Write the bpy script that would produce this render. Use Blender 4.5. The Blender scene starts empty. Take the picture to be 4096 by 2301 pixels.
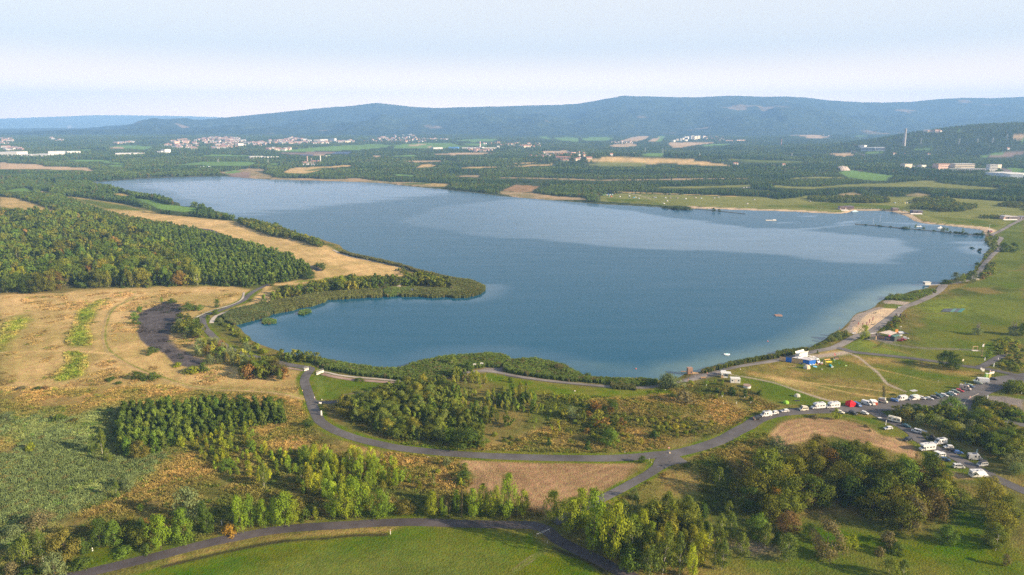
import bpy,bmesh,math,random
import numpy as np
from mathutils import Vector,Matrix
R = math.radians
random.seed(7)
rng = np.random.default_rng(11)
S = bpy.context.scene
C = S.collection
# camera, sky, sun, exposure
CAM_H = 120.0
FOCAL = 2730.0            # in pixels of the 4096 wide photograph
HORIZON = 506.0
PITCH = math.atan((1150.5-HORIZON)/FOCAL)
cam = bpy.data.cameras.new('camera')
cam.sensor_width = 36.0
cam.lens = 36.0*FOCAL/4096.0
cam.clip_start = 1.0
cam.clip_end = 60000.0
camo = bpy.data.objects.new('camera',cam)
C.objects.link(camo)
camo.location = (0,0,CAM_H)
camo.rotation_euler = (math.pi/2-PITCH,0,0)
S.camera = camo
SUN_EL,SUN_AZ = R(21),R(112)      # azimuth clockwise from +Y: low sun on the right, a little behind the camera
W = bpy.data.worlds.new('World')
S.world = W
W.use_nodes = True
wn,wl = W.node_tree.nodes,W.node_tree.links
bg = wn['Background']
sky = wn.new('ShaderNodeTexSky')
sky.sky_type = 'NISHITA'
sky.sun_disc = False
sky.sun_elevation = SUN_EL
sky.sun_rotation = SUN_AZ
sky.air_density = 1.0
sky.dust_density = 1.2
sky.ozone_density = 1.0
sky.altitude = 300
tcw = wn.new('ShaderNodeTexCoord')
sxyz = wn.new('ShaderNodeSeparateXYZ'); wl.new(tcw.outputs['Generated'],sxyz.inputs[0])
def wmr(src,a,b,c,d):
 q = wn.new('ShaderNodeMapRange'); q.interpolation_type = 'SMOOTHSTEP'
 for k,v in zip(('From Min','From Max','To Min','To Max'),(a,b,c,d)): q.inputs[k].default_value = v
 wl.new(src,q.inputs['Value']); return q.outputs[0]
def wmix(f,a,col):
 q = wn.new('ShaderNodeMix'); q.data_type = 'RGBA'; q.inputs['B'].default_value = (*col,1)
 wl.new(f,q.inputs['Factor']); wl.new(a,q.inputs['A']); return q.outputs['Result']
veil = wmix(wmr(sxyz.outputs[2],.05,.75,.88,.15),sky.outputs[0],(6.8,6.15,5.5))
cmap = wn.new('ShaderNodeMapping'); cmap.inputs['Scale'].default_value = (2.2,2.2,16)
wl.new(tcw.outputs['Generated'],cmap.inputs['Vector'])
cn = wn.new('ShaderNodeTexNoise'); cn.inputs['Scale'].default_value = 2.2; cn.inputs['Detail'].default_value = 7
wl.new(cmap.outputs[0],cn.inputs['Vector'])
ca = wn.new('ShaderNodeMath'); ca.operation = 'MULTIPLY_ADD'; ca.inputs[1].default_value = .06
wl.new(cn.outputs[0],ca.inputs[0]); wl.new(sxyz.outputs[2],ca.inputs[2])
cb = wmix(wmr(ca.outputs[0],.058,.074,.85,0),veil,(4.6,4.6,4.9))
glow = wmix(wmr(sxyz.outputs[2],0,.11,.92,0),cb,(27,16.5,8.2))
wl.new(glow,bg.inputs[0])
bg.inputs[1].default_value = 0.062
sun = bpy.data.lights.new('sun','SUN')
sun.energy = 5.0
sun.angle = R(0.5)
sun.color = (1.0,0.785,0.53)
suno = bpy.data.objects.new('sun',sun)
C.objects.link(suno)
sd_ = Vector((math.sin(SUN_AZ)*math.cos(SUN_EL),math.cos(SUN_AZ)*math.cos(SUN_EL),math.sin(SUN_EL)))
suno.rotation_euler = sd_.to_track_quat('Z','Y').to_euler()
S.view_settings.view_transform = 'Standard'
S.view_settings.look = 'None'
S.view_settings.exposure = 1.5
S.view_settings.gamma = 1
S.view_settings.use_curve_mapping = False
S.cycles.max_bounces = 6
S.cycles.diffuse_bounces = 2
S.cycles.glossy_bounces = 2
S.cycles.transmission_bounces = 3
S.cycles.transparent_max_bounces = 6
S.cycles.volume_bounces = 1
S.cycles.use_denoising = False
S.cycles.use_adaptive_sampling = True
S.cycles.adaptive_threshold = 0.01
# measuring helpers
CROPS = {  # windows of the photograph the measurements were read in: x0, y0, pixels per reading
 'V': (0,0,1.59006),'P': (0,0,1.0),
 'c1': (0,1100,.54348),'c2': (0,1600,.54348),'c3': (1200,1300,.5823),'c4': (1400,1700,.54348),
 'c5': (2600,1700,.58075),'c6': (2600,1200,.58075),'c7': (2400,700,.65839),'c8': (2048,400,.79503),
 'd1': (0,350,.79503),'d2': (2900,1400,.2765),'d3': (3400,1400,.27641),'d4': (3300,1500,.34549),
 'd5': (3300,1150,.2073),'d6': (0,650,.54348),'d7': (1000,1000,.42702),'d8': (1100,1400,.2073),
 'e1': (0,480,.3882),'e2': (1000,480,.3882),'e3': (2000,480,.3882),'e4': (3096,480,.3882),
 'e5': (3096,750,.3882),'e6': (3696,1050,.31104),'e7': (3100,1400,.11646)}
def rd(s):
 """'c1 10,20 30,40 V 5,6' -> array of photograph pixels"""
 out,k = [],(0,0,1.0)
 for t in s.split():
  if ',' in t:
   a,b = t.split(',')
   out.append((k[0]+float(a)*k[2],k[1]+float(b)*k[2]))
  else:
   k = CROPS[t]
 return np.array(out)
def rays(P):
 P = np.atleast_2d(np.asarray(P,float))
 a = (P[:,0]-2048)/FOCAL
 b = (1150.5-P[:,1])/FOCAL
 cp,sp = math.cos(PITCH),math.sin(PITCH)
 return np.stack([a,cp +b*sp,-sp +b*cp],1)     # y grows away, z up
def hsh(ix,iy,s):
 v = np.sin(ix*127.1+iy*311.7+s*74.7)*43758.5453
 return v -np.floor(v)
def vn(x,y,s=0):
 ix,iy = np.floor(x),np.floor(y)
 fx,fy = x -ix,y -iy
 fx = fx*fx*(3-2*fx)
 fy = fy*fy*(3-2*fy)
 a,b = hsh(ix,iy,s),hsh(ix +1,iy,s)
 c,d = hsh(ix,iy +1,s),hsh(ix +1,iy +1,s)
 return (a*(1-fx)+b*fx)*(1-fy)+(c*(1-fx)+d*fx)*fy
def fbm(x,y,s=0,o=4):
 t,a,n = 0.0,.5,0.0
 for i in range(o):
  t = t +a*vn(x*2 ** i +17.3*i,y*2 ** i -9.1*i,s +i)
  n += a
  a *= .5
 return t/n
def sstep(a,b,v):
 t = np.clip((v -a)/(b -a),0,1)
 return t*t*(3-2*t)
def poly_sd(poly,x,y,closed=True):
 """signed distance to a world polygon (negative inside), or distance to a polyline"""
 d = np.full(x.shape,1e18)
 ins = np.zeros(x.shape,bool)
 n = len(poly)
 for i in range(n if closed else n -1):
  ax,ay = poly[i][:2]
  bx,by = poly[(i +1) % n][:2]
  ex,ey = bx -ax,by -ay
  L = ex*ex +ey*ey +1e-9
  t = np.clip(((x -ax)*ex +(y -ay)*ey)/L,0,1)
  q = (x -ax -t*ex) ** 2+(y -ay -t*ey) ** 2
  d = np.minimum(d,q)
  if closed and ay != by:
   ins ^= ((ay > y) != (by > y)) & (x < (bx -ax)*(y -ay)/(by -ay)+ax)
 d = np.sqrt(d)
 return np.where(ins,-d,d) if closed else d
def smooth_line(p,step):
 """Catmull-Rom through the points, resampled every step metres"""
 p = [np.asarray(q,float) for q in p]
 q = [2*p[0]-p[1]]+p +[2*p[-1]-p[-2]]
 out = []
 for i in range(1,len(q)-2):
  a,b,c,d = q[i -1:i +3]
  m = max(2,int(np.linalg.norm(c -b)/step))
  for k in range(m):
   t = k/m
   out.append(.5*(2*b +(c -a)*t +(2*a -5*b +4*c -d)*t*t +(3*b -a -3*c +d)*t ** 3))
 out.append(p[-1])
 return np.array(out)
# the lie of the land
def bump(x,y,cx,cy,rx,ry,h,rot=0.0,pw=1.0):
 c,s = math.cos(rot),math.sin(rot)
 u = ((x -cx)*c +(y -cy)*s)/rx
 v = (-(x -cx)*s +(y -cy)*c)/ry
 return h*np.exp(-(u*u +v*v) ** pw)
def T0(x,y):
 far = np.clip(y -1450,0,None)
 z = 1.0+.0125*far*(far/(far +500))
 z = z +(fbm(x/95+3,y/95,5,3)-.5)*5.0*np.exp(-np.clip(y,0,None)/900)*sstep(90,220,y)
 z = z +bump(x,y,470,2330,330,130,19)
 z = z +bump(x,y,245,2250,150,110,12)
 z = z +bump(x,y,2120,3020,560,420,92,0,1.1)
 z = z +bump(x,y,2800,3300,700,500,70)
 z = z +(fbm(x/600,y/600,9,3)-.5)*26*sstep(2300,4200,y)
 return z
def flat(P,z=0.0):
 r = rays(P)
 t = (z -CAM_H)/np.minimum(r[:,2],-1e-4)
 return np.stack([r[:,0]*t,r[:,1]*t],1)
def G(P):
 """photograph pixels -> ground points (x, y) on the land"""
 r = rays(P)
 ts = np.geomspace(60,9000,260)
 X = r[:,0,None]*ts
 Y = r[:,1,None]*ts
 Z = CAM_H +r[:,2,None]*ts
 below = Z < T0(X,Y)
 below[:,-1] = True
 i = np.argmax(below,1)
 i = np.maximum(i,1)
 k = np.arange(len(r))
 lo,hi = ts[i -1].copy(),ts[i].copy()
 for _ in range(18):
  m = (lo +hi)/2
  b = CAM_H +r[:,2]*m < T0(r[:,0]*m,r[:,1]*m)
  hi = np.where(b,m,hi)
  lo = np.where(b,lo,m)
 return np.stack([r[:,0]*hi,r[:,1]*hi],1)
def g(s):
 return G(rd(s))
LAKE = flat(rd('''e1 925,650 1000,640 1200,625 1500,605 1800,592 2100,585 2300,582 2400,590 2576,603
e2 200,615 400,620 640,625 900,635 1200,645 1400,655 1500,670 1650,685 1800,700 1950,712 2150,735 2350,755 2570,785
c7 0,178 200,188 380,198 440,212 500,214 580,205 700,208 900,215
e5 0,243 200,250 400,262 560,268 690,270 760,262 800,248 870,240 950,243 1050,240 1150,245 1250,255 1290,275 1360,295 1400,318 1440,345 1500,362 1560,375 1700,385 1850,402 1950,415 2080,430 2150,445 2155,470 2180,482 2175,520 2165,548 2200,575 2190,592 2240,615 2215,650 2170,690 2150,740 2110,790 2070,830 2060,860 2000,880 1950,905 1900,930 1830,950 1740,965 1725,985 1690,1000 1600,1015
c7 1990,690 1900,703 1830,728 1740,738 1725,755 1690,775
c6 1549,46 1500,70 1430,88 1400,110 1370,150 1320,200 1290,212 1245,235 1225,255 1200,275 1130,310 1080,338 1000,360 900,372 870,388 800,402 700,422 600,438 520,464 400,484 330,498 240,508 200,534 130,550 50,553
c3 2450,378 2300,375 2150,372 1990,368 1930,345 1870,310 1800,280 1700,256 1600,241 1480,238 1440,241 1425,216 1380,201 1300,198 1200,206 1050,216 950,228 870,246 780,264 720,286 670,306 600,308 500,298 350,271 200,246 110,228
d7 468,1000 380,990 300,955 200,922 130,898 60,870 0,840
c1 1840,455 1800,430 1770,392 1735,370 1720,352 1780,337 1850,322 1920,310 1960,297
d7 153,610 200,610 230,585 400,560 450,540 580,520 700,480 720,460 850,455 950,445 1100,432 1240,430 1400,425 1550,430 1700,440 1850,435 1900,445 2050,440 2150,410 2200,375 2205,352 2180,335 2100,302 1950,278 1800,250 1730,225 1600,194 1500,160 1300,115 1150,80 1000,55 900,22
d6 2500,608 2400,578 2350,560 2200,520 2050,470 1950,445 1830,420 1720,416 1730,400 1640,385 1560,364 1550,339 1480,329 1330,322 1320,299 1200,269 1050,244 950,219 870,199 780,182 730,176 700,158'''))
def lake_sd(x,y):
 out = np.full(x.shape,200.0)
 m = (y > LAKE[:,1].min()-120) & (y < LAKE[:,1].max()+120)
 out[m] = poly_sd(LAKE,x[m],y[m])
 return out
def T(x,y,sd=None):
 x,y = np.asarray(x,float),np.asarray(y,float)
 if sd is None:
  sd = lake_sd(np.atleast_1d(x),np.atleast_1d(y)).reshape(x.shape)
 z = T0(x,y)
 k = sstep(0,28,sd)
 shore = np.clip(sd*.16,-4,1.0)
 return np.where(sd < 0,shore,np.maximum(z*k +shore*(1-k),.12*np.minimum(sd,6)))
def tz(x,y):
 return float(T(np.array([x]),np.array([y]))[0])
def W3(s):
 """one reading -> a point on the ground as Vector"""
 p = g(s)[0]
 return Vector((p[0],p[1],tz(p[0],p[1])))
# mesh helpers
def tag(o,label=None,cat=None,group=None,kind=None):
 if label: o['label'] = label
 if cat: o['category'] = cat
 if group: o['group'] = group
 if kind: o['kind'] = kind
 return o
def link(name,me,parent=None,mats=()):
 o = bpy.data.objects.new(name,me)
 C.objects.link(o)
 if parent is not None: o.parent = parent
 for m in mats: me.materials.append(m)
 return o
def np_mesh(name,v,f,uv=None):
 """v (n,3) floats, f (m,k) ints with k 3 or 4"""
 me = bpy.data.meshes.new(name)
 v = np.ascontiguousarray(v,np.float32)
 f = np.ascontiguousarray(f,np.int32)
 k = f.shape[1]
 me.vertices.add(len(v)); me.vertices.foreach_set('co',v.ravel())
 me.loops.add(f.size); me.loops.foreach_set('vertex_index',f.ravel())
 me.polygons.add(len(f))
 me.polygons.foreach_set('loop_start',np.arange(0,f.size,k,dtype=np.int32))
 me.polygons.foreach_set('loop_total',np.full(len(f),k,np.int32))
 me.update(calc_edges=True)
 return me
def empty(name,loc,rz=0.0):
 o = bpy.data.objects.new(name,None)
 C.objects.link(o)
 o.location = loc
 o.rotation_euler = (0,0,rz)
 o.empty_display_size = .3
 return o
def copy_tree(o,parent=None):
 c = o.copy()
 C.objects.link(c)
 c.parent = parent
 for ch in o.children:
  copy_tree(ch,c)
 return c
class MB:
 """collects boxes, prisms, tubes; build() links them as one mesh object"""
 def __init__(s): s.v,s.f,s.m = [],[],[]
 def add(s,vs,fs,mi=0):
  n = len(s.v)
  s.v += [tuple(v) for v in vs]
  s.f += [tuple(i +n for i in f) for f in fs]
  s.m += [mi]*len(fs)
  return s
 def box(s,x0,x1,y0,y1,z0,z1,mi=0,tx=0,ty=0):
  """tx, ty: how far the top is drawn in"""
  vs = [(x0,y0,z0),(x1,y0,z0),(x1,y1,z0),(x0,y1,z0),
              (x0 +tx,y0 +ty,z1),(x1 -tx,y0 +ty,z1),(x1 -tx,y1 -ty,z1),(x0 +tx,y1 -ty,z1)]
  return s.add(vs,[(0,3,2,1),(4,5,6,7),(0,1,5,4),(1,2,6,5),(2,3,7,6),(3,0,4,7)],mi)
 def tube(s,a,b,r0,r1=None,n=8,mi=0):
  r1 = r0 if r1 is None else r1
  a,b = Vector(a),Vector(b)
  q = (b -a).to_track_quat('Z','Y')
  vs = []
  for p,r in ((a,r0),(b,r1)):
   for i in range(n):
    w = 2*math.pi*i/n
    vs.append(p +q @ Vector((r*math.cos(w),r*math.sin(w),0)))
  fs = [(i,(i +1) % n,n +(i +1) % n,n +i) for i in range(n)]+[tuple(range(n))[::-1],tuple(range(n,2*n))]
  return s.add(vs,fs,mi)
 def prism(s,prof,y0,y1,mi=0,ins=None):
  """side profile [(x, z)...] counter-clockwise seen from -y; ins: per point inset of the width"""
  n = len(prof)
  ins = ins or [0]*n
  vs = [(p[0],y0 +ins[i],p[1]) for i,p in enumerate(prof)]+[(p[0],y1 -ins[i],p[1]) for i,p in enumerate(prof)]
  fs = [tuple(range(n)),tuple(range(n,2*n))[::-1]]+[(i,n +i,n +(i +1) % n,(i +1) % n) for i in range(n)]
  return s.add(vs,fs,mi)
 def mesh(s,name,mats,smooth=False):
  me = bpy.data.meshes.new(name)
  me.from_pydata(s.v,[],s.f)
  for m in mats: me.materials.append(m)
  me.polygons.foreach_set('material_index',s.m)
  bm = bmesh.new(); bm.from_mesh(me)
  bmesh.ops.recalc_face_normals(bm,faces=bm.faces)
  bm.to_mesh(me); bm.free()
  if smooth: me.polygons.foreach_set('use_smooth',[True]*len(me.polygons))
  me.update()
  return me
 def build(s,name,mats,parent=None,smooth=False):
  if not isinstance(mats,(list,tuple)): mats = [mats]
  me = s.mesh(name,mats,smooth)
  o = bpy.data.objects.new(name,me)
  C.objects.link(o)
  if parent is not None: o.parent = parent
  return o
# materials
MATS = {}
def mat(name,col=(.5,.5,.5),rough=.7,metal=0.0,noise=0.0,scale=3.0,spec=.3,bumpd=0.0,objcol=False,dirt=None):
 """plain surface with grain: the colour varies by noise, optional dirt colour in blotches"""
 if name in MATS: return MATS[name]
 m = bpy.data.materials.new(name)
 m.use_nodes = True
 n,l = m.node_tree.nodes,m.node_tree.links
 p = n['Principled BSDF']
 p.inputs['Roughness'].default_value = rough
 p.inputs['Metallic'].default_value = metal
 p.inputs['Specular IOR Level'].default_value = spec
 if objcol:
  oi = n.new('ShaderNodeObjectInfo'); src = oi.outputs['Color']
 else:
  rgb = n.new('ShaderNodeRGB'); rgb.outputs[0].default_value = (*col,1); src = rgb.outputs[0]
 tc = n.new('ShaderNodeTexCoord')
 nz = n.new('ShaderNodeTexNoise'); nz.inputs['Scale'].default_value = scale; nz.inputs['Detail'].default_value = 5
 l.new(tc.outputs['Object'],nz.inputs['Vector'])
 mr = n.new('ShaderNodeMapRange')
 mr.inputs['From Min'].default_value = .3; mr.inputs['From Max'].default_value = .7
 mr.inputs['To Min'].default_value = 1-noise; mr.inputs['To Max'].default_value = 1+noise
 l.new(nz.outputs[0],mr.inputs['Value'])
 mx = n.new('ShaderNodeVectorMath'); mx.operation = 'MULTIPLY'
 l.new(src,mx.inputs[0]); l.new(mr.outputs[0],mx.inputs[1])
 out = mx.outputs[0]
 if dirt:
  nz2 = n.new('ShaderNodeTexNoise'); nz2.inputs['Scale'].default_value = scale*.35; nz2.inputs['Detail'].default_value = 6
  l.new(tc.outputs['Object'],nz2.inputs['Vector'])
  r2 = n.new('ShaderNodeMapRange'); r2.inputs['From Min'].default_value = .52; r2.inputs['From Max'].default_value = .7
  l.new(nz2.outputs[0],r2.inputs['Value'])
  mm = n.new('ShaderNodeMix'); mm.data_type = 'RGBA'; mm.inputs['B'].default_value = (*dirt,1)
  l.new(r2.outputs[0],mm.inputs['Factor']); l.new(out,mm.inputs['A'])
  out = mm.outputs['Result']
 l.new(out,p.inputs['Base Color'])
 if bumpd:
  b = n.new('ShaderNodeBump'); b.inputs['Distance'].default_value = bumpd
  l.new(nz.outputs[0],b.inputs['Height']); l.new(b.outputs[0],p.inputs['Normal'])
 MATS[name] = m
 return m
def ground_mat():
 m = bpy.data.materials.new('grassland')
 m.use_nodes = True
 n,l = m.node_tree.nodes,m.node_tree.links
 p = n['Principled BSDF']
 p.inputs['Roughness'].default_value = 1.0
 p.inputs['Specular IOR Level'].default_value = 0.0
 at = n.new('ShaderNodeAttribute'); at.attribute_name = 'albedo'
 geo = n.new('ShaderNodeNewGeometry')
 prev = None
 for sc,amp,det in ((1.7,.75,3),(.42,.62,3),(.09,.42,4)):
  nz = n.new('ShaderNodeTexNoise'); nz.inputs['Scale'].default_value = sc; nz.inputs['Detail'].default_value = det
  nz.inputs['Roughness'].default_value = .65
  l.new(geo.outputs['Position'],nz.inputs['Vector'])
  a = n.new('ShaderNodeMath'); a.operation = 'MULTIPLY_ADD'
  a.inputs[1].default_value = amp*2; a.inputs[2].default_value =-amp
  l.new(nz.outputs[0],a.inputs[0])
  if prev is None: prev = a.outputs[0]; fine = nz
  else:
   b = n.new('ShaderNodeMath'); b.operation = 'ADD'
   l.new(prev,b.inputs[0]); l.new(a.outputs[0],b.inputs[1]); prev = b.outputs[0]
 k = n.new('ShaderNodeMath'); k.operation = 'MULTIPLY'      # alpha of the cover tells how coarse the sward is
 l.new(prev,k.inputs[0]); l.new(at.outputs['Alpha'],k.inputs[1])
 k2 = n.new('ShaderNodeMath'); k2.operation = 'ADD'; k2.inputs[1].default_value = 1.0; k2.use_clamp = False
 l.new(k.outputs[0],k2.inputs[0])
 k3 = n.new('ShaderNodeMath'); k3.operation = 'MAXIMUM'; k3.inputs[1].default_value = .25
 l.new(k2.outputs[0],k3.inputs[0])
 mx = n.new('ShaderNodeVectorMath'); mx.operation = 'MULTIPLY'
 l.new(at.outputs['Color'],mx.inputs[0]); l.new(k3.outputs[0],mx.inputs[1])
 nz = n.new('ShaderNodeTexNoise'); nz.inputs['Scale'].default_value = .8; nz.inputs['Detail'].default_value = 4
 l.new(geo.outputs['Position'],nz.inputs['Vector'])
 hs = n.new('ShaderNodeHueSaturation')
 mr = n.new('ShaderNodeMapRange'); mr.inputs['From Min'].default_value = .3; mr.inputs['From Max'].default_value = .7
 mr.inputs['To Min'].default_value = .475; mr.inputs['To Max'].default_value = .525
 l.new(nz.outputs[0],mr.inputs['Value']); l.new(mr.outputs[0],hs.inputs['Hue'])
 l.new(mx.outputs[0],hs.inputs['Color'])
 l.new(hs.outputs[0],p.inputs['Base Color'])
 b = n.new('ShaderNodeBump'); b.inputs['Distance'].default_value = .55; b.inputs['Strength'].default_value = .8
 l.new(fine.outputs[0],b.inputs['Height']); l.new(b.outputs[0],p.inputs['Normal'])
 return m
# what covers the land
CLS = {  # colour A, colour B, metres per patch, coarseness
 'scrub': ((.18,.145,.045),(.08,.10,.02),14,1.0),
 'orange': ((.29,.20,.07),(.16,.145,.036),11,1.0),
 'gold': ((.45,.32,.135),(.33,.25,.09),15,.7),
 'goldpale': ((.54,.375,.17),(.41,.30,.125),15,.7),
 'meadow': ((.082,.125,.010),(.13,.14,.022),18,.7),
 'olive': ((.128,.155,.028),(.09,.12,.02),25,.6),
 'bright': ((.058,.115,.002),(.10,.125,.005),16,.55),
 'lime': ((.17,.20,.03),(.12,.16,.03),8,.6),
 'verge': ((.09,.14,.006),(.14,.15,.02),6,.6),
 'stubble': ((.35,.23,.12),(.25,.165,.085),12,.6),
 'stubbled': ((.30,.19,.10),(.22,.145,.07),12,.7),
 'sand': ((.56,.43,.28),(.47,.36,.25),9,.35),
 'shingle': ((.40,.33,.27),(.33,.28,.235),5,.4),
 'cinder': ((.098,.088,.090),(.078,.070,.073),6,.9),
 'weeds': ((.18,.22,.03),(.12,.15,.025),6,1.0),
 'reedy': ((.16,.195,.07),(.12,.155,.045),9,1.0),
 'farmgreen': ((.15,.26,.06),(.13,.22,.05),160,.2),
 'farmtan': ((.50,.36,.22),(.44,.32,.19),120,.2),
 'farmbrown': ((.26,.19,.15),(.22,.16,.13),120,.2),
 'wood': ((.040,.058,.020),(.060,.075,.026),40,1.0),
 'bank': ((.36,.26,.15),(.22,.19,.09),30,.8),
 'gravel': ((.22,.195,.18),(.18,.16,.15),6,.6),
 'earth': ((.20,.15,.11),(.15,.115,.08),8,.8),
 'camp': ((.20,.205,.055),(.155,.17,.04),25,.6),
 'solar': ((.10,.14,.24),(.09,.12,.2),80,.1),
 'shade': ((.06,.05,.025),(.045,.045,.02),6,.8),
}
ROWS = {'stubble': (3.6,.12),'stubbled': (4.2,.06),'goldpale': (10,.07),'gold': (9,.05),'bright': (8,.07),'farmtan': (40,.05),'farmgreen': (50,.04)}
PAINT = []   # (class, world points, closed, half width, softness)
def area(cls,s,soft=1.5,wob=1.0): PAINT.append((cls,g(s),True,0,soft,wob))
def line(cls,s,hw,soft=.6,wob=.4): PAINT.append((cls,smooth_line(list(g(s)),12),False,hw,soft,wob))
area('farmtan','e1 0,435 60,437 80,450 340,452 350,458 430,462 450,478 900,492 960,524 700,515 400,510 0,512',3,3)
area('farmgreen','e1 650,420 740,408 1000,410 1130,418 1180,428 1010,425 850,428',3,3)
area('farmgreen','e1 850,440 1100,432 1280,446 1270,460 1100,442',3,3)
area('farmgreen','e1 1090,462 1280,466 1270,480 1150,480',3,3)
area('farmgreen','e1 1690,474 1950,448 2060,432 2576,432 e2 60,440 0,470 e1 2400,476 2150,470 2000,462',3,3)
area('farmgreen','e1 2030,366 2200,358 2576,362 2576,378 2150,374',3,3)
area('farmgreen','e1 730,305 1070,302 1090,308 760,314',3,3)
area('farmgreen','e1 1130,268 1280,262 1480,268 1580,278 1480,310 1380,300 1150,280',3,3)
area('farmtan','e1 1110,292 1180,280 1290,284 1260,298',3,3)
area('farmgreen','e2 240,322 480,300 900,265 1320,246 1500,262 1330,290 1100,310 700,322 400,330',3,3)
area('farmgreen','e2 1500,258 1780,238 2060,232 2150,262 2300,280 1950,290 1600,295 1480,290',3,3)
area('farmtan','e2 1610,252 1820,250 1760,262 1640,262',3,3)
area('farmtan','e2 1770,280 1880,276 1850,290',3,3)
area('farmgreen','e2 2090,212 2300,198 2540,196 2550,212 2300,228',3,3)
area('farmgreen','e2 2170,245 2440,240 2440,272 2250,262',3,3)
area('farmbrown','e2 230,345 600,332 1050,328 1000,352 780,352 650,372 480,355',3,3)
area('solar','e2 450,352 650,362 640,372 520,362',2,2)
area('solar','e2 850,345 880,332 1060,328 1000,348',2,2)
area('farmtan','e2 640,365 740,352 780,368',2,2)
area('farmtan','e2 1860,355 2000,345 2300,335 2520,340 2400,352 2100,362 1950,360',3,3)
area('farmgreen','e2 1470,364 1700,362 1720,374 1500,376',3,3)
area('farmtan','e2 1260,372 1330,368 1380,378 1290,382',3,3)
area('farmtan','e2 1540,422 1970,418 1960,432 1700,434',3,3)
area('farmgreen','e2 0,435 60,435 60,450 0,452',3,3)
area('farmgreen','e2 200,448 290,444 300,458 230,464',3,3)
area('goldpale','e2 335,545 420,498 560,488 840,478 960,466 1090,470 1000,482 850,490 740,512 640,540 560,556',3,2)
area('olive','e2 560,520 760,490 860,490 640,528',8,3)
area('goldpale','e2 1710,498 1770,460 1860,458 1940,468 1850,486 1760,488',3,2)
area('gold','e2 2160,490 2300,484 2576,482 2576,488 2200,502',3,2)
area('farmgreen','e2 1470,562 1690,566 1680,582 1540,578',3,2)
area('bank','e2 2100,585 2250,565 2370,570 2350,590',3,2)
area('bank','e2 0,500 140,505 150,520 50,530 130,550 230,575 220,600 0,600 e1 2250,540 2400,520',3,2)
area('farmgreen','e1 2290,545 2420,520 2480,530 2450,558',4,2)
area('farmbrown','e1 2350,560 2500,535 2576,540 2576,598 2400,588',4,2)
area('bank','e2 230,595 400,600 640,605 900,612 1100,600 1300,625 1450,640 1750,645 2050,660 2000,690 1800,690 1650,675 1500,660 1400,650 1200,640 900,630 600,620 300,612 200,610',3,2)
area('olive','e2 1540,648 1800,646 1900,658 1760,668 1560,660',3,2)
area('gold','e2 1760,665 1900,655 2050,662 1990,690',3,2)
area('goldpale','e3 890,420 1000,395 1150,380 1290,376 1400,385 1600,388 1900,402 2100,430 2300,455 2420,478 2250,474 2000,464 1700,440 1400,440 1000,440',4,3)
area('olive','e3 800,452 1100,443 1400,445 1540,458 1300,478 1000,476 850,458',3,2)
area('gold','e3 100,448 300,440 580,444 540,452 150,452',3,2)
area('goldpale','e3 0,482 200,470 450,460 600,452 500,470 200,480',3,2)
area('goldpale','e3 1100,452 1560,450 1850,458 1600,462',3,2)
for s in ('e3 400,168 480,172 545,200 480,202 430,188','e3 540,180 690,176 760,178 810,190 810,222 640,218 580,200',
          'e3 840,186 1000,176 1140,184 1170,196 1060,214 900,218 850,200','e3 1640,162 1705,160 1650,228 1570,226',
          'e3 1440,355 1560,340 1690,342 1680,366 1480,366','e3 1740,142 1860,140 1900,158 1760,148',
          'e3 2010,142 2130,140 2130,165 2020,160','e3 2080,260 2250,245 2390,248 2300,262 2120,270',
          'e4 660,535 800,520 1000,545 1240,575 1170,600 1160,630 950,620 760,590',
          'e4 2395,492 2576,498 2576,560 2470,556','e4 2090,372 2420,322 2576,312 2400,345 2150,385',
          'e4 1390,310 1560,298 1640,300 1500,320','e4 2470,190 2576,175 2576,225 2500,215','e4 810,160 1050,166 880,178',
          'e4 1890,104 2030,96 2050,108 1940,118','e4 890,325 1100,320 1150,345 960,345'):
 area('farmgreen',s,3,3)
for s in ('e3 1230,215 1330,186 1550,154 1520,180 1430,212','e3 1120,262 1250,245 1360,240 1430,262 1300,278 1170,278',
          'e3 1530,218 1570,190 1650,182 1600,222','e3 1730,236 2000,228 2230,230 2000,262 1880,282 1780,282',
          'e3 430,322 690,316 700,335 480,340','e4 150,122 330,140 460,160 600,184 340,188 320,168 180,160',
          'e4 450,108 560,106 610,120 500,122','e4 560,352 780,338 830,362 720,376','e4 1480,172 1600,160 1640,170',
          'e4 1560,328 1780,292 1780,300 1600,328','e4 2440,158 2576,150 2576,180 2480,188','e3 2430,150 2576,155 2576,162'):
 area('farmtan',s,3,3)
area('farmbrown','e4 2150,385 2420,335 2576,318 2576,350 2300,392',3,3)
area('olive','e4 0,420 200,420 370,435 200,445 0,440 e3 2270,415 2400,402',3,3)
area('earth','e4 640,490 720,472 1010,495 1020,535 850,520 680,510',3,2)
area('gravel','e4 2330,500 2440,510 2460,550 2380,530',2,2)
area('bank','e3 0,592 400,596 760,606 1000,616 1480,612 1750,606 2100,603 2576,600 2576,606 2100,612 1500,622 1000,626 400,608 0,600',2,1)
area('stubbled','e3 60,710 160,668 400,682 390,700 340,720 330,745 180,742 20,730',3,2)
area('bank','e3 0,735 330,752 600,790 850,802 900,824 400,824 200,800 0,760',2,2)
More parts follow.
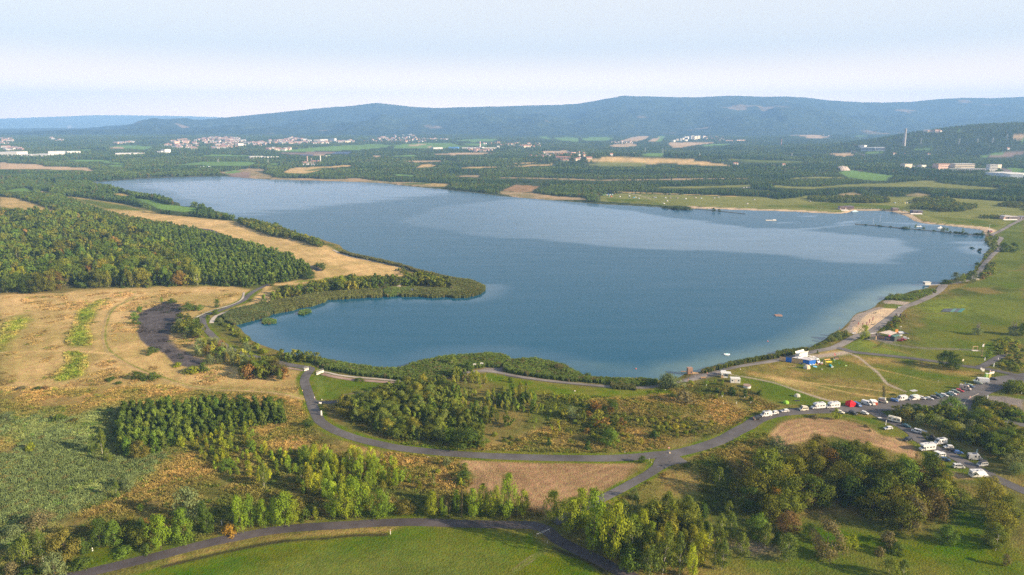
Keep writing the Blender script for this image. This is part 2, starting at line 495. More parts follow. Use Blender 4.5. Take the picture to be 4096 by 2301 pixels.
for s in ('e3 1600,700 1700,688 2200,682 2576,668 2576,690 2200,700 1800,706',
          'e4 0,672 200,686 400,692 600,680 760,665 900,660 1150,655 1500,628 1640,625 1700,650 2000,678 2300,700 2300,714 1900,708 1600,692 1300,688 1000,684 760,686 560,698 400,710 200,706 0,692',
          'e5 230,92 400,86 1000,92 1500,106 1470,140 1190,118 900,104 400,102','e5 0,130 230,108 340,98 330,122 100,138','e4 160,600 400,588 700,590 730,600 400,604 180,608',
          'e5 1870,140 2100,145 2576,150 2576,172 2300,172 2080,180 1880,165','e3 800,452 1100,440 1500,446 1500,478 1000,474'):
 area('camp',s,3,2)
area('bank','e5 660,72 820,50 900,75 760,95',5,3)
area('bank','e5 1340,80 1500,55 1620,80 1500,100',5,3)
area('gold','e3 1050,735 1150,735 1300,740 1900,765 2576,790 2576,796 1900,772 1250,748',3,2)
area('camp','c7 0,130 60,118 160,112 300,118 700,130 1000,135 1080,150 1240,135 1300,128 1500,130 1760,140 1900,130 2300,150 2576,170 2576,275 2400,350 2380,335 2250,310 2050,292 1950,270 1900,225 1800,205 1570,205 1480,230 1300,222 900,205 520,188 400,185 200,172 0,160',3,2)
area('meadow','c7 900,190 1300,205 1480,215 1560,195 1900,215 1800,190 1400,165 1250,180',5,3)
area('meadow','c7 2000,250 2100,285 2400,325 2450,300 2300,270',5,3)
area('meadow','c7 0,140 60,160 300,175 400,182 300,150',6,3)
area('sand','e5 0,225 300,238 560,255 690,258 770,235 820,224 1100,228 1300,240 1400,262 1450,300 1530,350 1700,370 1960,390 2200,410 2290,440 2280,465 2200,490 2150,470 2150,445 1950,415 1700,385 1500,362 1440,345 1360,295 1290,262 1150,242 870,240 800,248 760,262 690,268 560,266 0,240',1.5,.6)
area('sand','c7 520,190 900,205 1060,212 1060,219 900,214 580,204',1.5,.6)
area('meadow','e5 860,238 950,236 1200,244 1290,262 1280,275 1100,262 900,256',1.5,.8)
area('farmgreen','e1 30,735 190,705 270,703 340,740 310,755 200,750',3,2)
area('bright','e1 480,640 550,632 560,648 510,672 480,660',3,2)
area('farmtan','e1 400,742 440,736 560,760 480,756',3,2)
area('gold','d6 0,245 60,246 140,262 230,290 300,312 430,350 340,365 280,380 180,382 100,395 0,375',4,2)
area('olive','d6 0,325 120,345 180,372 90,392 0,378',9,3)
area('gold','d6 460,252 560,256 760,285 900,305 1050,340 1160,375 1060,362 850,380 720,330 560,290',4,2)
area('olive','d6 480,256 700,280 950,320 1100,358 900,352 760,340 600,290',8,3)
area('goldpale','d6 850,380 1000,365 1160,378 1250,390 1500,412 1700,432 1820,455 1820,480 1950,515 2150,565 2330,615 2400,610 2576,690 d7 1450,170 1430,240 1385,250 1180,240 900,250 820,260 720,270 600,290 450,330 330,335 c1 2250,90 2000,75 1960,140 1860,200 d6 1960,900 2200,870 2320,850 2280,760 2100,680 1900,625 1650,545 1540,500 1250,460 1080,420 900,390',3,2)
area('gold','d6 2050,590 2250,590 2300,620 2200,640 2080,610',8,3)
area('olive','d6 1340,480 1500,500 1540,530 1440,500',3,2)
area('farmgreen','d6 1000,265 1100,275 1200,310 1330,320 1450,335 1440,360 1350,365 1180,345 1100,310',4,2)
area('gold','d6 830,232 900,228 960,245 920,250',4,2)
area('gold','d6 2290,700 2576,800 2576,850 2440,870 2380,800',5,3)
area('lime','d6 2150,890 2300,875 2310,860 2200,870',2,1)
area('gold','c1 0,150 430,140 700,100 1400,85 1700,90 1850,110 1800,180 1640,240 1450,300 1420,330 1450,400 1500,520 1620,640 1760,700 2050,690 2230,730 2220,800 2260,890 2100,890 1800,850 1500,830 1300,900 1100,900 900,900 500,880 0,880',4,3)
area('goldpale','c1 0,150 430,150 900,120 1700,90 1500,130 1200,150 1000,170 1000,300 900,400 750,400 600,160 300,200 0,260',16,6)
area('goldpale','c1 1850,200 1950,120 2250,90 2150,150 1900,220 1750,250 1560,290 1510,350 1480,320 1650,260',2,1)
area('weeds','c1 60,330 150,300 200,310 190,380 110,440 60,480 20,560 0,560 0,450',8,5)
area('weeds','c1 580,260 720,190 780,190 700,260 680,330 640,390 680,480 660,530 520,530 480,490 530,400 570,350',4,3)
area('weeds','c1 470,570 560,565 640,600 640,680 590,740 500,770 420,780 410,730 500,650',4,3)
area('weeds','c1 710,190 780,190 770,200',3,2)
area('weeds','c1 1320,520 1450,500 1460,560 1400,580',4,3)
area('cinder','c1 1220,190 1345,225 1330,290 1345,330 1270,350 1250,440 1260,480 1340,540 1440,600 1520,630 1480,670 1380,680 1280,660 1200,570 1100,530 1030,480 1015,420 1005,300 1060,262 1160,225',.8,.5)
area('gold','c1 1250,440 1340,460 1450,490 1480,560 1440,600 1330,520 1270,480',4,3)
area('orange','c1 0,820 600,830 1200,800 1500,830 1800,860 2100,890 2240,930 2290,960 2330,1060 2300,1104 2120,1104 2110,1010 1900,950 1400,950 900,990 560,1104 0,1104',9,5)
area('scrub','c2 0,0 850,80 900,20 700,150 400,100 100,140 0,160',10,5)
area('reedy','c2 0,140 300,110 450,150 850,60 870,400 1250,390 1200,470 1120,580 900,700 620,820 420,900 380,960 200,1000 120,1130 0,1130',9,5)
area('orange','c2 0,330 180,330 330,420 330,500 200,520 0,540',8,5)
area('orange','c2 1250,380 1330,370 1480,440 1600,560 1760,600 1900,640 1900,700 1760,720 1600,680 1480,560 1300,620 1000,740 800,860 600,900 640,820 900,710 1130,590',8,5)
area('orange','c2 1880,230 2100,180 2200,190 2300,330 2576,400 2576,420 2400,400 2200,380 1980,400 1920,330',6,4)
area('scrub','c2 600,880 900,760 1300,640 1700,700 1900,700 2576,600 2576,900 2200,900 1800,960 1300,1080 1000,1100 700,1090',10,5)
area('meadow','c2 560,1170 700,1110 900,1080 1100,1110 1400,1080 1700,1010 2000,930 2200,900 2576,880 2576,900 2200,925 1900,975 1500,1065 1100,1160 700,1250 560,1280 460,1290 480,1200',3,2)
area('bright','c2 700,1110 950,1090 1000,1140 820,1220 620,1262 560,1240',4,2)
area('orange','c2 560,1275 900,1205 1300,1125 1700,1020 2000,955 2300,925 2576,905 2576,925 2200,950 1800,1025 1300,1140 900,1230 700,1290 560,1290',2,1)
area('verge','c2 900,1290 1300,1180 1700,1090 2100,1010 2576,975 c4 0,765 500,742 1000,755 1350,790 1420,860 1520,900 1700,960 1900,1106 P 2450,2301 2400,2420 500,2420',2.5,1.5)
area('bright','c2 1100,1290 1400,1210 1800,1120 2200,1050 2576,1010 c4 0,800 400,780 900,800 1250,850 1400,900 1500,930 1640,970 1830,1106 P 2380,2301 2340,2420 620,2420',5,3)
area('olive','c2 1700,1290 2100,1150 2400,1100 2576,1090 c4 200,890 700,870 1000,900 1150,960 1200,1050 1150,1106 P 2000,2420 950,2420',14,5)
area('orange','c4 0,760 200,755 330,750 260,800 0,810 c2 2300,1000 1900,1060 1500,1150 1200,1230 1000,1290 940,1290 1300,1170 1700,1080 2100,1000',2,1)
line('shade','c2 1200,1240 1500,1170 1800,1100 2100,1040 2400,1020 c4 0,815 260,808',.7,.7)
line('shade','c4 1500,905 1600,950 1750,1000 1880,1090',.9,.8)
line('olive','c4 1470,905 1330,985 1210,1075 1170,1106',1.1,.5)
line('earth','c4 1455,900 1310,980 1190,1070',.22,.2)
line('earth','c4 1490,912 1350,995 1235,1080',.22,.2)
area('orange','c4 0,120 300,220 820,240 810,300 880,370 900,420 860,470 840,500 600,500 300,470 200,400 0,380',6,4)
area('scrub','c4 0,380 250,400 600,480 860,500 900,560 1300,600 1450,640 1440,700 900,700 500,690 0,700',8,4)
area('meadow','c4 0,700 100,650 350,640 700,650 1000,690 1300,700 1200,715 800,705 400,690 100,720',4,2)
area('stubble','c4 820,260 980,245 1060,300 1130,390 1100,500 1050,560 1000,500 860,500 880,430 920,380 860,330 810,295',1.6,1)
area('stubbled','c4 975,245 1300,258 1700,262 2080,268 2120,300 2110,340 1950,440 1850,500 1700,520 1560,560 1500,600 1430,640 1310,640 1300,560 1200,480 1130,390 1050,300',1.6,1)
area('stubble','c4 1750,320 1900,270 2080,290 2090,350 1900,460 1600,530 1400,560 1330,520 1500,430',10,4)
area('scrub','c4 2120,270 2200,270 2250,290 2190,340 2110,380 2080,340',3,2)
area('verge','c4 2200,270 2265,285 2230,330 2150,370 2090,420 2070,410 2180,330',1.6,1)
area('orange','c4 1900,560 2100,450 2250,380 2400,330 2576,290 2576,660 2500,700 2300,650 2100,560',6,4)
area('scrub','c5 0,370 150,290 300,220 500,160 700,60 800,0 900,60 850,180 700,280 640,420 500,520 300,560 0,500',8,4)
area('orange','c5 0,380 120,350 280,330 420,390 380,480 200,540 0,500',8,5)
area('meadow','c5 640,60 760,0 860,0 830,60 780,110 640,120 560,110',3,2)
area('stubble','c6 880,850 980,815 1150,808 1300,820 1420,850 1560,900 1640,947 c5 1700,90 1840,170 1880,240 1800,230 1600,170 1350,110 1250,80 1100,110 900,160 830,140 820,60',1.6,1)
area('meadow','c6 700,880 850,820 1050,790 1200,795 1300,805 1420,835 1560,880 1700,947 1600,947 1520,885 1400,840 1250,812 1050,808 900,835 840,900 800,947 650,947',2,1)
area('meadow','c6 1200,780 1400,790 1540,815 1640,870 1800,947 1680,947 1560,880 1420,830',2,1)
area('meadow','c5 1640,0 1700,20 1800,100 1900,170 2050,260 2200,330 2330,370 2100,380 2000,290 1900,240 1800,130',3,2)
area('stubble','c5 2050,310 2150,340 2210,370 2100,370 2030,345',2,1)
area('scrub','c5 1960,160 2100,200 2300,260 2400,330 2576,400 2576,440 2300,330 2100,230',3,2)
area('bright','c5 980,640 1100,660 1400,700 1700,790 1900,740 2100,590 2250,640 2330,750 2500,850 2576,900 2576,1035 1800,1035 1600,930 1400,870 1100,880 1000,760',8,5)
area('meadow','c5 400,1035 350,930 500,860 700,800 900,930 1300,900 1700,960 2100,1000 2300,1035',9,5)
area('scrub','c5 0,540 250,560 500,520 700,640 900,740 980,700 900,640 1400,690 1700,740 2000,700 1900,500 1500,300 1000,200 700,250',8,4)
area('earth','c5 560,840 760,800 850,860 700,890',6,4)
area('orange','c3 110,570 200,580 300,640 450,740 700,800 1000,840 1400,850 1900,860 2300,850 2450,800 2576,780 2576,480 2300,480 2000,470 1700,450 1600,480 1500,700 1100,780 500,700 250,590',6,4)
area('scrub','c3 1500,480 1900,490 2300,540 2576,640 2576,790 2300,700 2150,840 1900,830 1750,700 1600,640',7,5)
area('scrub','c3 250,560 500,510 850,400 1200,400 1600,480 1700,700 1450,790 1050,810 600,770 350,660',8,4)
area('scrub','c6 0,600 180,590 400,560 700,600 780,680 880,720 960,760 800,770 700,820 620,880 500,930 0,947',6,4)
area('orange','c6 0,640 200,640 500,680 700,700 760,750 640,850 500,900 300,800 0,760',9,5)
area('verge','c3 1200,340 1300,330 1450,350 1700,400 2000,430 2300,440 2500,440 2576,470 2300,490 2050,510 1900,520 1650,470 1450,440 1300,400',3,2)
area('meadow','c3 75,350 120,350 250,380 500,395 740,405 700,430 600,450 520,480 400,510 250,528 110,525 90,440',2,1)
area('lime','c3 70,370 140,370 160,430 150,520 105,525 85,440',3,2)
line('earth','c3 300,490 400,470 500,455 600,435',.8,1)
area('verge','c3 70,480 200,555 120,560 130,640 220,720 420,780 380,772 160,700 105,620 90,560',1,.5)
area('meadow','c6 540,515 620,480 900,430 1100,390 1300,345 1400,365 1700,400 2100,455 2300,490 2340,520 2230,580 2100,640 1900,680 1500,720 1300,735 1100,735 900,720 780,680 700,610 560,560',3,2)
area('orange','c6 560,510 660,470 830,435 960,430 990,470 1100,490 1300,510 1500,560 1700,600 1760,650 1500,640 1300,600 1000,560 700,535',5,4)
area('gold','c6 820,530 1000,560 1250,630 1260,690 1100,640 900,575',4,3)
area('orange','c6 1000,600 1200,610 1500,630 1780,660 1850,670 1600,700 1350,700 1230,690',5,3)
area('orange','c6 1270,400 1400,378 1560,400 1960,440 2100,470 2300,510 2200,520 1900,500 1600,455 1450,450',4,3)
area('gold','c6 1150,380 1280,350 1330,360 1250,385 1180,400',3,2)
area('meadow','c6 600,560 780,590 950,640 1200,710 1050,735 900,715 760,660 650,600',6,3)
area('bright','c6 1340,340 1500,330 1700,390 1950,425 1850,410 1550,370 1400,358 1330,350',3,2)
area('lime','c6 1350,300 1450,275 1560,285 1700,340 1900,400 1960,425 1700,392 1500,365 1380,350 1335,330',2,1)
area('lime','c6 1380,310 1500,300 1600,350 1480,350',5,3)
line('orange','c6 1540,280 1620,320 1750,365 1860,400 1960,415',1.8,1)
area('olive','e5 2300,480 2450,330 2576,300 2576,1030 1700,1030 2100,950 2200,800 2330,650',4,3)
area('olive','c6 1760,947 1900,0 2576,-60 2576,450 2400,400 2300,440 2120,455 1950,420 1700,350 1560,280 1700,120',4,3)
area('meadow','c6 1950,150 2300,180 2576,150 2576,380 2400,400 2300,440 1950,420 1750,340 2000,320',12,6)
area('weeds','c6 1800,30 2200,10 2300,60 1950,110',16,6)
area('scrub','e6 820,0 900,10 900,150 720,230 300,380 200,420 260,290 560,240 700,200',2,2)
area('meadow','e6 1000,260 1286,250 1286,340 1040,330',6,3)
line('scrub','e6 0,665 200,660 300,655 500,665',.8,1)
line('scrub','e6 900,110 1080,115 1286,95',1.2,1)
line('gravel','c6 1560,280 1700,310 1900,335 2100,340 2280,350',.8,2.5)
line('scrub','c6 1540,330 1600,300 1560,285',.8,1)
area('scrub','c6 2290,480 2330,440 2400,400 2480,260 2576,230 2576,500 2400,490',3,2)
area('scrub','c6 2180,700 2280,660 2400,720 2576,780 2576,840 2300,800 2190,750',2,1)
area('meadow','c6 2300,650 2400,640 2576,670 2576,690 2280,665',2,1)
area('gravel','c6 2280,660 2440,665 2576,690 2576,785 2420,745 2260,690',1.5,1)
area('scrub','c6 2400,600 2500,580 2576,570 2576,640 2420,640',2,1)
area('scrub','c6 1600,770 1700,740 2000,760 2150,760 2250,820 2576,880 2576,947 c5 2576,420 2300,330 2100,200 1900,70 c6 1760,860',3,2)
area('gravel','c6 1780,715 1950,700 2000,760 1850,755',2,1)
area('shingle','d5 330,815 400,765 470,695 480,640 530,560 610,490 700,470 800,440 870,400 970,370 1060,380 1140,400 1420,425 1300,520 1180,620 1100,700 1000,800 840,870 640,915 540,900 430,850',.8,.5)
area('sand','d5 560,900 520,760 700,620 820,520 960,440 1140,405 1420,425 1300,520 1180,620 1100,700 1000,800 840,870 640,915',1.0,.7)
area('shingle','d5 1120,262 1160,240 1640,290 1590,345 1440,340 1160,310',.8,.5)
area('olive','d5 1120,400 1160,315 1550,345 1440,415',1.0,.7)
area('gravel','d5 850,920 1050,880 1100,980 1250,1000 1380,1040 1250,1060 1000,1020 900,990',1.5,1)
area('gravel','c3 1150,325 1240,310 1290,295 1390,290 1400,325 1300,325',1.2,1)
area('gravel','c6 160,575 200,560 330,500 500,490 480,515 360,540',1.5,1)
area('scrub','c6 350,495 520,465 700,425 880,388 1080,345 1130,320 1230,275 1330,225 1420,240 1300,310 1200,340 1000,385 700,440 480,480',1.5,1)
MAINROAD = 'c1 1890,110 1830,150 1790,190 1700,230 1600,270 1530,290 1492,310 1490,340 1510,390 1550,430 1600,480 1660,520 1720,555 1790,580 1850,600 1940,622 2050,648 2150,672 2235,686 2278,695 2287,711 2258,745 2242,800 2262,860 2275,900 2290,940 2305,990 2340,1060 c3 150,680 250,737 400,788 560,823 700,848 900,871 1100,888 1300,900 1600,911 1900,916 2100,917 2300,908 2450,893 c5 172,200 300,172 420,138 520,98 600,50 680,8 c6 740,825 850,788 1000,768 1150,760 1300,757 1450,748'
line('verge',MAINROAD,4.2,1.0)
line('verge','c4 2330,260 2270,310 2200,360 2100,415 2000,470 1900,520',3.2,1)
line('orange','c4 2300,290 2200,365 2050,450',.6,.6)
TR = 'c1 980,160 950,180 900,210 840,240 800,290 780,350 765,420 770,500 800,560 850,600 950,660 1050,705 1200,760 1400,825 1600,850 1800,860 2000,875 2150,900 2230,925'
line('gold',TR,1.9,.8)
for s in (TR,):
 p = g(s)
 for k in (-.75,.75):
  q = smooth_line(list(p),8)
  d = np.gradient(q,axis=0); d /= np.linalg.norm(d,axis=1)[:,None]+1e-9
  PAINT.append(('weeds' if k > 0 else 'bank',q +np.stack([-d[:,1],d[:,0]],1)*k,False,.38,.3,.3))
line('goldpale','c1 0,575 200,565 500,560 700,570 830,585',.7,.8)
line('goldpale','c1 0,152 300,142 600,132 850,128 950,140 985,155',1.2,1)
for s in ('c6 1370,365 1440,400 1500,450 1570,510 1610,560 1640,590 1760,640','c6 560,515 700,540 850,570 1000,620 1150,670 1260,700'):
 line('shingle',s,.6,.5)
for s in ('c6 730,530 900,545 1100,570 1300,595 1500,620 1700,650','c6 990,555 1200,600 1400,650 1700,690','c6 1440,450 1600,490 1900,560 2000,580'):
 line('gold',s,.35,.5)
line('shingle','c6 1120,395 1200,385 1300,372 1350,362',2.2,2)
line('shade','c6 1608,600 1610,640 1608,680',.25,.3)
line('shingle','e3 1310,750 1380,765 1500,795 1560,820',1.4,1)
def albedo(x,y,sd=None):
 n = len(x)
 A = np.array([CLS['scrub'][0]]); B = np.array([CLS['scrub'][1]])
 k = fbm(x/16,y/16,3,3)[:,None]
 k = np.clip((k -.5)*3+.5,0,1)
 col = A*k +B*(1-k)
 co = np.ones(n)
 w = sstep(960,1000,y)[:,None]
 w = np.maximum(w,(sstep(820,860,y)*(x < 60))[:,None])
 wc = np.array([CLS['wood'][0]])*k +np.array([CLS['wood'][1]])*(1-k)
 col = col*(1-w)+wc*w
 wob1 = (fbm(x/9,y/9,21,3)-.5)
 for cls,P,closed,hw,soft,wob in PAINT:
  a,b,sc,ca = CLS[cls]
  pad = soft +wob*2+hw +2
  m = (x > P[:,0].min()-pad) & (x < P[:,0].max()+pad) & (y > P[:,1].min()-pad) & (y < P[:,1].max()+pad)
  if not m.any(): continue
  X,Y = x[m],y[m]
  s0 = poly_sd(P,X,Y,closed)
  s = s0 -hw +wob1[m]*wob*2.2
  s = 1-sstep(-soft,soft,s)
  if not (s > 0).any(): continue
  kk = np.clip((fbm(X/sc,Y/sc,len(cls)+3,3)-.5)*3.2+.5,0,1)[:,None]
  c = np.array([a])*kk +np.array([b])*(1-kk)
  if closed and cls in ROWS:
   pr,am = ROWS[cls]
   c = c*(1+am*np.sin((s0 +5*fbm(X/40,Y/40,77,2))*6.283/pr))[:,None]
  col[m] = col[m]*(1-s[:,None])+c*s[:,None]
  co[m] = co[m]*(1-s)+ca*s
 if sd is None: sd = lake_sd(x,y)
 w = (1-sstep(-1.5,1.2,sd))[:,None]                # lake bed and wet rim
 col = col*(1-w)+np.array([[.17,.16,.11]])*w
 return col,co
def fields_test(x,y):
 """True where ground is farmland or open, so no far woods"""
 out = np.zeros(len(x),bool)
 for cls,P,closed,hw,soft,wob in PAINT:
  if cls in ('wood','scrub','shade','earth') and closed: continue
  m = (x > P[:,0].min()-8) & (x < P[:,0].max()+8) & (y > P[:,1].min()-8) & (y < P[:,1].max()+8)
  if m.any():
   out[m] |= poly_sd(P,x[m],y[m],closed) < hw +4
 return out
def grid(xs_tan,ys,zf):
 Y = np.repeat(ys,len(xs_tan))
 X = np.tile(xs_tan,len(ys))*np.maximum(Y,150)
 nx,ny = len(xs_tan),len(ys)
 i = np.arange(nx*ny).reshape(ny,nx)
 f = np.stack([i[:-1,:-1],i[:-1,1:],i[1:,1:],i[1:,:-1]],-1).reshape(-1,4)
 return X,Y,f
vs_ = np.arange(2360,532,-3.0)
rr = rays(np.stack([np.full(len(vs_),2048.0),vs_],1))
yrow = rr[:,1]*(CAM_H -1)/-rr[:,2]
yrow = np.concatenate([[-1500,-600,-200,0,60,110,140],yrow[yrow > 150]])
yrow = yrow[yrow < 6000]
yrow = np.concatenate([yrow,np.linspace(6100,9500,24)])
tc = np.concatenate([np.linspace(-6,-.98,14),np.linspace(-.96,-.80,40)[:-1],np.linspace(-.80,.80,860),np.linspace(.80,.96,40)[1:],np.linspace(.98,6,14)])
GX,GY,GF = grid(tc,yrow,None)
GSD = lake_sd(GX,GY)
GZ = T(GX,GY,GSD)
me = np_mesh('ground',np.stack([GX,GY,GZ],1),GF)
me.polygons.foreach_set('use_smooth',np.ones(len(GF),bool))
gcol,gco = albedo(GX,GY,GSD)
ca = me.color_attributes.new('albedo','FLOAT_COLOR','POINT')
ca.data.foreach_set('color',np.concatenate([gcol,gco[:,None]],1).astype(np.float32).ravel())
ground = link('ground',me,mats=[ground_mat()])
tag(ground,'rolling grassland, pastures, fields and shores all round the lake',kind='structure')
# the lake
CALM = [(flat(rd(s)),soft) for s,soft in (
 ('e5 0,418 200,432 500,462 800,488 1050,508 1200,530 1320,570 1420,620 1400,670 1300,730 1180,765 1050,772 700,765 300,735 160,710 V 1800,632 1650,628 1500,618 1330,600 1250,598 1000,560 1100,520 1300,500 1500,520 1700,548 1900,575',9),
 ('V 300,458 620,452 900,462 1150,482 1000,500 820,520 620,540 500,540 520,520 400,480',30),
 ('e5 200,430 500,405 700,390 830,380 700,395 450,425',4),('e5 640,378 760,350 1000,340 800,362',4),('e5 0,362 250,350 260,358 50,372',4),
 ('e5 1080,355 1500,372 1900,400 1500,385 1150,365',4),('e5 240,298 420,290 400,305',5),('e5 1960,560 2160,560 2230,620 2150,700 2000,660',12))]
def water_mat():
 m = bpy.data.materials.new('lake_water')
 m.use_nodes = True
 n,l = m.node_tree.nodes,m.node_tree.links
 p = n['Principled BSDF']
 at = n.new('ShaderNodeAttribute'); at.attribute_name = 'surface'
 sp = n.new('ShaderNodeSeparateColor'); l.new(at.outputs['Color'],sp.inputs[0])
 geo = n.new('ShaderNodeNewGeometry')
 mp = n.new('ShaderNodeMapping'); mp.inputs['Scale'].default_value = (.004,.02,1); mp.inputs['Rotation'].default_value = (0,0,R(8))
 l.new(geo.outputs['Position'],mp.inputs['Vector'])
 nz = n.new('ShaderNodeTexNoise'); nz.inputs['Scale'].default_value = 1; nz.inputs['Detail'].default_value = 5
 l.new(mp.outputs[0],nz.inputs['Vector'])
 mr = n.new('ShaderNodeMapRange'); mr.inputs['From Min'].default_value = .3; mr.inputs['From Max'].default_value = .7
 mr.inputs['To Min'].default_value = .20; mr.inputs['To Max'].default_value = .30
 l.new(nz.outputs[0],mr.inputs['Value'])
 rg = n.new('ShaderNodeMix'); rg.data_type = 'FLOAT'
 l.new(sp.outputs[0],rg.inputs['Factor']); l.new(mr.outputs[0],rg.inputs['A']); rg.inputs['B'].default_value = .04
 cm = n.new('ShaderNodeMix'); cm.data_type = 'RGBA'
 cm.inputs['A'].default_value = (.006,.078,.145,1); cm.inputs['B'].default_value = (.11,.19,.17,1)
 l.new(sp.outputs[1],cm.inputs['Factor'])
 df = n.new('ShaderNodeBsdfDiffuse'); l.new(cm.outputs['Result'],df.inputs[0])
 gl = n.new('ShaderNodeBsdfGlossy'); l.new(rg.outputs['Result'],gl.inputs['Roughness'])
 fr = n.new('ShaderNodeFresnel'); fr.inputs['IOR'].default_value = 1.33
 sl = n.new('ShaderNodeMapRange'); sl.inputs['To Min'].default_value = .70; sl.inputs['To Max'].default_value = 1.25
 l.new(sp.outputs[0],sl.inputs['Value'])
 fm = n.new('ShaderNodeMath'); fm.operation = 'MULTIPLY'; l.new(fr.outputs[0],fm.inputs[0]); 
 m2 = n.new('ShaderNodeMapping'); m2.inputs['Scale'].default_value = (.012,.11,1); m2.inputs['Rotation'].default_value = (0,0,R(-6))
 l.new(geo.outputs['Position'],m2.inputs['Vector'])
 n3 = n.new('ShaderNodeTexNoise'); n3.inputs['Scale'].default_value = 1; n3.inputs['Detail'].default_value = 7; l.new(m2.outputs[0],n3.inputs['Vector'])
 r3 = n.new('ShaderNodeMapRange'); r3.inputs['From Min'].default_value = .3; r3.inputs['From Max'].default_value = .7; r3.inputs['To Min'].default_value = .92; r3.inputs['To Max'].default_value = 1.12
 l.new(n3.outputs[0],r3.inputs['Value'])
 f3 = n.new('ShaderNodeMath'); f3.operation = 'MULTIPLY'; l.new(sl.outputs[0],f3.inputs[0]); l.new(r3.outputs[0],f3.inputs[1]); l.new(f3.outputs[0],fm.inputs[1])
 ms = n.new('ShaderNodeMixShader'); l.new(fm.outputs[0],ms.inputs[0]); l.new(df.outputs[0],ms.inputs[1]); l.new(gl.outputs[0],ms.inputs[2])
 l.new(ms.outputs[0],n['Material Output'].inputs['Surface']); n.remove(p)
 w1 = n.new('ShaderNodeTexNoise'); w1.inputs['Scale'].default_value = .55; w1.inputs['Detail'].default_value = 4
 l.new(geo.outputs['Position'],w1.inputs['Vector'])
 sb = n.new('ShaderNodeMath'); sb.operation = 'SUBTRACT'; sb.inputs[0].default_value = 1.0; l.new(sp.outputs[0],sb.inputs[1])
 b = n.new('ShaderNodeBump'); b.inputs['Distance'].default_value = .12
 l.new(sb.outputs[0],b.inputs['Strength'])
 l.new(w1.outputs[0],b.inputs['Height'])
 for q in (gl,fr): l.new(b.outputs[0],q.inputs['Normal'])
 return m
keepf = (GSD[GF].min(1) < 12)
used = np.unique(GF[keepf])
remap =-np.ones(len(GX),int); remap[used] = np.arange(len(used))
WX,WY,WS = GX[used],GY[used],GSD[used]
me = np_mesh('lake',np.stack([WX,WY,np.zeros(len(used))],1),remap[GF[keepf]])
calm = np.zeros(len(used))
wb = (fbm(WX/60,WY/14,31,4)-.5)
for k_,(P,soft) in enumerate(CALM):
 v_ = 1-sstep(-soft,soft,poly_sd(P,WX,WY)+wb*soft*3)
 calm = np.maximum(calm,v_*(.3+.7*sstep(-.13,.2,WX/WY)) if k_ == 0 else v_*(.7 if k_ == 1 else 1))
calm = np.maximum(calm,.8*(1-sstep(4,26,-WS))*(WY < 520))
calm = np.minimum(calm*1.02,1)
EAST = flat(rd('c6 250,520 400,500 600,445 800,412 1000,370 1100,330 1220,275 1330,215 1420,120 1549,46 c7 1740,745 1900,705'))
sh = 1-sstep(4,30,poly_sd(EAST,WX,WY,False))
sh2 = 1-sstep(2,14,poly_sd(flat(rd('c3 1900,280 2050,290 2250,300 2400,330')),WX,WY,False))
sh = np.clip(np.maximum(sh,sh2*.35)*.6*(.5+fbm(WX/9,WY/9,8,3)),0,1)
at = me.color_attributes.new('surface','FLOAT_COLOR','POINT')
at.data.foreach_set('color',np.stack([calm,sh,calm*0,calm*0+1],1).astype(np.float32).ravel())
lake = link('lake',me,mats=[water_mat()])
tag(lake,'calm blue lake with pale smooth slicks',kind='structure')
# mountains
def mountain_mat(name,patch=True):
 m = bpy.data.materials.new(name)
 m.use_nodes = True
 n,l = m.node_tree.nodes,m.node_tree.links
 p = n['Principled BSDF']; p.inputs['Roughness'].default_value = 1; p.inputs['Specular IOR Level'].default_value = 0
 geo = n.new('ShaderNodeNewGeometry')
 nz = n.new('ShaderNodeTexNoise'); nz.inputs['Scale'].default_value = .02; nz.inputs['Detail'].default_value = 8; nz.inputs['Roughness'].default_value = .75
 l.new(geo.outputs['Position'],nz.inputs['Vector'])
 cr = n.new('ShaderNodeValToRGB')
 e = cr.color_ramp.elements
 e[0].position = .40; e[0].color = (.012,.028,.018,1)
 e[1].position = .62; e[1].color = (.065,.085,.04,1)
 l.new(nz.outputs[0],cr.inputs[0])
 n2 = n.new('ShaderNodeTexNoise'); n2.inputs['Scale'].default_value = .0021; n2.inputs['Detail'].default_value = 3
 l.new(geo.outputs['Position'],n2.inputs['Vector'])
 mr = n.new('ShaderNodeMapRange'); mr.inputs['From Min'].default_value = .66; mr.inputs['From Max'].default_value = .70
 l.new(n2.outputs[0],mr.inputs['Value'])
 mx = n.new('ShaderNodeMix'); mx.data_type = 'RGBA'; mx.inputs['B'].default_value = (.24,.18,.11,1)
 l.new(mr.outputs[0],mx.inputs['Factor']); l.new(cr.outputs[0],mx.inputs['A'])
 l.new(mx.outputs['Result'],p.inputs['Base Color'])
 b = n.new('ShaderNodeBump'); b.inputs['Distance'].default_value = 14
 l.new(nz.outputs[0],b.inputs['Height']); l.new(b.outputs[0],p.inputs['Normal'])
 return m
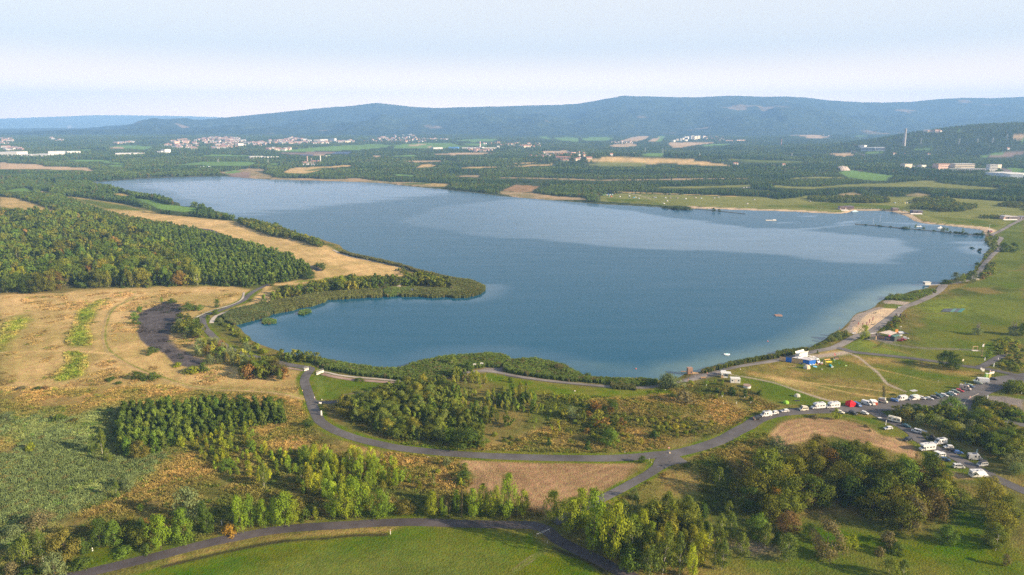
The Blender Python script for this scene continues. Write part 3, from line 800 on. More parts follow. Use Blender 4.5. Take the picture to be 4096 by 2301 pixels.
def ridge(name,label,sky_s,d0,dr,d1,seed,rough,cols=620,rows=110):
 P = rd(sky_s)
 r = rays(P)
 ta = r[:,0]/r[:,1]
 el = r[:,2]/np.hypot(r[:,0],r[:,1])
 t = np.linspace(-1.5,1.5,cols)
 e = np.interp(t,ta,el)
 ys = np.concatenate([np.linspace(d0,dr,rows),np.linspace(dr,d1,14)[1:]])
 X = np.repeat(ys,cols)*np.tile(t,len(ys))
 Y = np.repeat(ys,cols)
 E = np.tile(e,len(ys)); TT = np.tile(t,len(ys))
 Hr = CAM_H +E*dr*np.sqrt(1+TT*TT)
 s = np.clip((Y -d0)/(dr -d0),0,1)
 base = T0(X,np.minimum(Y,d0 +400.0))
 prof = s ** 1.15
 n1 = 1-np.abs(fbm(X/1500+seed,Y/2600,seed,4)*2-1)
 n2 = fbm(X/330,Y/420,seed +3,4)-.5
 Z = base*(1-s)+Hr*prof
 Z = Z +(n1 -.75)*rough*np.sin(np.pi*np.clip(s,0,1)) ** .8*1.6+n2*rough*1.0*np.sin(np.pi*s)
 Z = Z +(fbm(X/60,Y/200,seed +7,3)-.5)*9*(s > .97)
 Z = np.where(Y > dr,Hr -(Y -dr)*.03,Z)
 Z[Y == d0] =-40
 i = np.arange(len(X)).reshape(len(ys),cols)
 f = np.stack([i[:-1,:-1],i[:-1,1:],i[1:,1:],i[1:,:-1]],-1).reshape(-1,4)
 me = np_mesh(name,np.stack([X,Y,Z],1),f)
 me.polygons.foreach_set('use_smooth',np.ones(len(f),bool))
 o = link(name,me,mats=[mountain_mat('mountain_forest_'+name)])
 return tag(o,label,kind='structure')
ridge('mountains','long wooded mountain ridge rising blue behind the towns',
      'V -900,345 0,335 100,330 250,322 400,311 520,300 600,293 700,283 760,277 830,270 880,267 920,262 952,259 985,263 1030,268 1060,270 1100,272 1180,270 1250,268 1330,266 1400,264 1450,262 1480,257 1530,248 1565,241 1600,242 1650,243 1700,245 1760,245 1810,242 1860,241 1920,244 1980,243 2020,245 2080,252 2150,257 2220,258 2300,256 2340,251 2380,248 2440,246 2500,247 2576,244 3200,250',
      5600,8600,9500,4,150)
ridge('mountain','low far ridge fading into the haze at the left',
      'V -900,296 0,299 130,294 250,290 380,291 500,293 560,296 640,292 700,294 900,300 2576,300',12500,15400,16000,14,110,300,50)
# haze
hz = MB().box(-26000,26000,-2500,16600,-60,900)
hm = bpy.data.materials.new('haze_air')
hm.use_nodes = True
hn,hl = hm.node_tree.nodes,hm.node_tree.links
hn.remove(hn['Principled BSDF'])
pv = hn.new('ShaderNodeVolumePrincipled')
pv.inputs['Color'].default_value = (.27,.53,1.0,1)
pv.inputs['Density'].default_value = 1.15e-4
pv.inputs['Anisotropy'].default_value = 0
hl.new(pv.outputs[0],hn['Material Output'].inputs['Volume'])
ho = hz.build('haze',hm)
tag(ho,'thin pale blue morning haze over the whole valley',kind='stuff')
# roads, tracks, breakwaters
def asphalt(name,a,b,crack=.3):
 m = bpy.data.materials.new(name); m.use_nodes = True
 n,l = m.node_tree.nodes,m.node_tree.links
 p = n['Principled BSDF']; p.inputs['Roughness'].default_value = .85; p.inputs['Specular IOR Level'].default_value = .25
 geo = n.new('ShaderNodeNewGeometry')
 nz = n.new('ShaderNodeTexNoise'); nz.inputs['Scale'].default_value = .35; nz.inputs['Detail'].default_value = 9; nz.inputs['Roughness'].default_value = .7
 l.new(geo.outputs['Position'],nz.inputs['Vector'])
 cr = n.new('ShaderNodeValToRGB'); e = cr.color_ramp.elements
 e[0].position = .35; e[0].color = (*a,1); e[1].position = .65; e[1].color = (*b,1)
 l.new(nz.outputs[0],cr.inputs[0])
 n2 = n.new('ShaderNodeTexNoise'); n2.inputs['Scale'].default_value = .07; n2.inputs['Detail'].default_value = 6
 l.new(geo.outputs['Position'],n2.inputs['Vector'])
 r2 = n.new('ShaderNodeMapRange'); r2.inputs['From Min'].default_value = .35; r2.inputs['From Max'].default_value = .65; r2.inputs['To Min'].default_value = .74; r2.inputs['To Max'].default_value = 1.25
 l.new(n2.outputs[0],r2.inputs['Value'])
 vm = n.new('ShaderNodeVectorMath'); vm.operation = 'MULTIPLY'; l.new(cr.outputs[0],vm.inputs[0]); l.new(r2.outputs[0],vm.inputs[1])
 l.new(vm.outputs[0],p.inputs['Base Color'])
 bp = n.new('ShaderNodeBump'); bp.inputs['Distance'].default_value = .03
 l.new(nz.outputs[0],bp.inputs['Height']); l.new(bp.outputs[0],p.inputs['Normal'])
 return m
M_ASPH = asphalt('asphalt',(.084,.079,.082),(.112,.106,.107))
M_ASPH2 = asphalt('asphalt_dark',(.060,.052,.056),(.085,.075,.078))
M_GRAV = asphalt('gravel_road',(.16,.145,.135),(.215,.195,.18))
M_PALE = asphalt('pale_gravel',(.34,.30,.26),(.42,.38,.33))
M_STONE = asphalt('red_rubble',(.26,.17,.14),(.36,.26,.22))
def ribbon(name,pts,width,material,label,off=.06,kind='structure',widths=None,step=3.0):
 """a strip draped on the land along a line of world points"""
 q = smooth_line([np.array(p[:2]) for p in pts],step)
 d = np.gradient(q,axis=0); d /= np.linalg.norm(d,axis=1)[:,None]+1e-9
 nrm = np.stack([-d[:,1],d[:,0]],1)
 if widths:
  tt = np.concatenate([[0],np.cumsum(np.linalg.norm(np.diff(q,axis=0),axis=1))]); tt /= tt[-1]
  w = np.interp(tt,[a for a,_ in widths],[b for _,b in widths])
 else: w = np.full(len(q),width)
 w = w*(1+.05*(vn(q[:,0]/4,q[:,1]/4,3)-.5))
 ks = np.linspace(-.5,.5,7)
 X = (q[:,0,None]+nrm[:,0,None]*w[:,None]*ks).ravel()
 Y = (q[:,1,None]+nrm[:,1,None]*w[:,None]*ks).ravel()
 Z = T(X,Y)+off +np.clip(np.hypot(X,Y)-150,0,None)*.00035-np.tile((np.abs(ks) > .45)*.05,len(q))
 i = np.arange(len(X)).reshape(len(q),len(ks))
 f = np.stack([i[:-1,:-1],i[1:,:-1],i[1:,1:],i[:-1,1:]],-1).reshape(-1,4)
 me = np_mesh(name,np.stack([X,Y,Z],1),f)
 me.polygons.foreach_set('use_smooth',np.ones(len(f),bool))
 o = link(name,me,mats=[material])
 return tag(o,label,kind=kind)
ribbon('cycle_road',g('c1 1975,70 '+MAINROAD[3:]),4.4,M_ASPH,'curving asphalt cycle road round the near end of the lake',
       widths=[(0,3.6),(.25,4.2),(.62,4.6),(.8,5.2),(.93,6.0),(1,7.5)])
ribbon('parking_road',g('c6 1400,752 1500,745 1640,738 1800,728 1930,728 2050,712 2180,668 2280,622 2370,585 2450,560 2576,545 2700,530'),10,M_ASPH,
       'wide asphalt road lined with parked vehicles',off=.075,widths=[(0,7),(.2,10),(.5,10),(.7,9),(1,13)])
ribbon('camping_lane',g('c6 1500,750 1560,785 1640,830 1740,877 1820,930 c5 1850,110 1950,160 2050,200 2150,250 2250,300 2350,350 2450,400 2576,455 2700,510'),5,M_ASPH,
       'asphalt lane between camper vans running down to the right',off=.07,widths=[(0,8),(.1,5.4),(1,4.6)])
ribbon('stub_road',g('c4 2420,235 2330,260 2270,310 2200,360 2100,415 2000,470 1900,520 1800,570 1650,650 1500,720'),4,M_ASPH,
       'short asphalt road dropping behind the poplars to the bottom road',off=.085,widths=[(0,12),(.1,8),(.18,4.6),(.3,3.8),(1,3.8)])
ribbon('bottom_road',g('c2 300,1350 450,1320 600,1292 800,1245 1000,1198 1200,1152 1400,1102 1600,1052 1800,1008 2000,968 2200,942 2400,928 2570,920 c4 200,722 500,716 800,726 1000,731 1200,735 1350,740 1450,775 1520,840 1650,910 1800,980 1950,1060 2100,1130'),4.2,M_ASPH2,
       'dark asphalt road along the bottom edge below the poplars')
ribbon('wood_road',g('c3 90,542 200,545 300,530 400,518 500,496 600,455 700,420 830,398 900,385 1000,362 1080,338 1150,325'),3.2,M_ASPH,'narrow asphalt path behind the young plantation')
ribbon('promenade',g('c3 1140,328 1200,318 1260,315 1350,325 1450,345 1600,370 1800,395 2000,415 2200,428 2400,428 c6 210,562 280,552 350,530 420,503 480,487 560,470 700,448 850,425 950,402 1050,378 1150,353 1250,335 1330,300 1400,262 1440,245 1500,225'),3.6,M_GRAV,
       'grey lakeside promenade along the near right shore',widths=[(0,2.8),(.45,3.0),(.6,4),(.9,4.6),(1,5)])
ribbon('beach_road',g('c6 1480,232 1530,218 1600,165 1680,108 1750,52 c7 1900,788 1980,753 2050,715 2085,682 2095,668'),4.6,M_GRAV,'grey track behind the swimming beach',off=.1)
ribbon('shore_road',g('e6 190,378 212,330 250,295 300,283 400,268 520,240 600,212 680,170 730,92 790,2 e5 2210,740 2270,680 2320,650 2315,610 2300,580 2330,545 2340,520 2290,500 2250,485 2330,450 2420,400 2500,360 2560,330 2650,300'),4.2,M_GRAV,'grey road along the far right shore')
ribbon('meadow_road',g('c6 1290,330 1350,345 1400,360 1550,377 1700,395 1850,415 1970,432 2120,455 2280,475 2400,492 2500,515 2600,530'),4,M_ASPH,'asphalt road across the camping meadow',off=.08)
ribbon('spur_road',g('c6 2250,475 2300,455 2340,432 2400,398 2450,370'),3.6,M_ASPH,'short asphalt spur climbing into the bushes',off=.1)
ribbon('loop_road',g('c6 2330,625 2270,652 2210,685 2175,715 2172,745 2200,775 2270,805 2400,835 2576,872 2700,895'),4.4,M_ASPH,'curved asphalt exit road with a pale kerb',off=.09)
ribbon('kerb',g('c6 2262,652 2215,676 2172,708 2158,738 2172,765 2196,785'),.22,M_PALE,'pale concrete kerb of the curved exit road',off=.2,step=1.5)
ribbon('spit_path',g('c1 1555,352 1570,320 1610,292 1680,268 1750,247 1850,230 1920,210'),2.6,M_PALE,'pale gravel path leading onto the spit')
ribbon('shore_path',g('d7 780,0 870,37 980,70 1150,105 1300,138 1450,172 1580,207'),2.4,M_PALE,'pale path along the far side of the spit')
ribbon('spit_track',g('d7 1390,285 1400,310 1390,335 1395,352'),3.2,M_PALE,'short pale path crossing the spit')
ribbon('spit_path',g('d7 1235,375 1240,400'),5,M_PALE,'pale bathing place on the near side of the spit')
ribbon('spit_path',g('d7 1512,365 1520,388'),4.4,M_PALE,'small pale bathing place near the tip of the spit')
ribbon('field_road',g('d6 1300,470 1400,482 1500,492 1560,502 1610,528'),4,M_ASPH2,'piece of dark road between pasture and plantation')
ribbon('field_road',g('d7 565,150 600,165 630,180 650,200'),5,M_ASPH2,'short dark road end by the plantation corner')
ribbon('causeway',g('d8 930,445 1050,465 1200,500 1400,525 1550,540 1750,553 2000,572 2400,600 c3 745,395'),1.6,M_PALE,'pale path on top of the stone channel')
ribbon('stone_channel',g('d8 920,490 1100,530 1300,565 1500,590 1700,600 2000,620 2400,640 c3 745,403'),2.6,M_STONE,'reddish rubble bank of the outflow channel')
ribbon('stone_channel',g('d8 110,335 200,360 350,385 480,410 560,425'),1.8,M_STONE,'reddish rubble bank left of the bridge')
ribbon('stone_bank',g('c3 1400,345 1500,362 1700,388 1900,410 2100,428'),1.6,M_ASPH2,'dark stone edge below the promenade',off=.05)
ribbon('dam_edge',g('c1 1795,130 1780,180 1700,222 1560,262 1450,310 1425,335'),1.4,M_PALE,'pale stone edging on the left of the cycle road')
ribbon('motorway',g('e4 780,318 840,335 880,355 930,372 970,385'),22,M_ASPH,'grey dual carriageway curving past the white factory',off=.6,step=20)
def breakwater(name,s,label,wmid=3.2):
 q = smooth_line(list(flat(rd(s))),3.0)
 d = np.gradient(q,axis=0); d /= np.linalg.norm(d,axis=1)[:,None]
 nrm = np.stack([-d[:,1],d[:,0]],1)
 prof = [(-1.0,-.8),(-.55,.45),(0,.75),(.55,.45),(1.0,-.8)]
 w = wmid*(.75+.6*vn(q[:,0]/7,q[:,1]/7,5))
 V = np.concatenate([np.column_stack([q +nrm*(k*w/2)[:,None],zz +.25*(vn(q[:,0]*1.3+9*k,q[:,1],4)-.5)]) for k,zz in prof])
 n,m = len(q),len(prof)
 i = np.arange(n*m).reshape(m,n)
 f = np.stack([i[:-1,:-1],i[:-1,1:],i[1:,1:],i[1:,:-1]],-1).reshape(-1,4)
 me = np_mesh(name,V,f)
 o = link(name,me,mats=[mat('breakwater_stone',(.12,.115,.09),.9,noise=.4,scale=.8,bumpd=.2)])
 return tag(o,label,'breakwater')
JETTY = 'e5 2200,492 2050,488 1850,472 1650,452 1400,430 1200,412 1000,392 835,380'
JETTY2 = 'c7 400,196 470,203 560,207 650,214 740,223 880,238'
breakwater('breakwater',JETTY,'long low rubble breakwater with bushes near the right shore')
breakwater('breakwater',JETTY2,'short low breakwater off the far camping meadow',4)
# plants: meshes
def foliage_mat(name,src):
 m = bpy.data.materials.new(name); m.use_nodes = True
 n,l = m.node_tree.nodes,m.node_tree.links
 n.remove(n['Principled BSDF'])
 if src == 'inst':
  at = n.new('ShaderNodeAttribute'); at.attribute_type = 'INSTANCER'; at.attribute_name = 'tint'; c = at.outputs['Color']
 else:
  at = n.new('ShaderNodeObjectInfo'); c = at.outputs['Color']
 geo = n.new('ShaderNodeNewGeometry')
 nz = n.new('ShaderNodeTexNoise'); nz.inputs['Scale'].default_value = .9; nz.inputs['Detail'].default_value = 3
 l.new(geo.outputs['Position'],nz.inputs['Vector'])
 mr = n.new('ShaderNodeMapRange'); mr.inputs['From Min'].default_value = .3; mr.inputs['From Max'].default_value = .7
 mr.inputs['To Min'].default_value = .62; mr.inputs['To Max'].default_value = 1.4
 l.new(nz.outputs[0],mr.inputs['Value'])
 mx = n.new('ShaderNodeVectorMath'); mx.operation = 'MULTIPLY'
 l.new(c,mx.inputs[0]); l.new(mr.outputs[0],mx.inputs[1])
 d = n.new('ShaderNodeBsdfDiffuse'); t = n.new('ShaderNodeBsdfTranslucent')
 l.new(mx.outputs[0],d.inputs[0])
 tm = n.new('ShaderNodeVectorMath'); tm.operation = 'MULTIPLY'; tm.inputs[1].default_value = (1.25,1.15,.6)
 l.new(mx.outputs[0],tm.inputs[0]); l.new(tm.outputs[0],t.inputs[0])
 s = n.new('ShaderNodeMixShader'); s.inputs[0].default_value = .30
 l.new(d.outputs[0],s.inputs[1]); l.new(t.outputs[0],s.inputs[2])
 l.new(s.outputs[0],n['Material Output'].inputs['Surface'])
 return m
FOL_I,FOL_O = foliage_mat('foliage_mass','inst'),foliage_mat('foliage','obj')
BARK = mat('bark',(.09,.07,.055),.95,noise=.3,scale=4)
BIRCHBARK = mat('birch_bark',(.55,.52,.47),.8,noise=.25,scale=6)
DEADWOOD = mat('dead_wood',(.22,.19,.165),.95,noise=.2,scale=4)
def quads(c,nrm,size,rg):
 """leaf sprays: quads at c facing nrm"""
 n = len(c)
 nrm = nrm/(np.linalg.norm(nrm,axis=1)[:,None]+1e-9)
 a = np.cross(nrm,rg.normal(size=(n,3))); a /= np.linalg.norm(a,axis=1)[:,None]+1e-9
 b = np.cross(nrm,a)
 s = (size*rg.uniform(.6,1.35,n))[:,None]*.5
 asp = rg.uniform(.5,1.0,n)[:,None]
 v = np.stack([c -a*s -b*s*asp*.4,c +a*s*.25-b*s*asp,c +a*s +b*s*asp*.3,c -a*s*.2+b*s*asp],1).reshape(-1,3)
 return v,np.arange(4*n).reshape(n,4)
def crown(kind,nleaf,size,seed):
 """height 1 from the ground, width 1; returns leaf quads"""
 rg = np.random.default_rng(seed)
 prof = {
  'poplar': lambda t: np.sin(np.pi*np.clip(t,0,1) ** .75) ** .65*.5,
  'birch': lambda t: np.sin(np.pi*np.clip(t,0,1) ** .72) ** .85*.48,
  'pine': lambda t: (.06+.44*(1-t) ** .75)*np.minimum(1,t*9+.35),
  'broad': lambda t: np.sqrt(np.clip(1-(2*t -.92) ** 2/1.1664,0,1))*.52,
  'shrub': lambda t: np.sqrt(np.clip(1-t ** 1.8,0,1))*.5,
  'willow': lambda t: np.sqrt(np.clip(1-(2*t -.8) ** 2/1.44,0,1))*.5,
  'sapling': lambda t: np.sin(np.pi*np.clip(t,0.03,1) ** .8) ** .8*.45,
 }[kind]
 z0 = {'poplar': .10,'birch': .20,'pine': .03,'broad': .10,'shrub': 0,'willow': .04,'sapling': .12}[kind]
 ncl = max(7,int(nleaf ** .5*{'pine': 1.3,'shrub': .7,'broad': .72,'willow': .75}.get(kind,.85)))
 t = rg.uniform(0,1,ncl) ** (1.15 if kind == 'pine' else .95)
 a = rg.uniform(0,2*np.pi,ncl) if kind != 'pine' else np.arange(ncl)*2.39996
 lob = 1+.30*np.sin(a*2+rg.uniform(0,6)+t*4)*rg.uniform(.3,1)+.18*np.sin(a*3+t*7+rg.uniform(0,6))
 rr_ = prof(t)*rg.uniform(.35,1.0,ncl) ** .6*lob
 cc = np.stack([rr_*np.cos(a),rr_*np.sin(a),z0 +t*(1-z0)],1)
 if kind in ('broad','willow','shrub'):
  cc[:,2] *= rg.uniform(.82,1.03,ncl)
 cs = {'poplar': (.085,.06),'birch': (.08,.055),'pine': (.09,.032),'broad': (.10,.06),'shrub': (.13,.12),'willow': (.11,.085),'sapling': (.10,.07)}[kind]
 k = rg.integers(0,ncl,nleaf)
 off = rg.normal(size=(nleaf,3))*np.array([cs[0],cs[0],cs[1]])
 if kind == 'birch': off[:,2] -= np.abs(rg.normal(size=nleaf))*.04
 if kind == 'poplar': off[:,2] += np.abs(rg.normal(size=nleaf))*.05
 p = cc[k]+off
 p[:,2] = np.clip(p[:,2],.01,1.02)
 out = p -np.array([0,0,.45]); out[:,2] *= .7
 out = off/.12*.8+out*1.4+rg.normal(size=(nleaf,3))*.45
 out[:,2] += .25
 return quads(p,out,np.full(nleaf,size),rg)
def trunk_mb(kind,seed,hh=1.0):
 rg = random.Random(seed)
 m = MB()
 r = {'poplar': .018,'birch': .012,'pine': .016,'broad': .022,'willow': .022,'sapling': .010,'shrub': .01}[kind]
 lean = (rg.uniform(-.03,.03),rg.uniform(-.03,.03))
 m.tube((0,0,-.02),(lean[0],lean[1],.45),r,r*.7,6)
 m.tube((lean[0],lean[1],.45),(lean[0]*2,lean[1]*2,.86),r*.7,r*.25,5)
 for i in range(5):
  a = rg.uniform(0,6.28); z = rg.uniform(.22,.6); q = rg.uniform(.16,.3)
  m.tube((lean[0]*z,lean[1]*z,z),(q*math.cos(a),q*math.sin(a),z +rg.uniform(.1,.25)),r*.45,r*.12,4)
 return m
def leafmesh(name,v,f,mats_):
 me = np_mesh(name,v,f)
 for m in mats_: me.materials.append(m)
 return me
def proto(kind,nleaf,size,seed,inst):
 """joined crown + trunk for masses"""
 v,f = crown(kind,nleaf,size,seed)
 t = trunk_mb(kind,seed)
 tv = np.array(t.v); tf = [tuple(i +len(v) for i in q) for q in t.f if len(q) == 4]
 me = bpy.data.meshes.new(kind +'_mass')
 me.from_pydata(np.concatenate([v,tv]).tolist(),[],f.tolist()+tf)
 me.materials.append(FOL_I if inst else FOL_O); me.materials.append(BIRCHBARK if kind == 'birch' else BARK)
 me.polygons.foreach_set('material_index',[0]*len(f)+[1]*len(tf))
 me.update()
 return bpy.data.objects.new(kind +'_mass',me)     # never linked: only the mass below draws it
KINDS_ = ['pine','poplar','birch','broad','willow','sapling','shrub']
HREF = {'pine': 6,'poplar': 10,'birch': 9,'broad': 9,'willow': 6,'sapling': 4.5,'shrub': 2.5}
WREF = {'pine': .62,'poplar': .46,'birch': .42,'broad': .86,'willow': .9,'sapling': .5,'shrub': 1.5}     # width / height
NEAR = {}
for k in KINDS_:
 nl = {'pine': 900,'poplar': 2600,'birch': 2000,'broad': 2800,'willow': 1800,'sapling': 700,'shrub': 700}[k]
 sz = {'pine': .11,'poplar': .048,'birch': .050,'broad': .052,'willow': .062,'sapling': .085,'shrub': .12}[k]
 NEAR[k] = []
 for s_ in range(6):
  v,f = crown(k,nl,sz,100+s_*7+len(k))
  cm_ = leafmesh(k +'_crown',v,f,[FOL_O])
  tm_ = trunk_mb(k,s_).mesh(k +'_trunk',[BIRCHBARK if k == 'birch' else BARK])
  NEAR[k].append((cm_,tm_))
MID = {k: [proto(k,{'broad': 300,'poplar': 300,'birch': 260}.get(k,200),{'pine': .21,'poplar': .125,'birch': .125,'broad': .14,'willow': .16,'sapling': .17,'shrub': .22}[k],40+i,True) for i in range(5)] for k in KINDS_}
FAR = {k: [proto(k,64,{'pine': .34,'poplar': .24,'birch': .24,'broad': .27,'willow': .3,'sapling': .3,'shrub': .4}[k],70+i,True) for i in range(3)] for k in KINDS_}
def blade_clump(name,n,h,spread,w,seed,droop=.25):
 """a clump of upright leaves: reeds or grass"""
 rg = np.random.default_rng(seed)
 a = rg.uniform(0,6.283,n); r = spread*np.sqrt(rg.uniform(0,1,n))
 b = np.stack([r*np.cos(a),r*np.sin(a),np.full(n,-.03)],1)
 hh = h*rg.uniform(.6,1.05,n)
 lean = rg.normal(size=(n,2))*droop*h*.5
 tip = b +np.column_stack([lean,hh])
 sd = rg.normal(size=(n,3)); sd[:,2] = 0; sd /= np.linalg.norm(sd,axis=1)[:,None]
 ww = (w*rg.uniform(.6,1.3,n))[:,None]
 v = np.stack([b -sd*ww*.5,b +sd*ww*.5,tip +sd*ww*.35,tip -sd*ww*.35],1).reshape(-1,3)
 me = leafmesh(name,v,np.arange(4*n).reshape(n,4),[FOL_I])
 return bpy.data.objects.new(name,me)
REED = [blade_clump('reed_mass',70,1.0,.62,.16,5+i,.22) for i in range(3)]
TUFT = [blade_clump('tuft_mass',34,1.0,.75,.22,15+i,.7) for i in range(3)]
def mass(name,P,protos,scale,tint,label,cat=None,idx=None,rot=None):
 """one mass of plants nobody could count: points carrying instances of a few meshes"""
 n = len(P)
 if n == 0: return None
 me = bpy.data.meshes.new(name)
 me.vertices.add(n)
 me.vertices.foreach_set('co',P.astype(np.float32).ravel())
 scale = np.asarray(scale,np.float32)
 for nm,ty,key,dat in (('size','FLOAT_VECTOR','vector',scale),('tint','FLOAT_COLOR','color',np.column_stack([tint,np.ones(n)]))):
  a = me.attributes.new(nm,ty,'POINT'); a.data.foreach_set(key,np.ascontiguousarray(dat,np.float32).ravel())
 a = me.attributes.new('turn','FLOAT_VECTOR','POINT')
 rt = np.zeros((n,3),np.float32); rt[:,2] = rng.uniform(0,6.283,n) if rot is None else rot
 a.data.foreach_set('vector',rt.ravel())
 a = me.attributes.new('pick','INT','POINT')
 ix = rng.integers(0,len(protos),n) if idx is None else idx
 a.data.foreach_set('value',ix.astype(np.int32))
 o = link(name,me)
 ng = bpy.data.node_groups.new(name,'GeometryNodeTree')
 ng.interface.new_socket('Geometry',in_out='INPUT',socket_type='NodeSocketGeometry')
 ng.interface.new_socket('Geometry',in_out='OUTPUT',socket_type='NodeSocketGeometry')
 N,L = ng.nodes,ng.links
 gi,go = N.new('NodeGroupInput'),N.new('NodeGroupOutput')
 jn = N.new('GeometryNodeJoinGeometry')
 def named(nm,ty):
  q = N.new('GeometryNodeInputNamedAttribute'); q.data_type = ty; q.inputs['Name'].default_value = nm
  return q.outputs[0]
 sz_,tn_,pk_ = named('size','FLOAT_VECTOR'),named('turn','FLOAT_VECTOR'),named('pick','INT')
 for k,po in enumerate(protos):
  oi = N.new('GeometryNodeObjectInfo'); oi.inputs['Object'].default_value = po
  oi.inputs['As Instance'].default_value = False
  cp = N.new('FunctionNodeCompare'); cp.data_type = 'INT'; cp.operation = 'EQUAL'
  L.new(pk_,cp.inputs[2]); cp.inputs[3].default_value = k
  ip = N.new('GeometryNodeInstanceOnPoints')
  L.new(gi.outputs[0],ip.inputs['Points']); L.new(cp.outputs[0],ip.inputs['Selection'])
  L.new(oi.outputs['Geometry'],ip.inputs['Instance'])
  L.new(tn_,ip.inputs['Rotation']); L.new(sz_,ip.inputs['Scale'])
  L.new(ip.outputs[0],jn.inputs[0])
 L.new(jn.outputs[0],go.inputs[0])
 md = o.modifiers.new('plants','NODES'); md.node_group = ng
 return tag(o,label,cat,kind='stuff')
def jitter_grid(poly,spacing,seed,jit=.42):
 rg = np.random.default_rng(seed)
 x0,y0 = poly.min(0); x1,y1 = poly.max(0)
 gx,gy = np.meshgrid(np.arange(x0,x1,spacing),np.arange(y0,y1,spacing))
 gx = gx +(np.arange(gx.shape[0])[:,None] % 2)*spacing*.5
 x = (gx +rg.uniform(-jit,jit,gx.shape)*spacing).ravel(); y = (gy +rg.uniform(-jit,jit,gy.shape)*spacing).ravel()
 m = poly_sd(poly,x,y) < 0
 return x[m],y[m]
TINT = {'pine': [(.055,.098,.018),(.082,.128,.022),(.065,.105,.022)],
  'poplar': [(.155,.235,.020),(.115,.185,.020),(.19,.24,.020)],
  'birch': [(.135,.175,.030),(.11,.155,.032),(.16,.18,.028)],
  'broad': [(.065,.105,.018),(.090,.12,.020),(.072,.10,.017),(.12,.135,.022)],
  'willow': [(.14,.18,.075),(.11,.15,.06)],
  'sapling': [(.16,.235,.025),(.12,.19,.025),(.19,.235,.02)],
  'shrub': [(.078,.118,.020),(.10,.135,.022),(.12,.16,.022)]}
def pick_tint(kind,n,rg,extra=None,pe=0.0):
 t = np.array(TINT[kind])
 c = t[rg.integers(0,len(t),n)]*np.array([1.5,1.36,1.2])
 if extra is not None:
  m = rg.uniform(size=n) < pe
  c[m] = np.array(extra)[rg.integers(0,len(extra),m.sum())]
 return c*rg.uniform(.82,1.2,(n,1))*rg.uniform(.94,1.06,(n,3))
AUT = [(.20,.135,.035),(.21,.125,.035),(.19,.16,.03),(.15,.125,.04)]
YEL = [(.26,.25,.03),(.22,.23,.03)]
TREES = []     # kind, x, y, height, width, tint, region index
REG = []       # label of one, group, name of the mass, label of the mass
def wood(s,spacing,kinds,h,label,mass_name,mass_label,seed,extra=None,pe=0.0,jit=.42,clump=None,pts=None):
 """kinds: {kind: weight}; h: (low, high) metres"""
 rg = np.random.default_rng(seed)
 if pts is None: x,y = jitter_grid(g(s),spacing,seed,jit)
 else: x,y = pts
 if clump:
  m = fbm(x/clump[0],y/clump[0],seed,3) > clump[1]
  x,y = x[m],y[m]
 sd = lake_sd(x,y); m = sd > .5; x,y = x[m],y[m]
 n = len(x)
 kk = list(kinds); w = np.array([kinds[k] for k in kk],float); w /= w.sum()
 ks = np.searchsorted(np.cumsum(w)-1e-9,np.clip(rg.uniform(size=n)*.55+np.clip((fbm(x/17,y/17,seed +9,2)-.5)*2.6+.5,0,1)*.45,0,.9999))
 ks = np.minimum(ks,len(kk)-1)
 lum = (.72+.56*fbm(x/28,y/28,seed +4,2))*rg.uniform(.75,1.25,n)
 ri = len(REG); REG.append((label,mass_name,mass_label))
 hs = rg.uniform(h[0],h[1],n)*(.8+.4*fbm(x/25,y/25,seed +1,2))
 for j,k in enumerate(kk):
  m = ks == j
  nn = int(m.sum())
  if not nn: continue
  hh = hs[m]*({'shrub': .38,'sapling': .7,'willow': .75}.get(k,1.0) if len(kk) > 1 else 1)
  ww = hh*WREF[k]*rg.uniform(.8,1.2,nn)
  tn = pick_tint(k,nn,rg,extra,pe)*lum[m][:,None]
  TREES.extend(zip([k]*nn,x[m],y[m],hh,ww,tn,[ri]*nn))
KNAME = {'pine': 'pine_tree','poplar': 'poplar_tree','birch': 'birch_tree','broad': 'broadleaf_tree','willow': 'willow_tree','sapling': 'young_tree','shrub': 'shrub'}
KCAT = {'pine': 'pine tree','poplar': 'poplar','birch': 'birch','broad': 'broadleaf tree','willow': 'willow','sapling': 'young tree','shrub': 'shrub'}
def plant(kind,x,y,h,w,tint,label,group=None,var=None,z=None):
 """one tree as a thing: trunk and crown under an empty; a shrub is one mesh"""
 v = random.randrange(6) if var is None else var
 cm_,tm_ = NEAR[kind][v]
 z = tz(x,y) if z is None else z
 rz = random.uniform(0,6.28)
 if kind == 'shrub':
  o = bpy.data.objects.new('shrub',cm_); C.objects.link(o)
  o.location = (x,y,z -.03); o.rotation_euler = (0,0,rz); o.scale = (w,w,h); o.color = (*tint,1)
  return tag(o,label,'shrub',group)
 r = empty(KNAME[kind],(x,y,z),rz)
 q_ = random.uniform(.88,1.12); r.scale = (w*q_,w/q_,h); r.rotation_euler = (random.gauss(0,.035),random.gauss(0,.035),rz)
 tag(r,label,KCAT[kind],group)
 c_ = bpy.data.objects.new('crown',cm_); C.objects.link(c_); c_.parent = r; c_.color = (*tint,1)
 t_ = bpy.data.objects.new('trunk',tm_); C.objects.link(t_); t_.parent = r
 k = h/max(w,.1)*.55
 t_.scale = (max(.45,k),max(.45,k),1)
 return r
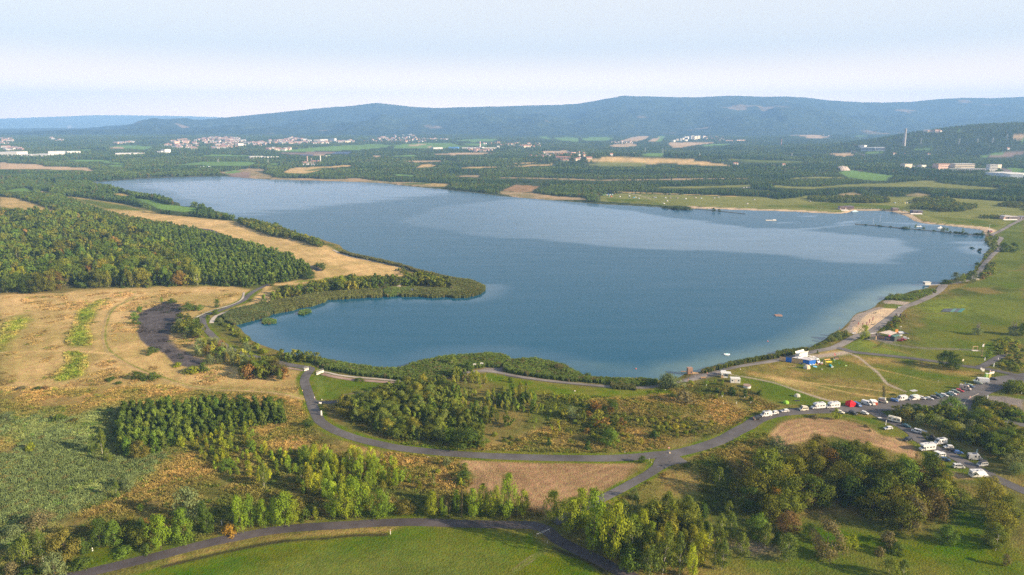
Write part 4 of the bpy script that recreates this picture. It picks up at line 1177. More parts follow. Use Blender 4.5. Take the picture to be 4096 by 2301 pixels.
# woods, plantations, hedges
wood('d6 0,420 100,415 200,405 350,410 450,415 700,445 900,480 1000,520 1200,640 1400,800 1500,905 1400,910 900,925 640,925 560,905 500,900 430,940 300,965 0,970',6.0,
     {'broad': 5,'pine': 3,'birch': 2,'poplar': 1},(6.5,14.5),'tree at the near edge of the mixed wood beyond the dry pasture','woods','dense mixed wood beyond the dry pasture on the left',1,AUT +YEL,.035,clump=(20,.33))
wood('d6 1000,500 1100,495 1300,505 1500,545 1650,580 1900,650 2100,710 2260,780 2290,830 2200,865 2080,890 1950,895 1830,920 1500,905 1400,800 1200,640',4.3,
     {'pine': 1},(6.5,8.5),'dark conifer in the pointed plantation beside the golden pasture','plantation','dense conifer plantation ending in a point beside the golden pasture',2,jit=.3)
wood('d6 0,232 200,238 420,245 600,310 800,382 1000,430 1250,468 1480,510 1500,545 1300,505 1000,500 700,445 450,415 350,408 440,365 300,318 230,296 140,268 0,252',5,
     {'pine': 2,'broad': 2},(5,7),'young tree in the belt between two pastures','treeline','belt of young trees between two left-hand pastures',3)
wood('d6 1740,440 1830,440 1900,455 2000,470 2100,505 2200,545 2340,595 2380,612 2360,628 2300,612 2200,575 2000,545 1880,505 1820,480',4.2,
     {'broad': 3,'pine': 1},(5,7),'tree in the shore belt beside the golden pasture','treeline','belt of trees along the far shore of the golden pasture',4)
wood('d7 120,505 150,480 330,415 450,395 600,360 700,340 850,325 1000,318 1200,305 1360,300 1375,340 1250,365 1080,382 900,395 750,400 580,430 450,460 330,480 200,508',4.6,
     {'broad': 4,'pine': 1},(6,8.5),'dark tree in the belt along the inner side of the spit','treeline','belt of dark trees along the inner side of the spit',5,YEL,.04)
wood('d7 1425,300 1450,285 1560,280 1700,290 1800,310 1850,335 1830,362 1700,348 1560,345 1430,335',4.6,
     {'broad': 3,'shrub': 1},(5.5,7.5),'dark tree in the copse near the tip of the spit','copse','dark copse near the tip of the spit',6)
wood('d7 1345,185 1400,180 1480,215 1480,240 1440,235',3.2,{'shrub': 2,'broad': 1},(3,4),'bush at the end of the golden pasture by the shore path','shrubbery','row of bushes by the shore path',7)
wood('c1 1285,430 1300,370 1330,330 1360,325 1380,340 1470,400 1500,470 1490,500 1440,490 1390,475 1330,440 1270,440',4.2,
     {'broad': 3,'willow': 2,'shrub': 1},(5,7),'tree between the dark cinder field and the cycle road','copse','copse between the cinder field and the cycle road',8)
wood('c1 1450,610 1460,540 1550,500 1640,530 1740,590 1800,625 1880,640 1900,670 1790,660 1700,668 1600,665 1520,625',4.2,
     {'broad': 4,'willow': 2,'birch': 1},(4.5,7),'tree in the copse at the lower end of the cinder field','copse','copse at the lower end of the cinder field',9,AUT,.25)
wood('c1 1800,775 1800,720 1900,680 2000,700 2080,730 2130,790 2100,830 2060,805 1950,782',4.0,
     {'broad': 4,'birch': 1},(5,7.5),'tree of the brownish copse beside the small concrete bridge','copse','brownish copse beside the small concrete bridge',10,AUT,.3)
wood('c1 1590,335 1640,345 1730,375 1800,435 1850,485 1900,525 1960,565 1950,588 1850,548 1780,505 1720,450 1640,385',3.6,
     {'shrub': 3,'sapling': 2,'willow': 1},(3.5,5.5),'bush on the strip between cycle road and inlet','shrubbery','bushes on the strip between cycle road and inlet',11)
wood('c1 2010,590 2080,585 2200,615 2330,650 2345,672 2200,662 2060,628 2010,608',4.2,
     {'broad': 3,'shrub': 1},(4.5,6),'round bush in the row between cycle road and lake','treeline','row of round bushes between cycle road and lake',12)
wood('c2 885,420 875,330 880,180 900,120 1000,90 1200,85 1500,80 1800,75 2000,80 2090,110 2100,180 1900,215 1700,240 1500,290 1300,360 1180,400 1080,420',3.3,
     {'pine': 1},(5.5,7),'dark conifer of the square plantation at the lower left','plantation','square dark conifer plantation at the lower left',13,jit=.28)
wood('c2 1300,260 1500,200 1700,180 1850,200 1900,330 2000,420 2200,400 2576,430 2576,640 2450,620 2200,560 1950,640 1600,560 1480,440 1400,360',3.9,
     {'sapling': 5,'birch': 1},(4,6),'light green young tree on the brown slope below the square plantation','young_wood','light young trees on the brown slope below the square plantation',14,YEL,.12)
wood('c3 0,950 130,935 300,925 560,935 700,975 750,1030 700,1100 500,1200 0,1200',3.9,
     {'sapling': 3,'poplar': 3,'birch': 1},(4.5,8),'light green young tree between cycle road and poplar row','young_wood','light young trees between cycle road and poplar row',15,YEL,.06)
wood('c3 700,960 900,940 1150,960 1150,1100 900,1200 700,1200',8,{'sapling': 2,'shrub': 1},(3,5),'sapling on the brown slope left of the ploughed field','young_wood','saplings left of the ploughed field',16)
wood('c3 240,560 480,520 600,450 700,420 850,410 1000,430 1050,560 1260,700 1270,830 1080,822 850,803 650,785 450,700 300,620',3.1,
     {'pine': 3,'broad': 4,'sapling': 1},(3.4,6.2),'dark young tree of the wood inside the bend of the cycle road','young_wood','dense young wood inside the bend of the cycle road',17,[(.17,.21,.035),(.14,.18,.04)],.5)
wood('c3 1000,380 1080,350 1160,350 1250,390 1500,450 1610,480 1640,600 1700,640 1745,735 1650,760 1500,700 1300,700 1050,560',3.6,
     {'pine': 2,'birch': 2,'broad': 1,'sapling': 1},(4,6.5),'young tree on the lake side of the central wood','young_wood','lighter young wood towards the lake',18,YEL,.04,clump=(14,.36))
wood('c3 1620,470 1850,500 1960,540 1960,560 1850,540 1640,505',3.2,{'shrub': 3,'sapling': 1},(2.5,4),'bright bush in the row above the brown scrub','shrubbery','row of bright bushes above the brown scrub',19,YEL,.5)
wood('c3 2180,590 2300,620 2576,680 2576,760 2480,740 2300,680',3.0,{'shrub': 3,'sapling': 2},(2.6,4),'yellow-green bush in the dense strip right of the central scrub','shrubbery','dense yellow-green bushes right of the central scrub',20,YEL,.5)
wood('c3 1900,620 2100,560 2220,700 2200,830 2050,820 1950,720',4.0,{'shrub': 3,'broad': 1},(3,5),'brownish bush in the central scrub','shrubbery','bushes of the central scrub',21,AUT,.3)
wood('c3 1500,560 1750,560 2000,700 2300,740 2500,780 2400,830 2000,820 1700,800 1500,760',6,{'shrub': 3,'sapling': 2,'broad': 1},(2.6,4.6),'','shrubbery','scattered bushes of the brown slope above the cycle road',41,YEL,.2)
wood('c6 0,800 200,800 430,840 450,900 300,947 0,947',3.4,{'shrub': 3,'sapling': 1},(2.6,4),'yellow-green bush above the bend of the road','shrubbery','yellow-green bushes above the bend of the road',22,YEL,.45)
wood('c3 1280,740 1500,730 1500,840 1290,840',4.5,{'shrub': 2,'sapling': 1},(3,4.5),'bush at the foot of the central wood by the road','shrubbery','bushes at the foot of the central wood',23)
wood('c6 1120,318 1200,290 1235,262 1270,225 1370,235 1385,250 1250,295 1140,325',3.0,{'shrub': 3,'willow': 1},(3,4.5),'bush on the bank left of the swimming beach','shrubbery','bushes on the bank left of the swimming beach',24)
wood('d5 1150,230 1160,190 1300,175 1480,195 1600,150 1900,70 2100,40 2170,70 2070,150 1850,210 1650,255 1350,255',3.6,{'shrub': 3,'willow': 1},(3,4.5),'bush between the small beach and the jetty','shrubbery','bushes between the small beach and the jetty',25)
wood('d5 1050,865 1250,700 1320,620 1400,600 1540,575 1480,700 1380,765 1300,835 1150,850',2.6,{'shrub': 1},(1.4,2.4),'low bush on the bank behind the beach track','shrubbery','low bushes on the bank behind the beach track',26,AUT,.3)
wood('e5 2190,505 2290,500 2320,530 2300,570 2315,625 2260,655 2200,700 2165,750 2120,800 2090,860 2070,905 2000,920 1990,900 2055,860 2105,790 2150,740 2165,690 2210,650 2235,620 2200,580 2180,545',4.0,
     {'shrub': 4,'willow': 1},(3.5,5),'bush on the shore below the far right road','shrubbery','bushes on the shore below the far right road',27)
wood('e6 800,60 910,10 910,130 830,190 740,225 720,212 780,130',3.2,{'shrub': 1},(1.8,2.8),'brownish bush on the right of the shore road','shrubbery','brownish bushes on the right of the shore road',28,AUT,.4)
wood('e6 880,1090 1000,1000 1150,990 1286,1030 1286,1400 1100,1400 960,1335 1010,1230 900,1150',3.6,{'shrub': 4,'broad': 1},(3.5,5.5),'bush in the thicket right of the meadow fork','shrubbery','thicket right of the meadow fork',29,YEL,.15)
wood('c6 2190,715 2280,700 2400,750 2576,810 2576,862 2400,830 2250,785',3.4,{'shrub': 1},(2.6,4),'bush inside the curved exit road','shrubbery','bushes inside the curved exit road',30,AUT,.25)
wood('c6 2430,612 2500,600 2576,600 2576,672 2450,650',3.4,{'shrub': 1},(3,4.5),'bush beside the gravel lot','shrubbery','bushes beside the gravel lot',31)
wood('c6 1740,800 1790,790 1850,795 1900,800 1990,815 2080,840 2200,865 2250,947 c5 2250,60 2576,230 2576,365 2410,262 2310,195 2170,135 2070,90 1960,35 c6 1920,885 1840,850 1780,830',3.7,
     {'willow': 4,'broad': 3,'shrub': 1},(4.4,7.0),'silvery tree in the belt along the camping lane','treeline','silvery green belt of trees along the camping lane',32)
wood('c6 1640,800 1700,778 1850,778 2000,792 2150,812 2150,850 1900,830 1760,825',3.8,{'broad': 1},(4,6),'','copse','dark trees at the upper tip of the belt',42)
wood('c6 2150,830 2300,850 2450,900 2576,947 c5 2576,40 2576,235 2250,70 c6 2250,940',4.0,{'broad': 1},(5,8),'dark tree in the belt behind the silvery trees','treeline','dark belt of trees behind the silvery trees',33)
wood('c4 1470,700 1560,640 1700,650 1850,700 2000,780 2150,790 2300,720 2450,660 2576,700 2576,1106 2050,1106 1960,1030 1800,900 1650,830 1540,770',5.2,{'birch': 3,'broad': 2,'poplar': 2},(6.5,10),'','young_wood','dense trees behind the bright giant poplars',43)
wood('c2 640,1060 700,960 900,900 1100,930 1200,960 1450,900 1560,950 1300,1050 1100,1100 900,1090',5,{'broad': 3,'shrub': 2},(4,6.5),'','undergrowth','dark trees and bushes behind the first poplars',44,AUT,.15)
wood('c2 1500,900 1700,860 2200,820 2576,780 c4 0,560 200,600 200,660 0,680 c2 2400,880 2000,900 1650,960',4.2,{'broad': 2,'shrub': 2,'sapling': 1},(3.5,6),'','undergrowth','bushes between the poplars of the bottom road',45)
wood('c4 380,640 600,600 900,600 1300,620 1310,680 900,690 500,680',4.6,{'broad': 2,'shrub': 2,'poplar': 1},(3.5,6),'','undergrowth','dark bushes round the poplars before the ploughed field',46)
wood('e5 330,115 600,108 900,112 1180,125 1190,160 1000,166 600,158 400,145',5.5,{'broad': 3,'pine': 1},(4.5,6.5),'','copse','long dark copse on the far camping meadow',37)
wood('e5 1430,140 1550,120 1800,118 1870,150 1860,185 2000,190 2100,200 2080,225 1950,250 1720,258 1640,235 1400,225 1480,180',5.5,{'broad': 3,'pine': 1},(4.5,6.5),'','copse','dark copse above the bend of the far beach',38)
wood('e5 2310,180 2450,170 2640,175 2640,215 2480,212 2320,200',5.5,{'broad': 1},(4.5,6),'','copse','dark copse at the right edge above the restaurant',39)
wood('e5 2100,308 2200,300 2370,306 2360,322 2200,325 2100,322',4.5,{'broad': 1},(3,4.5),'','hedge','dark hedge left of the restaurant',40)
wood('c5 640,510 690,440 810,360 950,290 1100,235 1250,225 1400,265 1550,330 1750,375 1900,395 2020,440 2070,510 2200,550 2350,580 2576,680 2576,780 2450,830 2340,720 2220,620 2100,600 2080,690 1880,740 1700,770 1500,690 1350,660 1200,650 1000,640 900,720 760,660 620,610 560,540',6.8,
     {'broad': 1},(7,11),'broadleaf tree in the dark wood at the lower right','woods','dark broadleaf wood at the lower right',34,AUT +[(.15,.17,.03)]*2,.16)
wood('c5 0,680 130,640 300,700 420,800 380,1000 300,1100 0,1100',4.4,{'birch': 4,'poplar': 1},(7,10),'birch in the dense stand right of the tall bright poplars','young_wood','dense birch stand right of the tall poplars',35)
wood('c5 2250,850 2330,780 2576,850 2576,1000 2450,940',5.0,{'broad': 2,'birch': 1},(5,8),'tree at the right edge below the dark wood','copse','trees at the right edge below the dark wood',36)
rgf = np.random.default_rng(77)
yy,spc = [],[]
y_ = 985.0
px,py = [],[]
while y_ < 5750:
 sp = min(max(y_/230,4.6),17)
 xs = np.arange(-.84*y_,.84*y_,sp)
 px.append(xs +rgf.uniform(-.45,.45,len(xs))*sp); py.append(y_ +rgf.uniform(-.45,.45,len(xs))*sp)
 y_ += sp
px,py = np.concatenate(px),np.concatenate(py)
lx,ly = [],[]
y_ = 840.0
while y_ < 985:
 xs = np.arange(-.84*y_,-140,4.6); lx.append(xs +rgf.uniform(-2,2,len(xs))); ly.append(y_ +rgf.uniform(-2,2,len(xs))); y_ += 4.6
lx,ly = np.concatenate(lx),np.concatenate(ly)
lm = poly_sd(g('d6 0,100 700,100 900,215 1050,245 1320,300 1560,345 1720,400 1720,435 1560,415 1200,390 900,300 700,260 560,250 430,245 0,245'),lx,ly) < 0
px = np.concatenate([px,lx[lm]]); py = np.concatenate([py,ly[lm]])
m = ~fields_test(px,py)
px,py = px[m],py[m]
m = lake_sd(px,py) > 9
px,py = px[m],py[m]
gap = fbm(px/70,py/130,41,3)
m = (gap > .25)
px,py = px[m],py[m]
HOUSES = []       # filled before the far woods are planted: (x, y, radius)
# towns, works and landmarks on the far side
M_WALL = mat('render_wall',noise=.06,scale=.3,objcol=True,rough=.8)
M_ROOFC = mat('roof_covering',noise=.12,scale=.5,objcol=True,rough=.8)
M_GLASS = mat('dark_glass',(.05,.065,.08),.15,spec=.6)
WHITE,CREAM,PINK,GREYW = (.60,.59,.57,1),(.56,.49,.39,1),(.62,.42,.33,1),(.45,.45,.46,1)
REDR,GREYR,BROWNR = (.34,.17,.12,1),(.30,.30,.32,1),(.22,.13,.10,1)
def house_meshes(w,d,h,rh):
 a = MB().box(-w/2,w/2,-d/2,d/2,-1.5,h)
 a.add([(-w/2,-d/2,h),(-w/2,d/2,h),(-w/2,0,h +rh*.93),(w/2,-d/2,h),(w/2,d/2,h),(w/2,0,h +rh*.93)],[(0,2,1),(3,4,5)])
 r = MB(); e = .5
 r.add([(-w/2-e,-d/2-e,h -.2),(w/2+e,-d/2-e,h -.2),(w/2+e,0,h +rh),(-w/2-e,0,h +rh),(-w/2-e,d/2+e,h -.2),(w/2+e,d/2+e,h -.2)],
          [(0,1,2,3),(3,2,5,4),(0,3,4),(1,5,2)])
 r.box(-w*.2,-w*.2+.8,-.4,.5,h +rh*.6,h +rh +.9)
 g_ = MB()
 for i in range(3):
  for z in (1.0,3.6)[:max(1,int(h // 2.6))]:
   x =-w*.32+i*w*.32
   g_.box(x -.5,x +.5,-d/2-.04,-d/2+.1,z,z +1.3)
 return a.mesh('wall',[M_WALL]),r.mesh('roof',[M_ROOFC]),g_.mesh('window',[M_GLASS])
HM = [house_meshes(10,8,5.2,3.0),house_meshes(13,9,5.6,3.4),house_meshes(9,8,3.4,3.2),house_meshes(18,10,8.0,3.2)]
def house(x,y,label,group,v=None,wc=None,rc=None,rot=None,sc=1.0):
 v = random.choices([0,1,2,3],[5,3,3,1])[0] if v is None else v
 r = empty('house',(x,y,tz(x,y)),random.uniform(0,math.pi) if rot is None else rot)
 sc *= .8; r.scale = (sc,sc,sc)
 tag(r,label,'house',group)
 wc = wc or random.choice([WHITE,WHITE,CREAM,CREAM,PINK,GREYW]); rc = rc or random.choice([REDR,REDR,REDR,BROWNR,GREYR])
 for nm,me,col in (('wall',HM[v][0],wc),('roof',HM[v][1],rc),('window',HM[v][2],WHITE)):
  o = bpy.data.objects.new(nm,me); C.objects.link(o); o.parent = r; o.color = col
  if nm == 'window': o['kind'] = 'stuff'
 HOUSES.append((x,y,11*sc))
 return r
def village(s,n,label,group,seed,gap=15,sc=1.0):
 rg = random.Random(seed)
 poly = g(s); P = []
 x0,y0 = poly.min(0); x1,y1 = poly.max(0)
 t = 0
 while len(P) < n and t < n*60:
  t += 1
  x,y = rg.uniform(x0,x1),rg.uniform(y0,y1)
  if poly_sd(poly,np.array([x]),np.array([y]))[0] > 0: continue
  if all((x -a) ** 2+(y -b) ** 2 > gap ** 2 for a,b in P): P.append((x,y))
 for x,y in P: house(x,y,label,group,sc=sc)
def slab(s,hpx,depth,wc,rc,label,name='apartment_block',cat='apartment block',floors=0,bays=0,group=None,roof_h=.6,gable=0,wall_parts=None):
 """a building between two base points read in the photograph; hpx in photograph pixels"""
 P = rd(s); a,b = G(P)
 mid = (a +b)/2
 dist = math.hypot(mid[0],mid[1])
 h = hpx*dist/FOCAL
 w = float(np.linalg.norm(b -a)); rz = math.atan2(b[1]-a[1],b[0]-a[0])
 z = min(tz(*a),tz(*b))
 r = empty(name,(mid[0],mid[1],z),rz); tag(r,label,cat,group)
 o = MB().box(-w/2,w/2,0,depth,-3,h).build('wall',M_WALL,r); o.color = wc
 rf = MB()
 if gable: rf.prism([(0,0),(depth +1,0),(depth/2,gable)],-w/2-.5,w/2+.5); rf.v = [(v[1],v[0]-.5,v[2]+h +.01) for v in rf.v]
 else: rf.box(-w/2-.3,w/2+.3,-.3,depth +.3,h +.01,h +roof_h)
 o = rf.build('roof',M_ROOFC,r); o.color = rc
 if floors:
  wm = MB().box(-w/bays*.33,w/bays*.33,-.12,.1,0,h/floors*.5).mesh('window',[M_GLASS])
  for f in range(floors):
   for k in range(bays):
    q = bpy.data.objects.new('window',wm); C.objects.link(q); q.parent = r
    q.location = (-w/2+(k +.5)*w/bays,0,h/floors*(f +.3))
 for k in range(max(1,int(w/14))):
  HOUSES.append((a[0]+(b[0]-a[0])*(k +.5)/max(1,int(w/14)),a[1]+(b[1]-a[1])*(k +.5)/max(1,int(w/14))-4,17))
 return r
village('e3 300,372 480,345 600,340 720,340 900,345 890,400 800,425 620,430 560,400 450,392',85,'small house with light walls in the village beyond the lake below the brown hill','houses of the village beyond the lake',3,15)
village('e3 0,268 120,238 280,240 500,262 480,276 300,288 120,270',40,'small house in the hamlet strung out left of the brown hill','houses of the hamlet left of the brown hill',4,17)
village('e2 1120,225 1400,195 1560,175 1750,185 2030,200 2040,212 1700,235 1400,235',85,'small house in the village at the foot of the highest mountain','houses at the foot of the highest mountain',5,22,1.25)
village('e3 2080,175 2300,175 2300,225 2150,225',22,'small house beside the pale apartment blocks on the right','houses beside the pale apartment blocks',6,20,1.2)
village('e3 1130,232 1380,215 1400,238 1200,245',14,'small house at the edge of the tan fields on the slope','houses by the tan fields on the slope',7,22,1.1)
village('e2 2370,236 2576,240 2576,250 2400,250 e3 0,240',10,'small house right of the tall thin chimney','houses right of the thin chimney',8,20,1.1)
village('e4 450,155 600,150 660,178 520,176',8,'small house between the tan fields on the upper slope','houses on the upper slope',9,24,1.1)
for s,lb,v in (('e3 1148,366','white house with red roof alone among trees right of the village',1),('e3 2425,470','white house with red roof at the right foot of the brown hill',3),
                 ('e4 1235,364','house with red roof below the tall grey chimney',3),('e4 1352,362','small white house right below the tall grey chimney',0),
                 ('e4 1592,364','white gabled house right of the tall chimney',1),('e4 2408,305','white house alone below the wooded hill at the right',1),('e4 95,474','low house with orange roof at the wood edge',1)):
 p = g(s)[0]; house(p[0],p[1],lb,None,v,WHITE,REDR,rot=.25)
tv,tf,tm,rg_ = [],[],[],random.Random(5)
TOWN = [('e1 1660,275 1800,215 2000,225 2100,200 2250,175 2400,180 2576,225 2576,280 2300,300 2100,250 2000,310 1850,300',170),('e2 0,240 250,215 420,185 600,215 640,245 500,255 250,262 0,278',120),
  ('e2 860,232 1070,218 1070,234 900,240',26),('e2 620,238 830,225 820,248 660,252',22),('e1 0,180 140,205 120,250 0,255',22),('e1 40,290 180,290 240,320 60,325',26),
  ('e1 1190,245 1380,226 1380,236 1230,248',12),('e2 130,308 430,306 430,318 140,320',14),('e2 2260,312 2480,320 2480,332 2260,332',12),('e4 1570,125 1720,125 1720,135 1570,134',8),
  ('e1 500,180 650,205 640,225 520,225',7),('e1 2180,290 2270,288 2260,300 2190,300',8),('e2 1100,212 1700,150 1720,178 1200,222',20)]
mbt = MB()
for s,n in TOWN:
 poly = g(s); x0,y0 = poly.min(0); x1,y1 = poly.max(0); c = t = 0
 while c < n and t < n*40:
  t += 1
  x,y = rg_.uniform(x0,x1),rg_.uniform(y0,y1)
  if poly_sd(poly,np.array([x]),np.array([y]))[0] > 0: continue
  c += 1
  z = tz(x,y); w,d,h = rg_.choice([(11,8,5),(10,8,5),(18,10,7),(26,11,8),(14,10,9)])
  mi = rg_.choice([0,0,1,2]); nb = len(mbt.v)
  mbt.box(-w/2,w/2,-d/2,d/2,-2,h,mi)
  mbt.prism([(-d/2-.5,h),(d/2+.5,h),(0,h +3.5)],-w/2-.4,w/2+.4,rg_.choice([3,3,4]))
  a = rg_.uniform(-.5,.6); ca_,sa_ = math.cos(a),math.sin(a)
  for i in range(nb,len(mbt.v)):
   v = mbt.v[i]
   if i >= nb +8: v = (v[1],v[0],v[2])
   mbt.v[i] = (x +v[0]*ca_ -v[1]*sa_,y +v[0]*sa_ +v[1]*ca_,z +v[2])
  HOUSES.append((x,y,15))
tm_ = [mat('town_white',(.55,.53,.50),.8),mat('town_cream',(.50,.43,.35),.8),mat('town_pink',(.55,.38,.32),.8),mat('town_tiles',(.33,.20,.16),.8),mat('town_slate',(.28,.28,.30),.8)]
o = mbt.build('distant_town',tm_); tag(o,'far town of many tiny pale houses below the mountains','town',kind='stuff')
slab('e2 657,222 722,224',8,14,CREAM,GREYR,'long cream apartment block at the left of the far town row',group=None)
slab('e2 726,224 806,223',9,14,WHITE,GREYR,'long white apartment block in the middle of the far town row')
slab('e2 822,230 872,230',14,16,WHITE,GREYR,'tallest white apartment block at the right end of the far town row')
slab('e2 595,222 638,222',6,14,WHITE,GREYR,'small pale apartment block left of the far town row')
slab('e2 980,236 1040,235',7,14,CREAM,GREYR,'low cream block right of the far town row')
slab('e2 290,240 330,238',7,14,CREAM,GREYR,'pale block in the far town left of the apartment row')
slab('e1 1802,258 1852,256',12,18,PINK,GREYR,'broad pinkish block in the left part of the far town')
slab('e1 1886,248 1942,248',10,16,PINK,REDR,'pinkish block with red roof in the left part of the far town')
slab('e1 2455,272 2512,270',10,16,WHITE,GREYR,'bright white block where the far town meets the wood')
slab('e1 1850,208 1930,206',5,12,PINK,REDR,'long pink building above the far town')
slab('e1 1665,345 1700,342',8,20,WHITE,GREYR,'low white works hall below the far town','factory_building','factory')
slab('e1 1700,344 1762,340',13,20,WHITE,GREYR,'taller white works building below the far town','factory_building','factory')
for i,(a,h) in enumerate((('1788,228 1808,226',7),('1815,222 1842,222',10),('1856,222 1876,222',11),('1882,212 1900,210',9),('1902,204 1946,202',11),('1972,206 2000,204',15),('2004,206 2032,204',14),('2036,200 2062,198',13),('2076,190 2094,190',9),('1905,220 1940,219',6))):
 slab('e3 '+a,h,14,random.choice([WHITE,CREAM]),GREYR,'pale tower block of the housing estate below the right mountain',group='tower blocks of the estate below the right mountain')
slab('e1 0,374 178,374',13,60,WHITE,WHITE,'long white warehouse at the far left edge','warehouse','warehouse')
slab('e1 216,377 322,377',6,50,WHITE,WHITE,'low white warehouse second from the left edge','warehouse','warehouse')
slab('e1 330,380 500,380',8,60,WHITE,WHITE,'long white warehouse in front of the grey-roofed one','warehouse','warehouse')
slab('e1 500,366 668,362',12,70,WHITE,GREYW,'white warehouse with grey upper part left of the far town','warehouse','warehouse')
slab('e1 692,346 832,340',6,50,WHITE,WHITE,'narrow white warehouse between trees','warehouse','warehouse')
slab('e1 1190,362 1412,358',6,40,WHITE,GREYW,'long low hall in the woods left of the far town','warehouse','warehouse')
slab('e1 1422,356 1490,352',4,30,GREYW,WHITE,'short low hall at the end of the long one','warehouse','warehouse')
slab('e1 2064,488 2166,486',3,8,WHITE,(.3,.55,.6,1),'low white sheds behind the left end of the lake','farm_shed','shed')
slab('e2 0,398 146,394',7,30,GREYW,WHITE,'long low hall with pale roof left of the red works','warehouse','warehouse')
slab('e2 150,396 296,390',5,30,WHITE,WHITE,'long low white hall nearest the red works','warehouse','warehouse')
slab('e2 1890,302 1986,300',6,30,WHITE,GREYW,'white hall left of the blue one','warehouse','warehouse')
slab('e2 2046,300 2146,300',7,30,(.10,.28,.62,1),(.12,.32,.66,1),'bright blue hall below the foot of the mountains','warehouse','warehouse')
slab('e2 2184,304 2320,302',7,30,WHITE,WHITE,'long white hall left of the thin chimney','warehouse','warehouse')
slab('e2 2322,300 2390,300',7,30,WHITE,GREYW,'white hall at the foot of the thin chimney','warehouse','warehouse')
slab('e2 2398,300 2540,298',5,30,CREAM,WHITE,'low pale hall right of the thin chimney','warehouse','warehouse')
slab('e2 2545,292 2572,292',9,16,WHITE,WHITE,'small white tower-like hall at the end of the row','warehouse','warehouse')
slab('e3 1380,354 1420,352',5,14,WHITE,WHITE,'white hall alone in the woods behind the brown hill','warehouse','warehouse')
slab('e3 736,360 780,358',9,20,PINK,REDR,'large pinkish building above the village','manor_building','large house')
slab('e3 575,402 715,398',6,14,CREAM,REDR,'long building with red roof in the village','school_building','school',gable=4)
slab('e3 620,426 708,424',5,12,CREAM,REDR,'long building with red roof at the lower edge of the village','farm_building','farm building',gable=4)
slab('e3 245,286 320,284',6,14,CREAM,REDR,'long farm building with red roof in the hamlet','farm_building','farm building',gable=4)
slab('e3 892,406 950,404',5,12,CREAM,REDR,'red-roofed building at the right end of the village','farm_building','farm building',gable=4)
slab('e3 2325,222 2400,222',5,20,PINK,REDR,'long reddish hall on the right slope','warehouse','warehouse')
slab('e3 2440,218 2530,216',4,20,PINK,GREYR,'second reddish hall on the right slope','warehouse','warehouse')
RB = (.34,.20,.18,1)
for i,(a,h,c_,lb) in enumerate((('522,448 640,446',6,RB,'long reddish steel frame hall of the old works'),('640,442 730,440',8,RB,'right reddish hall of the old works'),
         ('545,466 600,466',4,WHITE,'low white shed in front of the old works'),('610,468 690,468',4,WHITE,'second low white shed in front of the old works'),('580,456 640,456',5,PINK,'middle pink shed of the old works'))):
 slab('e2 '+a,h,18,c_,GREYW if i > 1 else RB,lb,'factory_building','factory')
def stack(s,toppx,r0,r1,col,label,name='chimney',bands=False):
 p = g(s)[0]; dist = math.hypot(*p); z = tz(*p)
 h = toppx*dist/FOCAL
 m = MB()
 if bands:
  m.tube((0,0,-2),(0,0,h*.7),r0,r0*.6+r1*.4,14,0); m.tube((0,0,h*.7),(0,0,h*.85),r0*.6+r1*.4,r1*1.05,14,1); m.tube((0,0,h*.85),(0,0,h),r1*1.05,r1,14,0)
 else:
  m.tube((0,0,-2),(0,0,h),r0,r1,16,0); m.tube((0,0,h),(0,0,h +1.2),r1*1.12,r1*1.12,16,0)
 o = m.build(name,[mat('chimney_%d' % len(MATS),col,.85,noise=.1,scale=.2),mat('red_band',(.5,.12,.08),.8)])
 o.location = (p[0],p[1],z)
 HOUSES.append((p[0],p[1],8))
 return tag(o,label,'chimney')
stack('e4 1337,270',58,6.5,3.4,(.36,.34,.33),'very tall grey power station chimney left of the wooded hill')
stack('e2 2371,296',28,3.2,2.2,(.62,.56,.52),'thin pale chimney among the white halls',bands=True)
stack('e2 592,444',25,2.6,1.8,(.36,.26,.22),'brick chimney on the left of the old works')
stack('e2 633,438',15,1.2,1.0,(.4,.33,.30),'short thin chimney in the middle of the old works')
stack('e2 727,442',26,1.8,1.5,(.66,.62,.58),'white chimney on the right of the old works')
stack('e4 72,270',25,1.6,1.0,(.5,.25,.22),'reddish mast above the woods on the right',bands=True)
stack('e2 785,385',5,4,4,(.7,.7,.68),'small white silo right of the old works','silo')['category'] = 'silo'
stack('e2 815,384',6,4,4,(.4,.6,.4),'small greenish silo right of the old works','silo')['category'] = 'silo'
slab('e4 888,320 1042,320',12,40,(.42,.50,.58,1),WHITE,'blue-grey left half of the large factory hall by the motorway','factory_building','factory',bays=14,floors=1)
slab('e4 1045,319 1144,317',11,60,WHITE,WHITE,'white right half of the large factory hall by the motorway','factory_building','factory',bays=8,floors=1)
slab('e4 866,288 928,288',9,25,WHITE,WHITE,'white cube hall behind the large factory','factory_building','factory')
slab('e4 1346,502 1421,500',15,16,CREAM,GREYR,'plain cream building left of the office blocks','office_building','office building')
slab('e4 1520,498 1566,496',10,12,WHITE,GREYR,'small white building between trees left of the offices','office_building','office building')
slab('e4 1436,496 1476,494',6,10,GREYW,GREYR,'low grey building beside the plain cream one','office_building','office building')
slab('e4 1690,516 1804,512',19,18,PINK,REDR,'three-storey office block with red roof','office_building','office building',floors=3,bays=10)
slab('e4 1860,514 2064,512',19,22,CREAM,GREYW,'long cream office block with many windows','office_building','office building',floors=3,bays=16)
slab('e4 1806,528 2218,530',8,8,GREYW,GREYW,'long low grey wing in front of the office blocks','office_building','office building',floors=1,bays=20)
slab('e4 2216,542 2296,542',25,14,WHITE,GREYW,'white square tower building behind the big hall','office_tower','office building',floors=5,bays=5)
slab('e4 2300,502 2342,500',12,10,CREAM,GREYW,'small pale block right of the white tower','office_building','office building')
slab('e4 2176,576 2430,596',12,60,(.50,.58,.64,1),WHITE,'big pale blue industrial hall at the right edge','industrial_hall','hall')
